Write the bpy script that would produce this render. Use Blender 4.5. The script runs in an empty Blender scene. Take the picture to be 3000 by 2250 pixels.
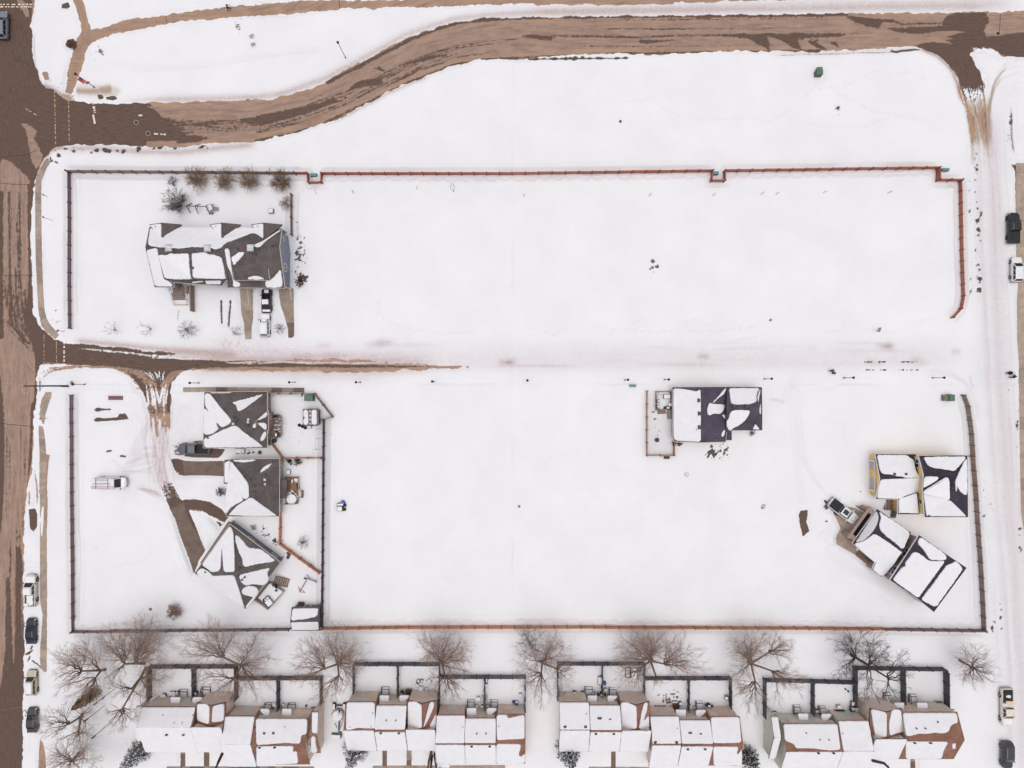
import bpy,math,random
import numpy as np
from mathutils import Vector,Matrix
random.seed(7);rng = np.random.default_rng(7)
R = math.radians
scn = bpy.context.scene
C = scn.collection

# ------------------------------------------------------------------ camera, sky, sun, exposure
H = 134.0            # camera height above the street (m)
S = 15.5             # photograph pixels per metre on the street
cd = bpy.data.cameras.new('camera');cam = bpy.data.objects.new('camera',cd);C.objects.link(cam)
cam.location = (0,0,H);cam.rotation_euler = (0,0,0)
cd.sensor_width = 36.0;cd.lens = 18.0 / (1500 / S / H);cd.clip_end = 5000;cd.clip_start = 1
scn.camera = cam
SUN_EL,SUN_AZ = 87.0,200.0      # azimuth clockwise from north (+Y)
w = bpy.data.worlds.new('World');scn.world = w;w.use_nodes = True
wn = w.node_tree.nodes;wl = w.node_tree.links
for n in list(wn): wn.remove(n)
sky = wn.new('ShaderNodeTexSky');sky.sky_type = 'NISHITA';sky.sun_disc = False
sky.sun_elevation = R(SUN_EL);sky.sun_rotation = R(SUN_AZ);sky.air_density = 1.0;sky.dust_density = 4.0;sky.ozone_density = 1.0
hs = wn.new('ShaderNodeHueSaturation');hs.inputs['Saturation'].default_value = 0.16
bg = wn.new('ShaderNodeBackground');bg.inputs['Strength'].default_value = 0.15
wo = wn.new('ShaderNodeOutputWorld')
wl.new(sky.outputs[0],hs.inputs['Color']);wl.new(hs.outputs[0],bg.inputs['Color']);wl.new(bg.outputs[0],wo.inputs[0])
sl = bpy.data.lights.new('sun','SUN');sl.energy = 0.8;sl.angle = R(50);sl.color = (1,.955,.93)
so = bpy.data.objects.new('sun',sl);C.objects.link(so)
sd_ = Vector((math.sin(R(SUN_AZ)) * math.cos(R(SUN_EL)),math.cos(R(SUN_AZ)) * math.cos(R(SUN_EL)),math.sin(R(SUN_EL))))
so.rotation_euler = sd_.to_track_quat('Z','Y').to_euler();so.location = (0,0,200)
vs = scn.view_settings;vs.view_transform = 'Standard';vs.look = 'None';vs.exposure = -0.15;vs.gamma = 1.0;vs.use_curve_mapping = False

# ------------------------------------------------------------------ helpers
def P(px,py,z=0.0):
    k = (1 - z / H) / S
    return Vector(((px - 1500) * k,(1125 - py) * k,z))
def srgb(r,g,b):
    f = lambda c: (c / 255 / 12.92) if c <= 10 else ((c / 255 + .055) / 1.055) ** 2.4
    return (f(r),f(g),f(b),1)
MATS = {}
def mat(name,col,rough=.7,metal=0.,var=.12,scale=3.0,bump=0.,spec=.4,tint=None,coat=0.):
    """plain surface: base colour broken up by two noises; optional bump"""
    if name in MATS: return MATS[name]
    m = bpy.data.materials.new(name);m.use_nodes = True;MATS[name] = m
    nt = m.node_tree;N = nt.nodes;L = nt.links;b = N['Principled BSDF']
    b.inputs['Roughness'].default_value = rough;b.inputs['Metallic'].default_value = metal
    b.inputs['Specular IOR Level'].default_value = spec;b.inputs['Coat Weight'].default_value = coat
    tc = N.new('ShaderNodeTexCoord');no = N.new('ShaderNodeTexNoise')
    no.inputs['Scale'].default_value = scale;no.inputs['Detail'].default_value = 6;no.inputs['Roughness'].default_value = .65
    L.new(tc.outputs['Object'],no.inputs['Vector'])
    mr = N.new('ShaderNodeMapRange');mr.inputs[1].default_value = .25;mr.inputs[2].default_value = .75
    mr.inputs[3].default_value = 1 - var * 2;mr.inputs[4].default_value = 1 + var * 2
    L.new(no.outputs['Fac'],mr.inputs[0])
    vm = N.new('ShaderNodeVectorMath');vm.operation = 'SCALE';vm.inputs[0].default_value = col[:3]
    L.new(mr.outputs[0],vm.inputs['Scale']);out = vm.outputs[0]
    if tint:
        at = N.new('ShaderNodeAttribute');at.attribute_name = 'tint'
        mx = N.new('ShaderNodeMix');mx.data_type = 'RGBA';mx.blend_type = 'MIX'
        L.new(at.outputs['Fac'],mx.inputs['Factor']);L.new(out,mx.inputs['A']);mx.inputs['B'].default_value = tint
        out = mx.outputs['Result']
    L.new(out,b.inputs['Base Color'])
    if bump:
        bp = N.new('ShaderNodeBump');bp.inputs['Strength'].default_value = bump;bp.inputs['Distance'].default_value = .03
        n2 = N.new('ShaderNodeTexNoise');n2.inputs['Scale'].default_value = scale * 5;n2.inputs['Detail'].default_value = 4
        L.new(tc.outputs['Object'],n2.inputs['Vector']);L.new(n2.outputs['Fac'],bp.inputs['Height']);L.new(bp.outputs[0],b.inputs['Normal'])
    return m
def shingle(name,col,col2):
    if name in MATS: return MATS[name]
    m = bpy.data.materials.new(name);m.use_nodes = True;MATS[name] = m
    nt = m.node_tree;N = nt.nodes;L = nt.links;b = N['Principled BSDF'];b.inputs['Roughness'].default_value = .9
    b.inputs['Specular IOR Level'].default_value = .2
    g = N.new('ShaderNodeNewGeometry')
    n1 = N.new('ShaderNodeTexNoise');n1.inputs['Scale'].default_value = 5.5;n1.inputs['Detail'].default_value = 3;n1.inputs['Roughness'].default_value = .8
    L.new(g.outputs['Position'],n1.inputs['Vector'])
    n2 = N.new('ShaderNodeTexNoise');n2.inputs['Scale'].default_value = .5;n2.inputs['Detail'].default_value = 3
    L.new(g.outputs['Position'],n2.inputs['Vector'])
    wv = N.new('ShaderNodeTexWave');wv.wave_type = 'BANDS';wv.bands_direction = 'Z';wv.wave_profile = 'SAW'
    wv.inputs['Scale'].default_value = 2.4;wv.inputs['Distortion'].default_value = .6;L.new(g.outputs['Position'],wv.inputs['Vector'])
    r1 = N.new('ShaderNodeMapRange');r1.inputs[1].default_value = .32;r1.inputs[2].default_value = .68;L.new(n1.outputs['Fac'],r1.inputs[0])
    mx = N.new('ShaderNodeMix');mx.data_type = 'RGBA';mx.inputs['A'].default_value = col;mx.inputs['B'].default_value = col2
    L.new(r1.outputs[0],mx.inputs['Factor'])
    r2 = N.new('ShaderNodeMapRange');r2.inputs[1].default_value = .3;r2.inputs[2].default_value = .7;r2.inputs[3].default_value = .78;r2.inputs[4].default_value = 1.2
    L.new(n2.outputs['Fac'],r2.inputs[0])
    r3 = N.new('ShaderNodeMapRange');r3.inputs[3].default_value = .82;r3.inputs[4].default_value = 1.1;L.new(wv.outputs['Fac'],r3.inputs[0])
    mu = N.new('ShaderNodeMath');mu.operation = 'MULTIPLY';L.new(r2.outputs[0],mu.inputs[0]);L.new(r3.outputs[0],mu.inputs[1])
    sc = N.new('ShaderNodeVectorMath');sc.operation = 'SCALE';L.new(mx.outputs['Result'],sc.inputs[0]);L.new(mu.outputs[0],sc.inputs['Scale'])
    L.new(sc.outputs[0],b.inputs['Base Color'])
    bp = N.new('ShaderNodeBump');bp.inputs['Strength'].default_value = .6;bp.inputs['Distance'].default_value = .03
    L.new(wv.outputs['Fac'],bp.inputs['Height']);L.new(bp.outputs[0],b.inputs['Normal'])
    return m
def siding(name,col,vertical=False):
    """lap boards: fine horizontal courses with a slight relief"""
    if name in MATS: return MATS[name]
    m = bpy.data.materials.new(name);m.use_nodes = True;MATS[name] = m
    nt = m.node_tree;N = nt.nodes;L = nt.links;b = N['Principled BSDF'];b.inputs['Roughness'].default_value = .65
    g = N.new('ShaderNodeNewGeometry')
    wv = N.new('ShaderNodeTexWave');wv.wave_type = 'BANDS';wv.bands_direction = 'Z';wv.wave_profile = 'SAW';wv.inputs['Scale'].default_value = 2.2
    L.new(g.outputs['Position'],wv.inputs['Vector'])
    no = N.new('ShaderNodeTexNoise');no.inputs['Scale'].default_value = 1.1;no.inputs['Detail'].default_value = 5;L.new(g.outputs['Position'],no.inputs['Vector'])
    r = N.new('ShaderNodeMapRange');r.inputs[1].default_value = .3;r.inputs[2].default_value = .7;r.inputs[3].default_value = .86;r.inputs[4].default_value = 1.12
    L.new(no.outputs['Fac'],r.inputs[0])
    r3 = N.new('ShaderNodeMapRange');r3.inputs[3].default_value = .9;r3.inputs[4].default_value = 1.05;L.new(wv.outputs['Fac'],r3.inputs[0])
    mu = N.new('ShaderNodeMath');mu.operation = 'MULTIPLY';L.new(r.outputs[0],mu.inputs[0]);L.new(r3.outputs[0],mu.inputs[1])
    sc = N.new('ShaderNodeVectorMath');sc.operation = 'SCALE';sc.inputs[0].default_value = col[:3];L.new(mu.outputs[0],sc.inputs['Scale'])
    L.new(sc.outputs[0],b.inputs['Base Color'])
    bp = N.new('ShaderNodeBump');bp.inputs['Strength'].default_value = .5;bp.inputs['Distance'].default_value = .02
    L.new(wv.outputs['Fac'],bp.inputs['Height']);L.new(bp.outputs[0],b.inputs['Normal'])
    return m

ORG = {}
def tag(o,label=None,cat=None,group=None,kind=None):
    if label: o['label'] = label
    if cat: o['category'] = cat
    if group: o['group'] = group
    if kind: o['kind'] = kind
    return o
def root(name,label,cat,loc,rz=0.,group=None):
    o = bpy.data.objects.new(name,None);C.objects.link(o);o.location = loc;o.rotation_euler = (0,0,rz)
    o.empty_display_size = .3
    ORG[o.name] = (Vector(loc),rz)
    return tag(o,label,cat,group)
class MB:
    def __init__(s): s.v = [];s.f = [];s.t = []
    def add(s,vs,fs,tint=0.):
        b = len(s.v);s.v += [tuple(v) for v in vs];s.f += [tuple(i + b for i in f) for f in fs];s.t += [tint] * len(vs)
        return s
    def box(s,c,d,rz=0.,tint=0.,taper=1.,M=None):
        x,y,z = d[0] / 2,d[1] / 2,d[2] / 2;cr,sr = math.cos(rz),math.sin(rz);vs = []
        for sz in (-1,1):
            k = taper if sz > 0 else 1.
            for sx,sy in ((-1,-1),(1,-1),(1,1),(-1,1)):
                a,b = sx * x * k,sy * y * k
                vs.append((c[0] + a * cr - b * sr,c[1] + a * sr + b * cr,c[2] + sz * z))
        if M is not None: vs = [tuple(M @ Vector(v)) for v in vs]
        return s.add(vs,[(3,2,1,0),(4,5,6,7),(0,1,5,4),(1,2,6,5),(2,3,7,6),(3,0,4,7)],tint)
    def tube(s,p0,p1,r0,r1=None,n=6,cap=True,tint=0.):
        p0 = Vector(p0);p1 = Vector(p1);r1 = r0 if r1 is None else r1
        d = (p1 - p0);q = d.to_track_quat('Z','Y') if d.length > 1e-6 else Vector((0,0,1)).to_track_quat('Z','Y')
        vs = []
        for p,r in ((p0,r0),(p1,r1)):
            for i in range(n):
                a = 2 * math.pi * i / n;vs.append(p + q @ Vector((r * math.cos(a),r * math.sin(a),0)))
        fs = [(i,(i + 1) % n,n + (i + 1) % n,n + i) for i in range(n)]
        if cap: fs += [tuple(range(n - 1,-1,-1)),tuple(range(n,2 * n))]
        return s.add(vs,fs,tint)
    def poly(s,pts,n=6,r=.05):
        for a,b in zip(pts[:-1],pts[1:]): s.tube(a,b,r,r,n)
        return s
    def lathe(s,c,prof,n=10,tint=0.):
        vs = []
        for r,z in prof:
            for i in range(n):
                a = 2 * math.pi * i / n;vs.append((c[0] + r * math.cos(a),c[1] + r * math.sin(a),c[2] + z))
        k = len(prof);fs = [(j * n + i,j * n + (i + 1) % n,(j + 1) * n + (i + 1) % n,(j + 1) * n + i) for j in range(k - 1) for i in range(n)]
        fs += [tuple(range(n - 1,-1,-1)),tuple(range((k - 1) * n,k * n))]
        return s.add(vs,fs,tint)
    def prism(s,pts,z0,z1,tint=0.):
        n = len(pts);vs = [(p[0],p[1],z0) for p in pts] + [(p[0],p[1],z1) for p in pts]
        return s.add(vs,[tuple(range(n - 1,-1,-1)),tuple(range(n,2 * n))] + [(i,(i + 1) % n,n + (i + 1) % n,n + i) for i in range(n)],tint)
    def face(s,pts,tint=0.): return s.add(pts,[tuple(range(len(pts)))],tint)
    def build(s,name,m,parent=None,local=False,smooth=False,label=None,kind=None):
        me = bpy.data.meshes.new(name);v = s.v
        if parent is not None and not local:
            r = parent
            while r.parent is not None: r = r.parent
            o,rz = ORG[r.name];cr,sr = math.cos(-rz),math.sin(-rz)
            v = [((x - o.x) * cr - (y - o.y) * sr,(x - o.x) * sr + (y - o.y) * cr,z - o.z) for x,y,z in v]
        me.from_pydata(v,[],s.f);me.update()
        if any(s.t):
            a = me.attributes.new('tint','FLOAT','POINT');a.data.foreach_set('value',np.array(s.t,dtype=np.float32))
        for mm in (m if isinstance(m,(list,tuple)) else [m]): me.materials.append(mm)
        if smooth: me.polygons.foreach_set('use_smooth',[True] * len(me.polygons))
        ob = bpy.data.objects.new(name,me);C.objects.link(ob)
        if parent is not None: ob.parent = parent
        if label: ob['label'] = label
        if kind: ob['kind'] = kind
        return ob
def kids(o): return [c for c in bpy.data.objects if c.parent is o]
def copy_tree(o,parent=None):
    c = o.copy();C.objects.link(c);c.parent = parent
    for ch in list(o.children): copy_tree(ch,c)
    return c
def place(o,loc,rz=0.,label=None,group=None):
    o.location = loc;o.rotation_euler = (0,0,rz)
    if label: o['label'] = label
    if group: o['group'] = group
    return o
GZ = .16   # usual snow level
snow_m = mat('snow_cap',(.80,.79,.82),.75,var=.025,scale=.8,bump=.12,spec=.25)
# ------------------------------------------------------------------ the ground: one height sheet of street, paths and snow
STEP = .22
fx = np.arange(-99,99.01,STEP);fy = np.arange(-75,75.01,STEP)
og = np.cumsum(1.2 * 1.28 ** np.arange(22))
xs = np.concatenate([-99 - og[::-1],fx,99 + og]);ys = np.concatenate([-75 - og[::-1],fy,75 + og])
GX,GY = np.meshgrid(xs,ys);SH = GX.shape
def W2(pts): return np.array([((p[0] - 1500) / S,(1125 - p[1]) / S) for p in pts])
def vnoise(x,y,sc,seed,octv=4,ax=1.,ay=1.):
    r = np.random.default_rng(seed);out = np.zeros_like(x);amp = 1.;tot = 0.
    for o in range(octv):
        T = r.random((257,257));u = x * sc * ax * 2 ** o + 91.7 * o;v = y * sc * ay * 2 ** o + 37.3 * o
        i = np.floor(u).astype(int);j = np.floor(v).astype(int);a = u - i;b = v - j
        a = a * a * (3 - 2 * a);b = b * b * (3 - 2 * b);i0 = i % 256;j0 = j % 256
        out += amp * (T[i0,j0] * (1 - a) * (1 - b) + T[i0 + 1,j0] * a * (1 - b) + T[i0,j0 + 1] * (1 - a) * b + T[i0 + 1,j0 + 1] * a * b)
        tot += amp;amp *= .55
    return out / tot
def window(pts,mg):
    x0,y0 = pts.min(0) - mg;x1,y1 = pts.max(0) + mg
    a,b = np.searchsorted(xs,[x0,x1]);c,d = np.searchsorted(ys,[y0,y1]);return slice(max(c - 1,0),d + 1),slice(max(a - 1,0),b + 1)
def segd(x,y,a,b):
    dx,dy = b - a;l2 = dx * dx + dy * dy + 1e-12;t = np.clip(((x - a[0]) * dx + (y - a[1]) * dy) / l2,0,1)
    return np.hypot(x - a[0] - t * dx,y - a[1] - t * dy),t
def sdpoly(px,mg=1.6):
    p = W2(px);sl_ = window(p,mg);x = GX[sl_];y = GY[sl_]
    d = np.full(x.shape,1e9);ins = np.zeros(x.shape,bool)
    for i in range(len(p)):
        a,b = p[i],p[(i + 1) % len(p)]
        d = np.minimum(d,segd(x,y,a,b)[0])
        c = ((a[1] > y) != (b[1] > y))
        with np.errstate(divide='ignore',invalid='ignore'):
            c &= x < (b[0] - a[0]) * (y - a[1]) / (b[1] - a[1] + 1e-15) + a[0]
        ins ^= c
    return sl_,np.where(ins,d,-d)
def dline(px,mg):
    p = W2(px);sl_ = window(p,mg);x = GX[sl_];y = GY[sl_];d = np.full(x.shape,1e9);u = np.zeros(x.shape);acc = 0.
    L_ = sum(np.hypot(*(b - a)) for a,b in zip(p[:-1],p[1:]))
    for a,b in zip(p[:-1],p[1:]):
        q,t = segd(x,y,a,b);l = np.hypot(*(b - a));u = np.where(q < d,(acc + t * l) / L_,u);d = np.minimum(d,q);acc += l
    return sl_,d,u
SN = np.full(SH,1.6);WT = np.full(SH,-1.6);DT = np.zeros(SH);OR = np.zeros(SH);GR = np.zeros(SH);HT = np.zeros(SH);BR = np.zeros(SH)
ENZ = vnoise(GX,GY,.35,21,3);ENF = vnoise(GX,GY,1.3,22,2)
CLS = np.zeros(SH,np.int8)     # 0 snow, 1 main street, 2 curved road, 3 lane, 4 side street, 5 path
def bare(px,cls=0):
    s_,d = sdpoly(px)
    if cls: d = d + (ENZ[s_] - .5) * .8 + (ENF[s_] - .5) * .5
    SN[s_] = np.minimum(SN[s_],-d)
    if cls: CLS[s_] = np.where(d > -.25,cls,CLS[s_])
def snowy(px):
    s_,d = sdpoly(px);SN[s_] = np.maximum(SN[s_],np.minimum(d,1.6))
def wet(px): s_,d = sdpoly(px);WT[s_] = np.maximum(WT[s_],d)
def dry(px): s_,d = sdpoly(px);WT[s_] = np.minimum(WT[s_],-d)
def wline(px,wd,taper=True):
    s_,d,u = dline(px,1.6 + wd);hw = wd / 2 * (np.clip(np.minimum(u,1 - u) * 5,.15,1) if taper else 1);WT[s_] = np.maximum(WT[s_],hw - d)
def dline_dry(px,wd):
    s_,d,u = dline(px,1.6 + wd);hw = wd / 2 * np.clip(np.minimum(u,1 - u) * 5,.15,1);WT[s_] = np.minimum(WT[s_],d - hw)
def bline(px,wd):
    s_,d,u = dline(px,1.6 + wd);hw = wd / 2 * np.clip(np.minimum(u,1 - u) * 4,.1,1);SN[s_] = np.minimum(SN[s_],d - hw)
def sline(px,wd):
    s_,d,u = dline(px,1.6 + wd);hw = wd / 2 * np.clip(np.minimum(u,1 - u) * 4,.1,1);SN[s_] = np.maximum(SN[s_],hw - d)
def soft(F,px,wd,amt,ends=.12,mx=False):
    s_,d,u = dline(px,wd * 1.2);f = np.exp(-(d / (wd / 2)) ** 2) * amt * np.clip(np.minimum(u,1 - u) / ends,0,1) if ends else np.exp(-(d / (wd / 2)) ** 2) * amt
    F[s_] = np.maximum(F[s_],f) if mx else F[s_] + f
def softpoly(F,px,edge,amt):
    s_,d = sdpoly(px,edge + .5);F[s_] += amt * np.clip(d / edge * .5 + .5,0,1)
def blob(F,px,py,r,amt):
    s_,d,u = dline([(px,py),(px + .5,py)],r * 2.4);F[s_] += amt * np.exp(-(d / r) ** 2)
def jit(px,a): return [(x + random.uniform(-a,a),y + random.uniform(-a,a)) for x,y in px]
def lerpline(A,B,t): return [(a[0] * (1 - t) + b[0] * t,a[1] * (1 - t) + b[1] * t) for a,b in zip(A,B)]

# --- the streets (edges traced on the ground)
bare([(-900,-9000),(103,-9000),(103,0),(97,40),(92,80),(95,130),(100,165),(105,200),(120,240),(135,258),(160,262),(186,292),(215,298),(260,302),(300,330),(260,400),(240,421),(200,426),(166,431),(143,445),
      (126,465),(112,492),(102,529),(98,563),(93,631),(90,699),(93,766),(95,868),(97,915),(112,953),(136,980),(165,998),(190,1030),(170,1062),(130,1062),(112,1068),(108,1107),(109,1145),(105,1176),(98,1244),(97,1329),(94,1356),(81,1437),
      (73,1498),(70,1600),(67,1688),(71,1773),(71,1878),(70,1959),(68,2061),(69,2197),(65,2260),(65,9000),(-900,9000)],1)
bare([(150,296),(215,298),(260,302),(340,305),(430,300),(560,298),(750,293.6),(830,283),(886,271),(953,241),(1038,193),(1106,156),(1191,112),(1259,85),(1327,66),(1429,54),(1500,51),(1700,46.5),
      (2000,45),(2250,43),(2400,40.5),(2700,37),(3000,32),(9000,0),(9000,190),(3000,166),(2925,165),(2880,150),(2850,155),(2800,175),(2740,160),(2681,137),(2572,143),(2487,148),(2386,151),(2250,151),(2179,151),(2077,154),(1958,160),(1771,157),(1636,163),
      (1500,174),(1395,175),(1327,192),(1259,217),(1191,244),(1123,278),(1055,312),(988,350),(923,373),(842,395),(750,413),(645,421),(577,424),(540,429),(424,428),(271,424),(200,426),(150,420)],2)
bare([(2660,125),(2720,146),(2759,173),(2790,204),(2807,238),(2817,271),(2824,292),(2850,285),(2878,262),(2882,230),(2862,190),(2845,160),(2880,120)],4)
bare([(120,985),(170,997),(190,1004),(305,1014),(390,1023),(475,1031),(563,1041),(566,1044),(640,1046),(750,1049),(900,1051),(1050,1055),(1180,1061),(1290,1067),(1385,1075),(1300,1082),(1180,1085),(1080,1090),(900,1089),
      (750,1085),(640,1084),(576,1083),(540,1088),(520,1100),(505,1118),(500,1140),(499,1200),(488,1206),(478,1180),(462,1200),(450,1170),(436,1190),(421,1162),(404,1125),(373,1092),(339,1075),(305,1071),(217,1070),(150,1066),(110,1060)],3)
# top path, its spur and the link down to the corner
bare([(208,-9000),(208,-6),(222,30),(238,75),(237,96),(228,110),(222,128),(205,190),(197,232),(192,268),(208,274),(226,235),(240,190),(258,133),(285,118),(330,100),(440,80),(560,60),(750,45),(842,42),(900,34),(1000,26),(1150,21),(1400,14),(1640,13),(1830,13),(2000,8),(2250,2),
      (2900,-30),(2900,-70),(2000,-18),(1400,-10),(1150,0),(960,2),(800,8),(750,16),(600,26),(480,43),(368,61),(310,80),(266,88),(258,55),(240,0),(240,-9000)],5)
snowy([(268,78),(290,82),(310,80),(308,74),(285,70),(268,68)])
# --- small bare patches
for p in ([(182,12),(200,6),(206,20),(196,26),(180,24)],[(195,118),(215,112),(224,126),(218,140),(202,142),(192,132)],[(284,276),(300,278),(306,288),(290,292)],[(310,284),(335,280),(345,290),(330,294),(312,292)],
          [(122,212),(138,208),(146,232),(132,236)],[(84,1492),(104,1490),(110,1508),(108,1545),(98,1558),(88,1548)],[(284,1197),(292,1195),(318,1199),(300,1203)],[(284,1224),(298,1226),(342,1224),(350,1212),(366,1210),(378,1228),(340,1232),(292,1234)],
          [(2344,1496),(2366,1494),(2366,1510),(2362,1530),(2372,1556),(2352,1572),(2344,1540),(2340,1510)],[(2960,478),(2974,486),(2990,490),(3000,505),(2980,512),(2972,498)]): bare(p)
# driveways / walks that are bare (slabs lie on them)
DRV = dict(
    a1=[(702,845),(742,845),(741,905),(742,930),(735,955),(736,992),(719,992),(718,945),(708,915),(705,880)],
    a2=[(818,847),(859,847),(860,905),(860,950),(862,975),(858,985),(848,990),(846,960),(835,925),(826,895),(818,870)],
    b=[(575,1308),(660,1316),(652,1330),(640,1342),(560,1340),(540,1336)],
    c=[(500,1345),(560,1352),(655,1350),(654,1395),(600,1392),(540,1393),(512,1378)],
    d=[(486,1462),(510,1455),(545,1470),(556,1502),(575,1545),(600,1612),(580,1640),(570,1682),(555,1640),(532,1580),(515,1520),(500,1495)],
    d2=[(536,1464),(570,1462),(615,1470),(650,1492),(670,1516),(645,1545),(640,1536),(615,1512),(585,1500),(560,1494),(548,1492)],
    g=[(2425,1470),(2445,1480),(2500,1490),(2530,1500),(2545,1520),(2512,1580),(2510,1602),(2505,1622),(2470,1606),(2452,1594),(2448,1575),(2462,1548),(2455,1530),(2440,1500)],
    gs=[(2505,1610),(2560,1640),(2553,1662),(2505,1628)])
for k,p in DRV.items(): bare(p)
for k in range(8): sline(jit([(575 + k * 8,1495 + k * 3),(600 + k * 8,1510 + k * 3),(625 + k * 5,1530 + k)],5),random.uniform(.15,.4))
SWALK = [(126,470),(112,505),(112,563),(112,640),(114,766),(119,868),(121,915),(130,950),(150,978),(168,990)]
bare([(148,472),(135,490),(121,530),(121,640),(124,766),(126,868),(129,915),(140,945),(160,965),(170,982),(160,990),(140,975),(122,955),(113,915),(110,868),(107,766),(105,640),(103,563),(106,529),(120,492),(134,470)])
snowy([(88,690),(98,620),(103,690),(106,766),(111,868),(112,905),(104,905),(97,868),(93,766)])
bare([(134,1150),(151,1149),(150,1165),(140,1182),(133,1205),(128,1240),(120,1220),(117,1190),(122,1168)])
bare([(115,1250),(125,1252),(134,1330),(146,1332),(142,1360),(138,1420),(140,1480),(137,1560),(138,1690),(137,1968),(128,1966),(117,1930),(124,1860),(128,1800),(121,1760),(117,1690),(117,1560),(120,1480),(115,1440),(116,1340)])
snowy([(122,1478),(130,1482),(130,1520),(127,1570),(119,1575),(116,1520)])
for k in range(14): sline(jit([(118 + k % 3 * 5,1215 + k * 8),(126 + k % 2 * 6,1226 + k * 8)],3),.5)
bare([(118,2165),(126,2175),(132,2200),(136,2260),(112,2260),(114,2200)])
bare([(538,1135),(620,1134),(700,1135),(890,1138),(892,1148),(780,1151),(640,1148),(534,1148)])
bare([(2974,480),(3060,480),(3060,1900),(2992,1500),(2988,1200),(2987,1060),(2982,1000),(2981,880),(2984,830),(2978,780),(2977,700),(2975,600),(2974,540)])
for x0,x1,y0 in ((529,543,2204),(598,613,2204),(1122,1132,2198),(1191,1206,2199),(1791,1803,2201),(2667,2681,2224)): bare([(x0,y0 - 40),(x1,y0 - 40),(x1,2300),(x0,2300)])
bare([(490,2246),(920,2246),(920,2300),(490,2300)]);bare([(1095,2244),(1480,2242),(1480,2300),(1085,2300)]);bare([(1725,2246),(1920,2247),(1920,2300),(1725,2300)])
# --- wet and dry on the streets
for k_ in ('b','c','d','d2'): wet(DRV[k_])
for p_ in ([(182,6),(208,4),(208,28),(178,28)],[(190,112),(224,112),(224,144),(190,144)],[(280,270),(350,270),(350,300),(280,300)],[(80,1488),(112,1488),(112,1560),(80,1560)],[(280,1190),(385,1190),(385,1240),(280,1240)],[(2340,1490),(2375,1490),(2375,1575),(2340,1575)],[(2950,470),(3010,470),(3010,515),(2950,515)],[(495,1290),(580,1290),(580,1400),(495,1400)],[(430,1410),(560,1410),(560,1500),(470,1500)],[(2405,1455),(2460,1455),(2460,1510),(2405,1510)],[(70,1890),(130,1890),(130,1960),(70,1960)]): wet(p_)
wet([(-400,-4000),(103,-4000),(95,80),(100,165),(120,240),(190,285),(434,300),(450,316),(470,330),(476,345),(560,353),(700,350),(860,318),(980,290),(1000,296),(880,336),(760,372),(640,378),(545,392),(620,404),(590,412),(540,420),(430,428),(200,436),
     (130,470),(110,500),(100,580),(86,560),(85,530),(78,515),(60,500),(30,472),(8,466),(0,480),(-400,480)])
dry([(70,360),(95,372),(108,385),(100,405),(112,430),(125,455),(118,480),(105,495),(92,470),(85,430),(80,400)])
dry([(48,-5),(62,-5),(80,15),(85,45),(78,50),(60,25)]);dry([(82,30),(86,48),(80,46)])
dry([(430,312),(470,306),(750,298),(750,345),(560,346),(476,346),(462,328),(448,318)])
dry([(432,414),(515,412),(518,424),(430,426)]);dry([(580,385),(700,370),(760,360),(760,372),(640,384),(585,390)])
dry([(588,412),(640,402),(750,385),(760,412),(640,420),(590,424)]);dry([(62,364),(70,360),(90,372),(92,390),(78,385)])
for k in range(10): dline_dry(jit([(490 + k * 6,352 + k * 5),(600,346 + k * 5.5),(740,335 + k * 6)],3),random.uniform(.12,.35))
for k in range(26):
    t = k / 25.;A = [(560,352),(750,345),(900,305),(1020,262),(1120,212),(1230,160),(1340,122),(1480,102)];B = [(560,420),(750,405),(900,368),(1020,318),(1120,268),(1230,215),(1340,178),(1480,160)]
    ln = lerpline(A,B,t * .8 + .03);i0 = random.randint(0,5);wline(jit(ln[i0:i0 + random.randint(2,4)],1.5),random.uniform(.08,.22))
for p in ([(1008,275),(1040,245),(1075,232),(1130,225),(1118,236),(1128,248),(1090,250),(1050,258)],[(1095,200),(1112,196),(1138,214),(1120,210)],[(1152,195),(1200,180),(1250,165),(1320,155),(1300,165),(1262,175),(1200,188)],
          [(1530,106),(1560,100),(1600,104),(1625,112),(1612,120),(1580,116),(1545,112)],[(928,278),(950,274),(940,282)],[(1712,104),(1768,104),(1760,109),(1720,108)],[(1890,128),(1868,122),(1875,117),(1990,117)]): wet(p)
wline([(1480,118),(1540,110),(1640,104),(1760,106),(1860,110),(1980,104),(2100,103),(2250,102),(2400,98),(2550,97)],.35)
wline([(1620,60),(1900,58),(2240,56),(2420,55)],.12);wline([(1700,85),(2000,84),(2400,82)],.14);wline([(1650,134),(1900,136),(2300,132)],.1)
wline([(960,240),(1050,195),(1120,158),(1200,116),(1270,88),(1340,66),(1430,56),(1510,52),(1760,47),(2100,46),(2480,42)],.75,False)
wline([(750,412),(850,392),(930,370),(1060,308),(1200,240),(1330,190),(1420,174),(1560,168),(1800,158),(2100,153),(2400,150)],.45,False)
wet([(2040,101),(2250,98),(2480,99),(2460,108),(2330,112),(2350,118),(2450,122),(2462,142),(2420,120),(2380,115),(2430,150),(2400,142),(2360,118),(2335,112),(2352,150),(2318,138),(2290,118),(2250,108),(2258,150),(2222,130),(2190,112)])
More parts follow.
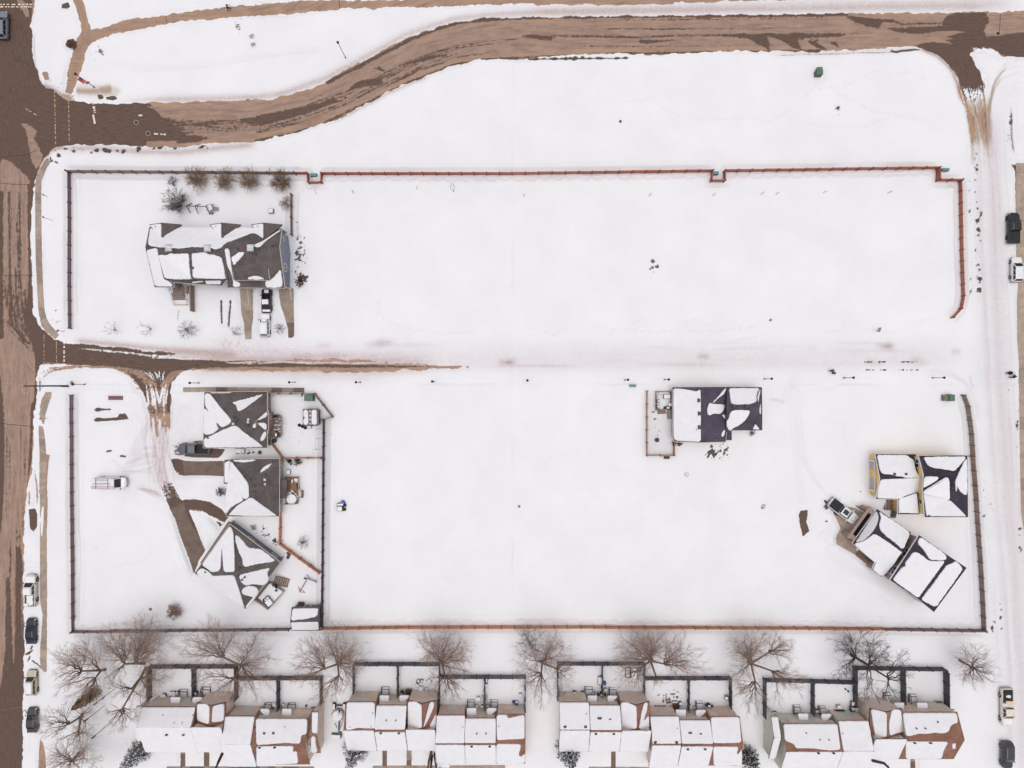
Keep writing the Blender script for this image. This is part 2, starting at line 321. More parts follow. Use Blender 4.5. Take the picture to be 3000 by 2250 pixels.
wet([(2470,42),(2500,46),(2540,54),(2620,58),(2640,68),(2760,66),(2770,50),(2800,36),(2890,38),(2898,60),(2880,90),(2890,106),(2930,105),(2950,98),(3000,96),(3200,100),(3200,180),(3000,170),(2920,160),(2850,140),(2862,190),(2890,240),(2870,290),(2835,300),(2820,270),(2800,215),(2760,170),(2700,142),(2680,134),(2720,122),(2790,128),(2760,112),(2800,100),(2770,90),(2700,100),(2640,96),(2590,82),(2660,82),(2640,76),(2600,70),(2572,84),(2540,78),(2500,62)])
dry([(2585,64),(2620,66),(2640,74),(2700,72),(2760,70),(2764,75),(2660,80),(2580,78)]);dry([(2745,92),(2800,90),(2830,96),(2780,102),(2730,98)]);dry([(2700,106),(2790,112),(2740,122),(2680,130),(2650,120)])
for k in range(9):
    t = k / 8.;sline(jit([(2846 + 50 * t,140 - 4 * t),(2866 + 60 * t,158),(2884 + 70 * t,190)],3),random.uniform(.25,.5));sline(jit([(2850 + 30 * t,165),(2872 + 16 * t,200),(2884 + 8 * t,250)],3),random.uniform(.25,.5))
for k in range(22):
    t = k / 21.;y1 = 330 + 120 * random.random();bline(jit([(2800 + 84 * t,225),(2818 + 68 * t,285),(2832 + 56 * t,(285 + y1) / 2),(2840 + 54 * t,y1)],2),random.uniform(.2,.5))
for k in range(12):
    t = k / 11.;sline(jit([(2812 + 70 * t,250),(2824 + 62 * t,290),(2838 + 54 * t,340)],3),random.uniform(.2,.4));soft(BR,jit([(2816 + 74 * t,262),(2834 + 62 * t,340),(2848 + 56 * t,440)],3),random.uniform(.3,.7),.2,.2)
for k in range(14): soft(BR,jit([(3010,170 + k * 3),(2950 - k * 2,176 + k * 5),(2915 - k * 1.5,220 + k * 6),(2900 - k,300 + k * 8)],4),random.uniform(.2,.5),.12,.2)
wet([(80,540),(100,540),(94,631),(92,700),(96,800),(99,900),(115,953),(140,978),(190,1000),(480,1030),(570,1042),(640,1058),(900,1064),(1100,1069),(1260,1074),(1100,1077),(900,1076),(700,1075),(560,1080),(520,1096),(500,1130),(500,1210),(440,1210),(400,1120),(370,1090),(330,1074),(200,1068),(130,1062),(112,1080),(112,1180),(95,1210),(104,1100),(102,1040),(85,985),(76,950),(72,920),(80,870),(83,800),(82,700),(80,600)])
wet([(-60,1000),(12,990),(10,930),(9,700),(10,560),(-60,540)]);wet([(-100,1100),(2,1100),(10,1180),(14,1300),(12,1420),(3,1560),(-100,1600)])
wet([(92,1180),(100,1180),(97,1260),(92,1340),(84,1400),(80,1430),(84,1340),(88,1260)])
wet([(48,1600),(62,1610),(70,1700),(72,1900),(70,2100),(72,2300),(-100,2300),(4,2000),(16,1900),(18,1690),(30,1690),(34,1860),(44,1860),(44,1700)])
dline_dry([(38,1690),(37,1800),(41,1940)],.5);dline_dry([(64,1700),(66,1860)],.22)
for k in range(9):
    x = random.uniform(12,76);y = random.uniform(560,900);wline(jit([(x,y),(x + 1,y + 60),(x + 3,y + 140)],1.5),random.uniform(.1,.3))
for x in (27,57): wline([(x,565),(x + 1,700),(x + 2,800),(x + 6,880),(x + 20,950),(x + 40,1000)],.4,False)
for k in range(12):
    t = k / 11.;wline(jit([(14 + 66 * t,820 + 30 * t),(20 + 68 * t,905),(40 + 56 * t,960),(80 + 30 * t,1005)],3),random.uniform(.15,.45))
for k in range(10):
    x = random.uniform(18,75);y = random.uniform(1150,1650);wline(jit([(x,y),(x + 1,y + 50),(x,y + 120)],1.2),random.uniform(.08,.25))
wline([(14,935),(40,960),(75,1000),(100,1015)],.5);wline([(12,940),(40,980),(100,1035)],.25)
# lane: light streaks of old snow, cross tracks and the fan of wheel marks into the lot
for k in range(10): sline(jit([(190 + k * 30,1018 + k * 3),(290 + k * 28,1024 + k * 3),(360 + k * 26,1028 + k * 3)],4),random.uniform(.05,.16))
for k in range(12): sline(jit([(400 + k * 22,1046),(520 + k * 30,1046),(700 + k * 24,1052)],6),random.uniform(.1,.35))
for k in range(13):
    x = 640 + k * 52;sline(jit([(x,1058 + k * .5),(x + 80,1062 + k * .5),(x + 150,1064 + k * .4)],4),random.uniform(.14,.3))
for k in range(12):
    t = k / 11.;A_ = [(330 + 30 * t,1076),(392 + 30 * t,1092 - 4 * t),(428 + 30 * t,1125),(436 + 36 * t,1165),(440 + 36 * t,1212)];B_ = [(600 - 30 * t,1083),(530 - 24 * t,1092),(496 - 22 * t,1122),(484 - 20 * t,1165),(486 - 30 * t,1212)]
    dline_dry(jit(A_,3),random.uniform(.15,.35));dline_dry(jit(B_,3),random.uniform(.15,.35))
    if k % 3 == 0: sline(jit([A_[2],A_[3],A_[4],(444 + 40 * t,1240)],3),.35);sline(jit([B_[2],B_[3],B_[4],(480 - 30 * t,1240)],3),.3)
for k in range(5): sline(jit([(418 + k * 16,1086),(440 + k * 9,1098),(452 + k * 6,1116)],2),.22)
for k in range(22):
    t = k / 21.;bline(jit([(430 + 68 * t,1180),(438 + 58 * t,1215),(446 + 50 * t,1240 + random.uniform(-20,50))],3),random.uniform(.2,.42))
for k in range(9):
    t = k / 8.;bline(jit([(112 + 6 * t,1120 - 30 * t),(150 + 5 * t,1088 - 12 * t),(220,1076 - 4 * t),(330,1078 - 4 * t),(380,1098 - 4 * t),(410 - 6 * t,1140)],4),random.uniform(.1,.3))
for k in range(14): snowy([(x,y) for x,y in jit([(112 + k * 1.6,1062 + k * 5),(120 + k * 1.6,1062 + k * 5),(118 + k * 1.6,1070 + k * 5)],5)])
for k in range(22): sline(jit([(108 + k % 5 * 6,1105 + k * 2.4),(116 + k % 5 * 6,1100 + k * 2.4)],4),random.uniform(.15,.35))
# wheel fans into the shared drive
for k in range(18):
    t = k / 17.;bline(jit([(470 + 30 * t,1418 - 10 * t),(486 + 34 * t,1450),(500 + 40 * t,1480)],5),random.uniform(.08,.3))
for k in range(14): bline(jit([(498 + k * 2,1346 + k * 3),(520,1350 + k * 3),(548,1353 + k * 3)],4),random.uniform(.1,.35))
for k in range(10): bline(jit([(505,1300 + k * 4),(530,1304 + k * 3),(560,1306 + k * 3)],5),random.uniform(.08,.25))
bline([(560,1295),(600,1294),(636,1297)],.5);bline([(2410,1462),(2432,1480),(2444,1500)],.6);bline([(2500,1478),(2520,1488),(2548,1500)],.5)
for k in range(14): bline(jit([(2412 + k * 2,1480 - k * 2),(2424 + k * 2,1492 - k * 2)],4),random.uniform(.1,.3))
for k in range(24): sline(jit([(2425 + k * 3,1472 + k * 2.4),(2432 + k * 3,1480 + k * 2.4)],6),random.uniform(.05,.2))
# parked-car trampled snow by the main street
for q in ([(80,1898),(95,1905),(74,1925)],[(80,1940),(90,1920)],[(85,1930),(110,1946),(128,1962)],[(72,1920),(92,1906)],[(96,1890),(90,1902)],[(70,2075),(84,2098)],[(100,1370),(108,1420),(110,1488)],[(86,1430),(86,1490)]): bline(q,.3)
# --- soft tones in the snow: wheel-packed, sanded, wind-scoured
for a,b,am in ((2872,2906,.55),(2912,2932,.5)):
    for x,wd in ((a,1.1),(b - 4,1.5)):
        soft(DT,[(x - 14,300),(x - 4,480),(x,700),(x + 10,900),(x + 18,1125),(x + 40,1400),(x + 64,1700),(x + 82,1950),(x + 90,2300)],wd,am * .42,.04)
soft(DT,[(2890,320),(2896,700),(2916,1125),(2958,1600),(2990,2260)],7,.14,.05)
for k in range(16):
    t = k / 15.;soft(BR,jit([(2828 + 66 * t,285),(2838 + 62 * t,360),(2850 + 55 * t,470 + random.uniform(-60,60))],3),random.uniform(.4,.9),.28,.2)
for xx,y0,y1,am in ((2836,480,700,.25),(2858,430,870,.35),(2842,760,870,.3),(2866,620,870,.5),(2952,300,420,.3),(2950,1060,1180,.2),(2978,1200,1320,.35),(2985,1500,1620,.3),(2902,1470,1540,.3),(2880,1400,1530,.25),(2908,1740,1850,.35),(2932,1740,1855,.4)):
    for k in range(int((y1 - y0) / 9)): blob(GR,xx + random.uniform(-5,5),random.uniform(y0,y1),random.uniform(.12,.35),random.uniform(.3,.9) * am * 2)
soft(GR,[(2958,300),(2962,400),(2970,470)],.7,.5,.2)
for y,am,wd in ((1012,.1,2),(1036,.16,2.5),(1060,.2,3.2),(1076,.14,2)): soft(DT,[(480,y - 8),(900,y - 2),(1500,y),(2100,y - 4),(2700,y - 8),(2860,y - 20)],wd,am,.08)
for k in range(26):
    x = random.uniform(500,2600);y = random.uniform(1004,1072);soft(DT,[(x,y),(x + 70,y + random.uniform(-2,2)),(x + random.uniform(120,300),y + random.uniform(-4,4))],random.uniform(.25,.7),random.uniform(.08,.3),.3)
for x,y,l,am in ((1478,1062,26,.9),(1500,1061,20,.7),(2060,1045,24,.9),(2590,1012,34,.7),(2600,1017,26,.8),(2680,1052,22,.45),(2565,1062,24,.5),(2545,1060,14,.6),(2800,1030,20,.7),(2690,1062,34,.5),(2380,1020,16,.3),(1125,1002,40,.8),(1100,1010,40,.4),(950,1012,28,.5),(885,1046,34,.8),(972,1044,30,.8)):
    soft(GR,[(x - l,y),(x,y + .5),(x + l,y)],.4,am * .42,.3);soft(DT,[(x - l,y),(x + l,y)],1.3,am * .6,.3)
for y0 in (1061,1084):
    for a,b in ((2533,2596),(2632,2690)):
        for k in range(18): blob(GR,random.uniform(a,b),y0 + random.uniform(-1.5,1.5),.13,.55)
soft(DT,[(450,1036),(520,1040),(640,1044),(760,1050),(1000,1052),(1300,1060)],3.2,.5,.1);soft(BR,[(560,1046),(700,1050),(900,1052)],1.2,.35,.2)
soft(BR,[(560,1084),(700,1084),(900,1085),(1100,1086)],.9,.55,.1);soft(DT,[(520,1092),(700,1092),(1000,1092),(1250,1088)],2.4,.35,.1);soft(DT,[(800,1105),(1000,1108),(1150,1106)],2.6,.2,.2)
# dirty plough banks along the curved road and the corners
for ln,wd,am in (([(330,296),(560,291),(750,286),(830,275),(950,232),(1040,184),(1110,146),(1190,102),(1265,76),(1330,56),(1430,44),(1520,40),(1800,36),(2200,30),(2600,24),(3000,20)],1.6,.33),([(180,440),(260,436),(330,440),(420,446),(520,448),(640,436),(760,425)],1.5,.4),
                   ([(1010,345),(1070,310),(1135,275),(1260,222)],.9,.3),([(125,250),(150,262),(180,280),(215,296)],1.2,.6),([(222,264),(280,268),(330,262)],1.7,.5),([(2690,142),(2745,165),(2785,205),(2805,245),(2818,300)],1.0,.5),([(110,500),(124,470),(150,440),(190,432)],1.3,.5),
                   ([(1500,30),(1900,24),(2300,14),(2700,8),(3000,5)],1.8,.2),([(700,1038),(580,1032),(480,1024),(330,1008),(210,998)],1.4,.4),([(100,100),(103,190),(112,228),(128,250)],.5,.3)):
    soft(DT,ln,wd * 1.15,am * 1.7,.06);soft(BR,ln,wd * .7,am * 1.0,.06)
softpoly(BR,[(290,252),(320,246),(352,256),(358,272),(340,285),(300,280)],.6,.45);softpoly(BR,[(222,262),(285,266),(285,276),(225,278)],.5,.3)
softpoly(BR,[(184,280),(206,270),(216,288),(196,296)],.4,.5)
for k in range(70):
    t = random.random();blob(GR,190 + t * 420,438 + 8 * math.sin(t * 6) + random.uniform(-7,7),random.uniform(.15,.4),random.uniform(.2,.75))
for k in range(26): blob(GR,random.uniform(108,230),random.uniform(225,300),random.uniform(.12,.3),random.uniform(.3,.8))
for k in range(20): blob(GR,random.uniform(120,180),random.uniform(432,480),random.uniform(.15,.35),random.uniform(.3,.8))
for k in range(30): blob(GR,random.uniform(1500,1860) ,171 + random.uniform(-2.5,2.5),random.uniform(.15,.4),random.uniform(.3,.8))
for k in range(60): blob(GR,random.uniform(1500,1700),random.uniform(185,250),random.uniform(.1,.25),random.uniform(.08,.3))
soft(GR,[(1535,175),(1640,174),(1760,172),(1860,172)],.35,.7,.1);soft(GR,[(2250,163),(2420,160),(2600,155),(2700,150)],.3,.55,.1);soft(GR,[(2600,146),(2625,156),(2640,150),(2700,146)],.5,.6,.1)
soft(DT,[(2250,158),(2450,156),(2700,146)],1.2,.35,.1)
# --- specks, dry stalks, yards trampled by feet
for cx_,cy_,sx_,sy_,n,am in ((880,745,22,75,160,.5),(885,815,12,16,50,.9),(2105,1320,40,22,90,.6),(2082,1331,16,12,24,.7),(1990,1300,14,6,20,.6),(2450,322,12,18,30,.4),(700,70,14,40,16,.6),(300,150,30,22,16,.6),(780,1560,26,20,60,.4),(810,1585,18,10,40,.5),(845,1625,10,12,30,.6),
                              (880,1180,60,30,40,.25),(845,1280,60,45,60,.35),(1920,1240,22,70,90,.3),(1440,1985,60,30,30,.2),(1235,1970,50,22,40,.25),(1960,2035,40,14,60,.5),(430,2180,60,40,20,.2),(740,1325,40,8,50,.5),(180,690,24,30,14,.3),(165,930,18,30,24,.4),(400,1300,60,60,22,.35),(300,1600,40,30,12,.4),(1912,775,16,16,10,.5)):
    for k in range(n): blob(GR,random.gauss(cx_,sx_ * .6),random.gauss(cy_,sy_ * .6),random.uniform(.08,.22),am * random.uniform(.4,1.2))
RF = np.zeros(SH)
for p in ([(790,1155),(925,1155),(945,1230),(945,1335),(835,1338),(800,1295),(785,1200)],[(1895,1148),(1968,1148),(1972,1330),(1895,1330)],[(1170,1942),(1286,1942),(1286,2035),(1170,2040)],[(1766,1942),(1880,1942),(1880,2035),(1766,2040)],[(2640,1960),(2758,1960),(2758,2060),(2640,2060)],[(360,1180),(560,1180),(560,1460),(360,1460)],[(2830,300),(3000,200),(3000,2250),(2900,2250)],[(200,2160),(400,2160),(400,2250),(200,2250)],[(700,845),(870,845),(870,1000),(620,1000)]): softpoly(RF,p,1.5,.9)
softpoly(DT,[(1893,1148),(1970,1148),(1974,1332),(1894,1332)],.8,.10)
for x0,x1,y0,y1 in ((1325,2880,1000,1095),): softpoly(RF,[(x0,y0),(x1,y0),(x1,y1),(x0,y1)],2,.4)
# tracks in the park and the lot
for k in range(3): soft(HT,[(300,178 + 6 * k),(420,196 + 6 * k),(560,192 + 5 * k),(700,172 + 5 * k),(820,150 + 5 * k),(980,138 + 5 * k)],.35,-.07,.1);soft(DT,[(300,178 + 6 * k),(420,196 + 6 * k),(560,192 + 5 * k),(760,160 + 5 * k),(980,138 + 5 * k)],.3,.10,.1)
def track(px,n=2,gap=14,dep=-.09,am=.10,wd=.4):
    for k in range(n):
        q = [(x + gap * k * .7,y + gap * k * .7) for x,y in px];soft(HT,q,wd,dep,.1);soft(DT,q,wd,am,.1)
track([(2300,1085),(2318,1130),(2325,1200),(2330,1270),(2340,1330),(2380,1400),(2420,1450)],4,9);track([(2305,1150),(2322,1300),(2338,1420),(2345,1490)],3,12);track([(2240,1185),(2280,1170),(2310,1130),(2330,1090)],3,8)
track([(2250,1170),(2280,1172),(2300,1182)],1,0,-.1,.5,.4);track([(2700,1085),(2780,1090),(2830,1120),(2850,1170),(2860,1240)],3,8,-.09,.16);track([(2840,1100),(2850,1140)],1,0,-.1,.5)
track([(355,1400),(400,1290),(430,1220),(440,1190)],4,8,-.09,.14);track([(380,1330),(420,1260),(450,1210)],2,10,-.08,.2);track([(470,1230),(478,1330),(470,1400),(490,1440)],5,8,-.05,.16);track([(330,1340),(345,1360),(370,1385)],3,9);track([(400,1418),(450,1430),(480,1460)],4,8,-.06,.12)
for q in ([(284,1200),(330,1199)],[(284,1230),(380,1222)],[(350,1335),(372,1338)],[(312,1322),(332,1320)],[(649,884),(651,955)],[(676,884),(670,958),(664,955)]): soft(GR,q,.38,.9,.15);soft(HT,q,.5,-.12,.1)
soft(GR,[(284,1200),(290,1200)],.7,1.,0);soft(GR,[(284,1229),(292,1229)],.8,1.,0);soft(GR,[(650,882),(650,886)],.45,.9,0);soft(GR,[(676,882),(676,886)],.45,.9,0)
soft(GR,[(525,900),(522,930),(525,950)],.4,.5,.2)
def prints(px,every=.75,am=.28):
    p = W2(px)
    for a,b in zip(p[:-1],p[1:]):
        n = max(1,int(np.hypot(*(b - a)) / every))
        for k in range(n):
            q = a + (b - a) * (k + random.random() * .4) / n;x = q[0] * S + 1500 + random.uniform(-2,2);y = 1125 - q[1] * S + random.uniform(-2,2)
            blob(DT,x,y,.17,am);blob(HT,x,y,.2,-.03)
for q in ([(2400,260),(2480,250),(2560,210),(2660,215),(2760,245)],[(2250,360),(2330,310),(2400,240)],[(2300,345),(2400,370),(2520,375),(2620,340),(2720,350)],[(2430,260),(2500,300),(2560,330),(2640,330)],[(1830,300),(1900,290),(1960,330),(2050,350),(2200,345),(2250,360)],[(1100,950),(1110,880),(1118,930),(1180,960),(1300,980),(1400,970)],
          [(1560,960),(1650,990),(1690,1010)],[(1750,960),(1900,972),(2100,970),(2220,955)],[(220,1140),(300,1140),(420,1150)],[(190,1250),(170,1200),(180,1160)],[(70,1665),(110,1660)],[(70,1640),(112,1650)],[(80,2010),(110,2040)],[(75,2060),(100,2048)]): prints(q)
for k in range(34):
    t = random.random();soft(DT,jit([(420 + 75 * t,1200),(430 + 60 * t,1290),(440 + 50 * t,1360),(450 + 60 * t,1450)],16),random.uniform(.15,.5),random.uniform(.12,.38),.2)
for k in range(22): soft(DT,jit([(480,1310 + k * 3),(430,1300 + k * 4),(380 - k * 2,1330 + k * 3)],14),random.uniform(.12,.35),random.uniform(.1,.28),.3)
for k in range(16): soft(DT,jit([(395 + k,1430),(440 + k,1435 + k),(475,1450 + k)],8),random.uniform(.12,.35),random.uniform(.1,.3),.3)
for k in range(40): soft(DT,jit([(620 + k * 5,990),(640 + k * 5,1015),(660 + k * 6,1035)],12),random.uniform(.15,.4),random.uniform(.04,.16),.3)
for k in range(18): soft(DT,jit([(660 + k * 3,975),(655 + k * 3,1000),(640 + k * 3,1020)],8),random.uniform(.12,.3),random.uniform(.08,.22),.3)
softpoly(DT,[(495,1290),(560,1285),(600,1345),(560,1420),(500,1400)],1.4,.22)
for k in range(26):
    x = random.uniform(2835,2950);y = random.uniform(300,1700);o = (y - 300) * .05;soft(DT,jit([(x + o,y),(x + o + 8,y + 160),(x + o + 18,y + 340)],2),random.uniform(.2,.5),random.uniform(.08,.26),.25)
for k in range(30):
    x = random.uniform(1380,2700);y = random.uniform(940,1000);l = random.uniform(25,70);soft(HT,jit([(x,y),(x + l * .6,y - l * .28),(x + l,y - l * .6)],5),random.uniform(.7,1.4),random.uniform(-.16,-.06),.3)
for k in range(16):
    x = random.uniform(1300,2300);y = random.uniform(1130,1500);soft(HT,jit([(x,y),(x + 60,y + 30),(x + 130,y + 20)],20),random.uniform(1.,2.5),random.uniform(-.1,.1),.3)
# wind grooves in the open lots
for q,d in (([(1180,985),(1300,975),(1440,970),(1560,985)],-.12),([(1540,970),(1600,950)],-.14),([(1610,1000),(1680,965)],-.14),([(1720,990),(1800,960)],-.13),([(1860,980),(1900,960)],-.16),([(2050,990),(2200,975),(2290,940)],-.12),([(2250,960),(2420,950),(2480,958)],-.14),([(2620,930),(2720,910),(2790,900)],-.14),([(2250,975),(2330,960),(2400,955)],-.12),([(2560,960),(2660,945),(2740,905)],-.1),
             ([(1350,1130),(1375,1150),(1390,1180)],-.08),([(1380,1340),(1420,1360),(1460,1330)],-.08),([(1500,985),(1700,975)],.08),([(1350,1125),(1360,1300),(1340,1420)],.07),([(900,985),(1000,972),(1130,980)],-.12),([(880,998),(960,985)],-.1),([(2360,1150),(2460,1110),(2640,1120),(2780,1100)],-.09),([(2470,1230),(2480,1330)],.12),([(2090,1105),(2200,1120),(2320,1110)],-.1),
             ([(2600,1290),(2700,1278),(2800,1295)],-.14),([(2570,1310),(2700,1318),(2820,1310)],-.12),([(300,1660),(420,1640),(460,1600)],.1),([(540,1180),(520,1220),(545,1270)],.15),([(2420,1640),(2480,1680),(2560,1720),(2620,1760)],.16),([(2400,1560),(2440,1600)],.18),([(470,1500),(500,1560),(540,1660),(560,1700)],.22),([(600,1520),(620,1570),(600,1610)],.16)): soft(HT,jit(q,4),1.3 if d < 0 else 3.0,d * 1.2,.2);soft(HT,[(x + 3,y + 12) for x,y in jit(q,5)],1.1,-abs(d) * .7,.2)
# ------------------------------------------------------------------ fence lines (base points in photograph pixels)
# (points, height, wood, label, scour side: +1 left of travel / -1 right / 0 none)
FENCES = [
 ([(208,507),(868,512)],1.85,'grey_wood','long weathered grey board fence behind the shrub row north of the grey townhouse',1,1),
 ([(870,512),(905,512),(908,539),(946,539),(946,513),(1500,513),(2083,505),(2079,534),(2118,534),(2118,505),(2740,496),(2740,532),(2806,532)],1.75,'red_wood','long red stained board fence with notches around the green boxes',1,1),
 ([(2807,535),(2808,563),(2810,700),(2813,800),(2816,868),(2809,905),(2785,931)],1.15,'red_wood','red stained board fence down the east side ending in a bend',1,1),
 ([(208,509),(209,640),(209,800),(210,963)],1.08,'purple_wood','dark brown board fence along the upper west side beside the main street',1,1),
 ([(857,572),(857,640),(858,690)],1.3,'purple_wood','short dark board fence running north from the grey townhouse east wall',1,1),
 ([(214.5,1157),(216,1400),(218,1600),(220,1845)],1.12,'purple_wood','dark brown picket fence along the lower west side by the white van',1,1),
 ([(221,1846),(500,1843),(853,1839)],1.65,'grey_wood','grey brown board fence along the south edge ending at the snowy shed',1,1),
 ([(948,1836),(1200,1833),(1700,1832),(2250,1835),(2580,1837)],1.75,'orange_wood','long orange brown board fence along the south edge of the open lot',1,1),
 ([(2582,1838),(2874,1843)],1.75,'grey_wood','grey board fence at the south east corner continuing the orange fence',1,1),
 ([(2815,1157),(2828,1191),(2833,1230),(2838,1271),(2842,1335),(2852,1464),(2861,1600),(2867,1688),(2875,1841)],1.45,'brown_wood','long grey brown board fence on the east side beside the snowy street',1,1),
 ([(952,1229),(950,1500),(947,1835)],1.55,'black_wood','nearly black board fence running between the back yards and the open lot',1,1),
 ([(787,1153),(925,1153),(978,1220),(949,1229)],1.5,'grey_wood','grey fence with a pointed corner around the yard with the green box',0,0),
 ([(801,1298),(833,1341),(945,1340)],1.5,'light_wood','light brown fence between the two hipped roof houses',0,0),
 ([(827,1496),(825,1590),(941,1675)],1.6,'orange_wood','bent orange brown fence between the green house and the diagonal house',-1,0),
 ([(1893,1146),(1893,1333),(1972,1333),(1972,1296)],1.3,'light_wood','brown fence around the small trampled yard west of the slate roof house',0,0),
 ([(2722,1334),(2840,1336)],.5,'grey_wood','low thin fence from the yellow house to the east fence',0,0),
 ([(446,2040),(446,1946),(699,1945),(699,2040)],2.1,'bark_fence','dark fence around the upper left yard pair behind the westmost row house',0,0),
 ([(701,1979),(946,1979),(946,2075)],2.1,'bark_fence','dark brown fence around the lower yard pair behind the westmost row house',0,0),
 ([(576,1950),(576,2040)],2.1,'navy_fence','slate divider between the upper yards behind the westmost row house',0,0),
 ([(821,1983),(821,2082)],2.1,'navy_fence','slate divider between the lower yards behind the westmost row house',0,0),
 ([(1040,2042),(1040,1939),(1289,1939),(1289,2072)],1.9,'navy_fence','slate fence around the upper yard pair of the second row house from the west',0,0),
 ([(1291,1976),(1538,1976),(1538,2074)],1.9,'navy_fence','slate fence around the lower yard pair of the second row house from the west',0,0),
 ([(1168,1942),(1168,2044)],1.9,'navy_fence','slate divider between the empty yard and the yard with garden chairs',0,0),
 ([(1420,1980),(1420,2078)],1.9,'navy_fence','slate divider with brush piled along it behind the second row house',0,0),
 ([(1633,2040),(1633,1938),(1884,1938),(1884,2038)],1.9,'navy_fence','slate fence around the upper yard pair of the third row house from the west',0,0),
 ([(1887,1980),(2135,1980),(2135,2085)],1.9,'navy_fence','slate fence around the lower yard pair of the third row house with the paving stones',0,0),
 ([(1762,1941),(1762,2045)],1.9,'navy_fence','slate divider with a blue barrel beside it behind the third row house',0,0),
 ([(2013,1983),(2013,2084)],1.9,'navy_fence','slate divider right of the paving stones behind the third row house',0,0),
 ([(2234,2092),(2234,1985),(2373,1988),(2497,1992)],2.0,'navy_fence','slate fence around the lower yard pair of the eastmost row house',0,0),
 ([(2373,1991),(2374,2094)],2.0,'navy_fence','slate divider between the lower yards of the eastmost row house',0,0),
 ([(2498,2058),(2497,1950),(2634,1952),(2757,1954),(2762,1962),(2764,2062)],2.0,'navy_fence','slate fence around the upper yard pair of the eastmost row house',0,0),
 ([(2636,1955),(2638,2064)],2.0,'navy_fence','slate divider under the dark tree behind the eastmost row house',0,0),
]
for pts,h,m,lab,side,sc in FENCES:
    if not sc:
        soft(HT,pts,1.1,-.04,0,False);continue
    p = W2(pts)
    for s_i in (1,-1):
        off = []
        for i,q in enumerate(p):
            a = p[max(i - 1,0)];b = p[min(i + 1,len(p) - 1)];t = (b - a) / np.hypot(*(b - a));nrm = np.array([-t[1],t[0]]) * s_i
            off.append((q + nrm * 1.5))
        q = [(o[0] * S + 1500,1125 - o[1] * S) for o in off]
        soft(HT,q,1.0,.14,0);soft(HT,pts,1.7,-.10,0)
# scalloped wind lips between the posts
for (pts,ofs) in (([(947,512),(1500,512),(2080,505)],-1.35),([(2120,505),(2735,497)],-1.35),([(960,1834),(1700,1832),(2570,1837)],1.3),([(2590,1839),(2868,1843)],1.3),([(230,1846),(850,1840)],1.2)):
    p = W2(pts)
    for a,b in zip(p[:-1],p[1:]):
        n = int(np.hypot(*(b - a)) / 2.44)
        for k in range(n):
            c0 = a + (b - a) * k / n;c1 = a + (b - a) * (k + 1) / n;mid = (c0 + c1) / 2;o = np.array([0,ofs]) * random.uniform(.85,1.15)
            q = [(c0 + o * .75),(c0 * .75 + c1 * .25 + o),(mid + o * 1.12),(c0 * .25 + c1 * .75 + o),(c1 + o * .75)]
            soft(HT,[(v[0] * S + 1500,1125 - v[1] * S) for v in q],.55,.13,0,True)
for px_,py_,r,a in ((1002,1481,2.6,-.22),(1000,1481,3.4,.16),(2776,1164,2.0,-.15),(2393,217,1.8,-.1),(2458,302,1.6,.25),(1854,1128,1.4,-.1),(322,1414,3.2,-.08)): blob(HT,px_,py_,r,a)

# ------------------------------------------------------------------ ground mesh
NZ = vnoise(GX,GY,.09,3,4);NF = vnoise(GX,GY,.7,5,3);NL = vnoise(GX,GY,.22,9,3,ax=1.,ay=.45)
near = np.clip(SN / .7,0,1);near = near * near * (3 - 2 * near)
Z = near * (.16 + .9 * (NZ - .5) * np.clip(SN / 1.5,0,1) + .26 * (NL - .5) + .03 * (NF - .5)) + near * HT * 2.0 + near * RF * .07 * (vnoise(GX,GY,1.6,12,2) - .5)
Z += near * .12 * np.exp(-((SN - .8) / .45) ** 2) * (NF + .2) * (CLS < 5)
Z = np.where(SN > .05,np.maximum(Z,.005),np.minimum(Z,0.0))
# centre-line coordinate of the streets, for wheel-worn streaks
U = np.zeros(SH);V = np.zeros(SH);best = np.full(SH,1e9)
for ln in ([(-10,-9000),(-5,300),(0,1125),(0,9000)],[(60,372),(430,362),(560,358),(760,350),(920,312),(1060,250),(1160,200),(1270,150),(1400,115),(1500,108),(1800,104),(2250,98),(3000,98),(9000,98)],[(140,1033),(400,1050),(640,1066),(1360,1074),(2800,1040)],[(2790,175),(2822,215),(2845,270),(2858,400),(2880,900),(2960,2250)]):
    p = W2(ln);acc = 0.
    for a,b in zip(p[:-1],p[1:]):
        d,t = segd(GX,GY,a,b);l = np.hypot(*(b - a));sgn = np.sign((b[0] - a[0]) * (GY - a[1]) - (b[1] - a[1]) * (GX - a[0]))
        k = d < best;best = np.where(k,d,best);U = np.where(k,acc + t * l,U);V = np.where(k,sgn * d,V);acc += l
VX = GX.ravel().astype(np.float32);VY = GY.ravel().astype(np.float32);VZ = Z.ravel().astype(np.float32)
ATT = dict(snow=SN,wet=WT,dirt=np.clip(DT,0,1),brown=np.clip(BR,0,1),grit=np.clip(GR,0,1),rough=np.clip(RF,0,1),us=U,vs=V)
ny,nx = SH
idx = np.arange(ny * nx).reshape(SH)
Q = np.stack([idx[:-1,:-1],idx[:-1,1:],idx[1:,1:],idx[1:,:-1]],-1).reshape(-1,4)
fs = SN.ravel()[Q].mean(1);fc = CLS.ravel()[Q].max(1)
cls = np.where(fs < 0.02,np.maximum(fc,0),0)
bare_other = (fs < .02) & (fc == 0)
cls[bare_other] = 6

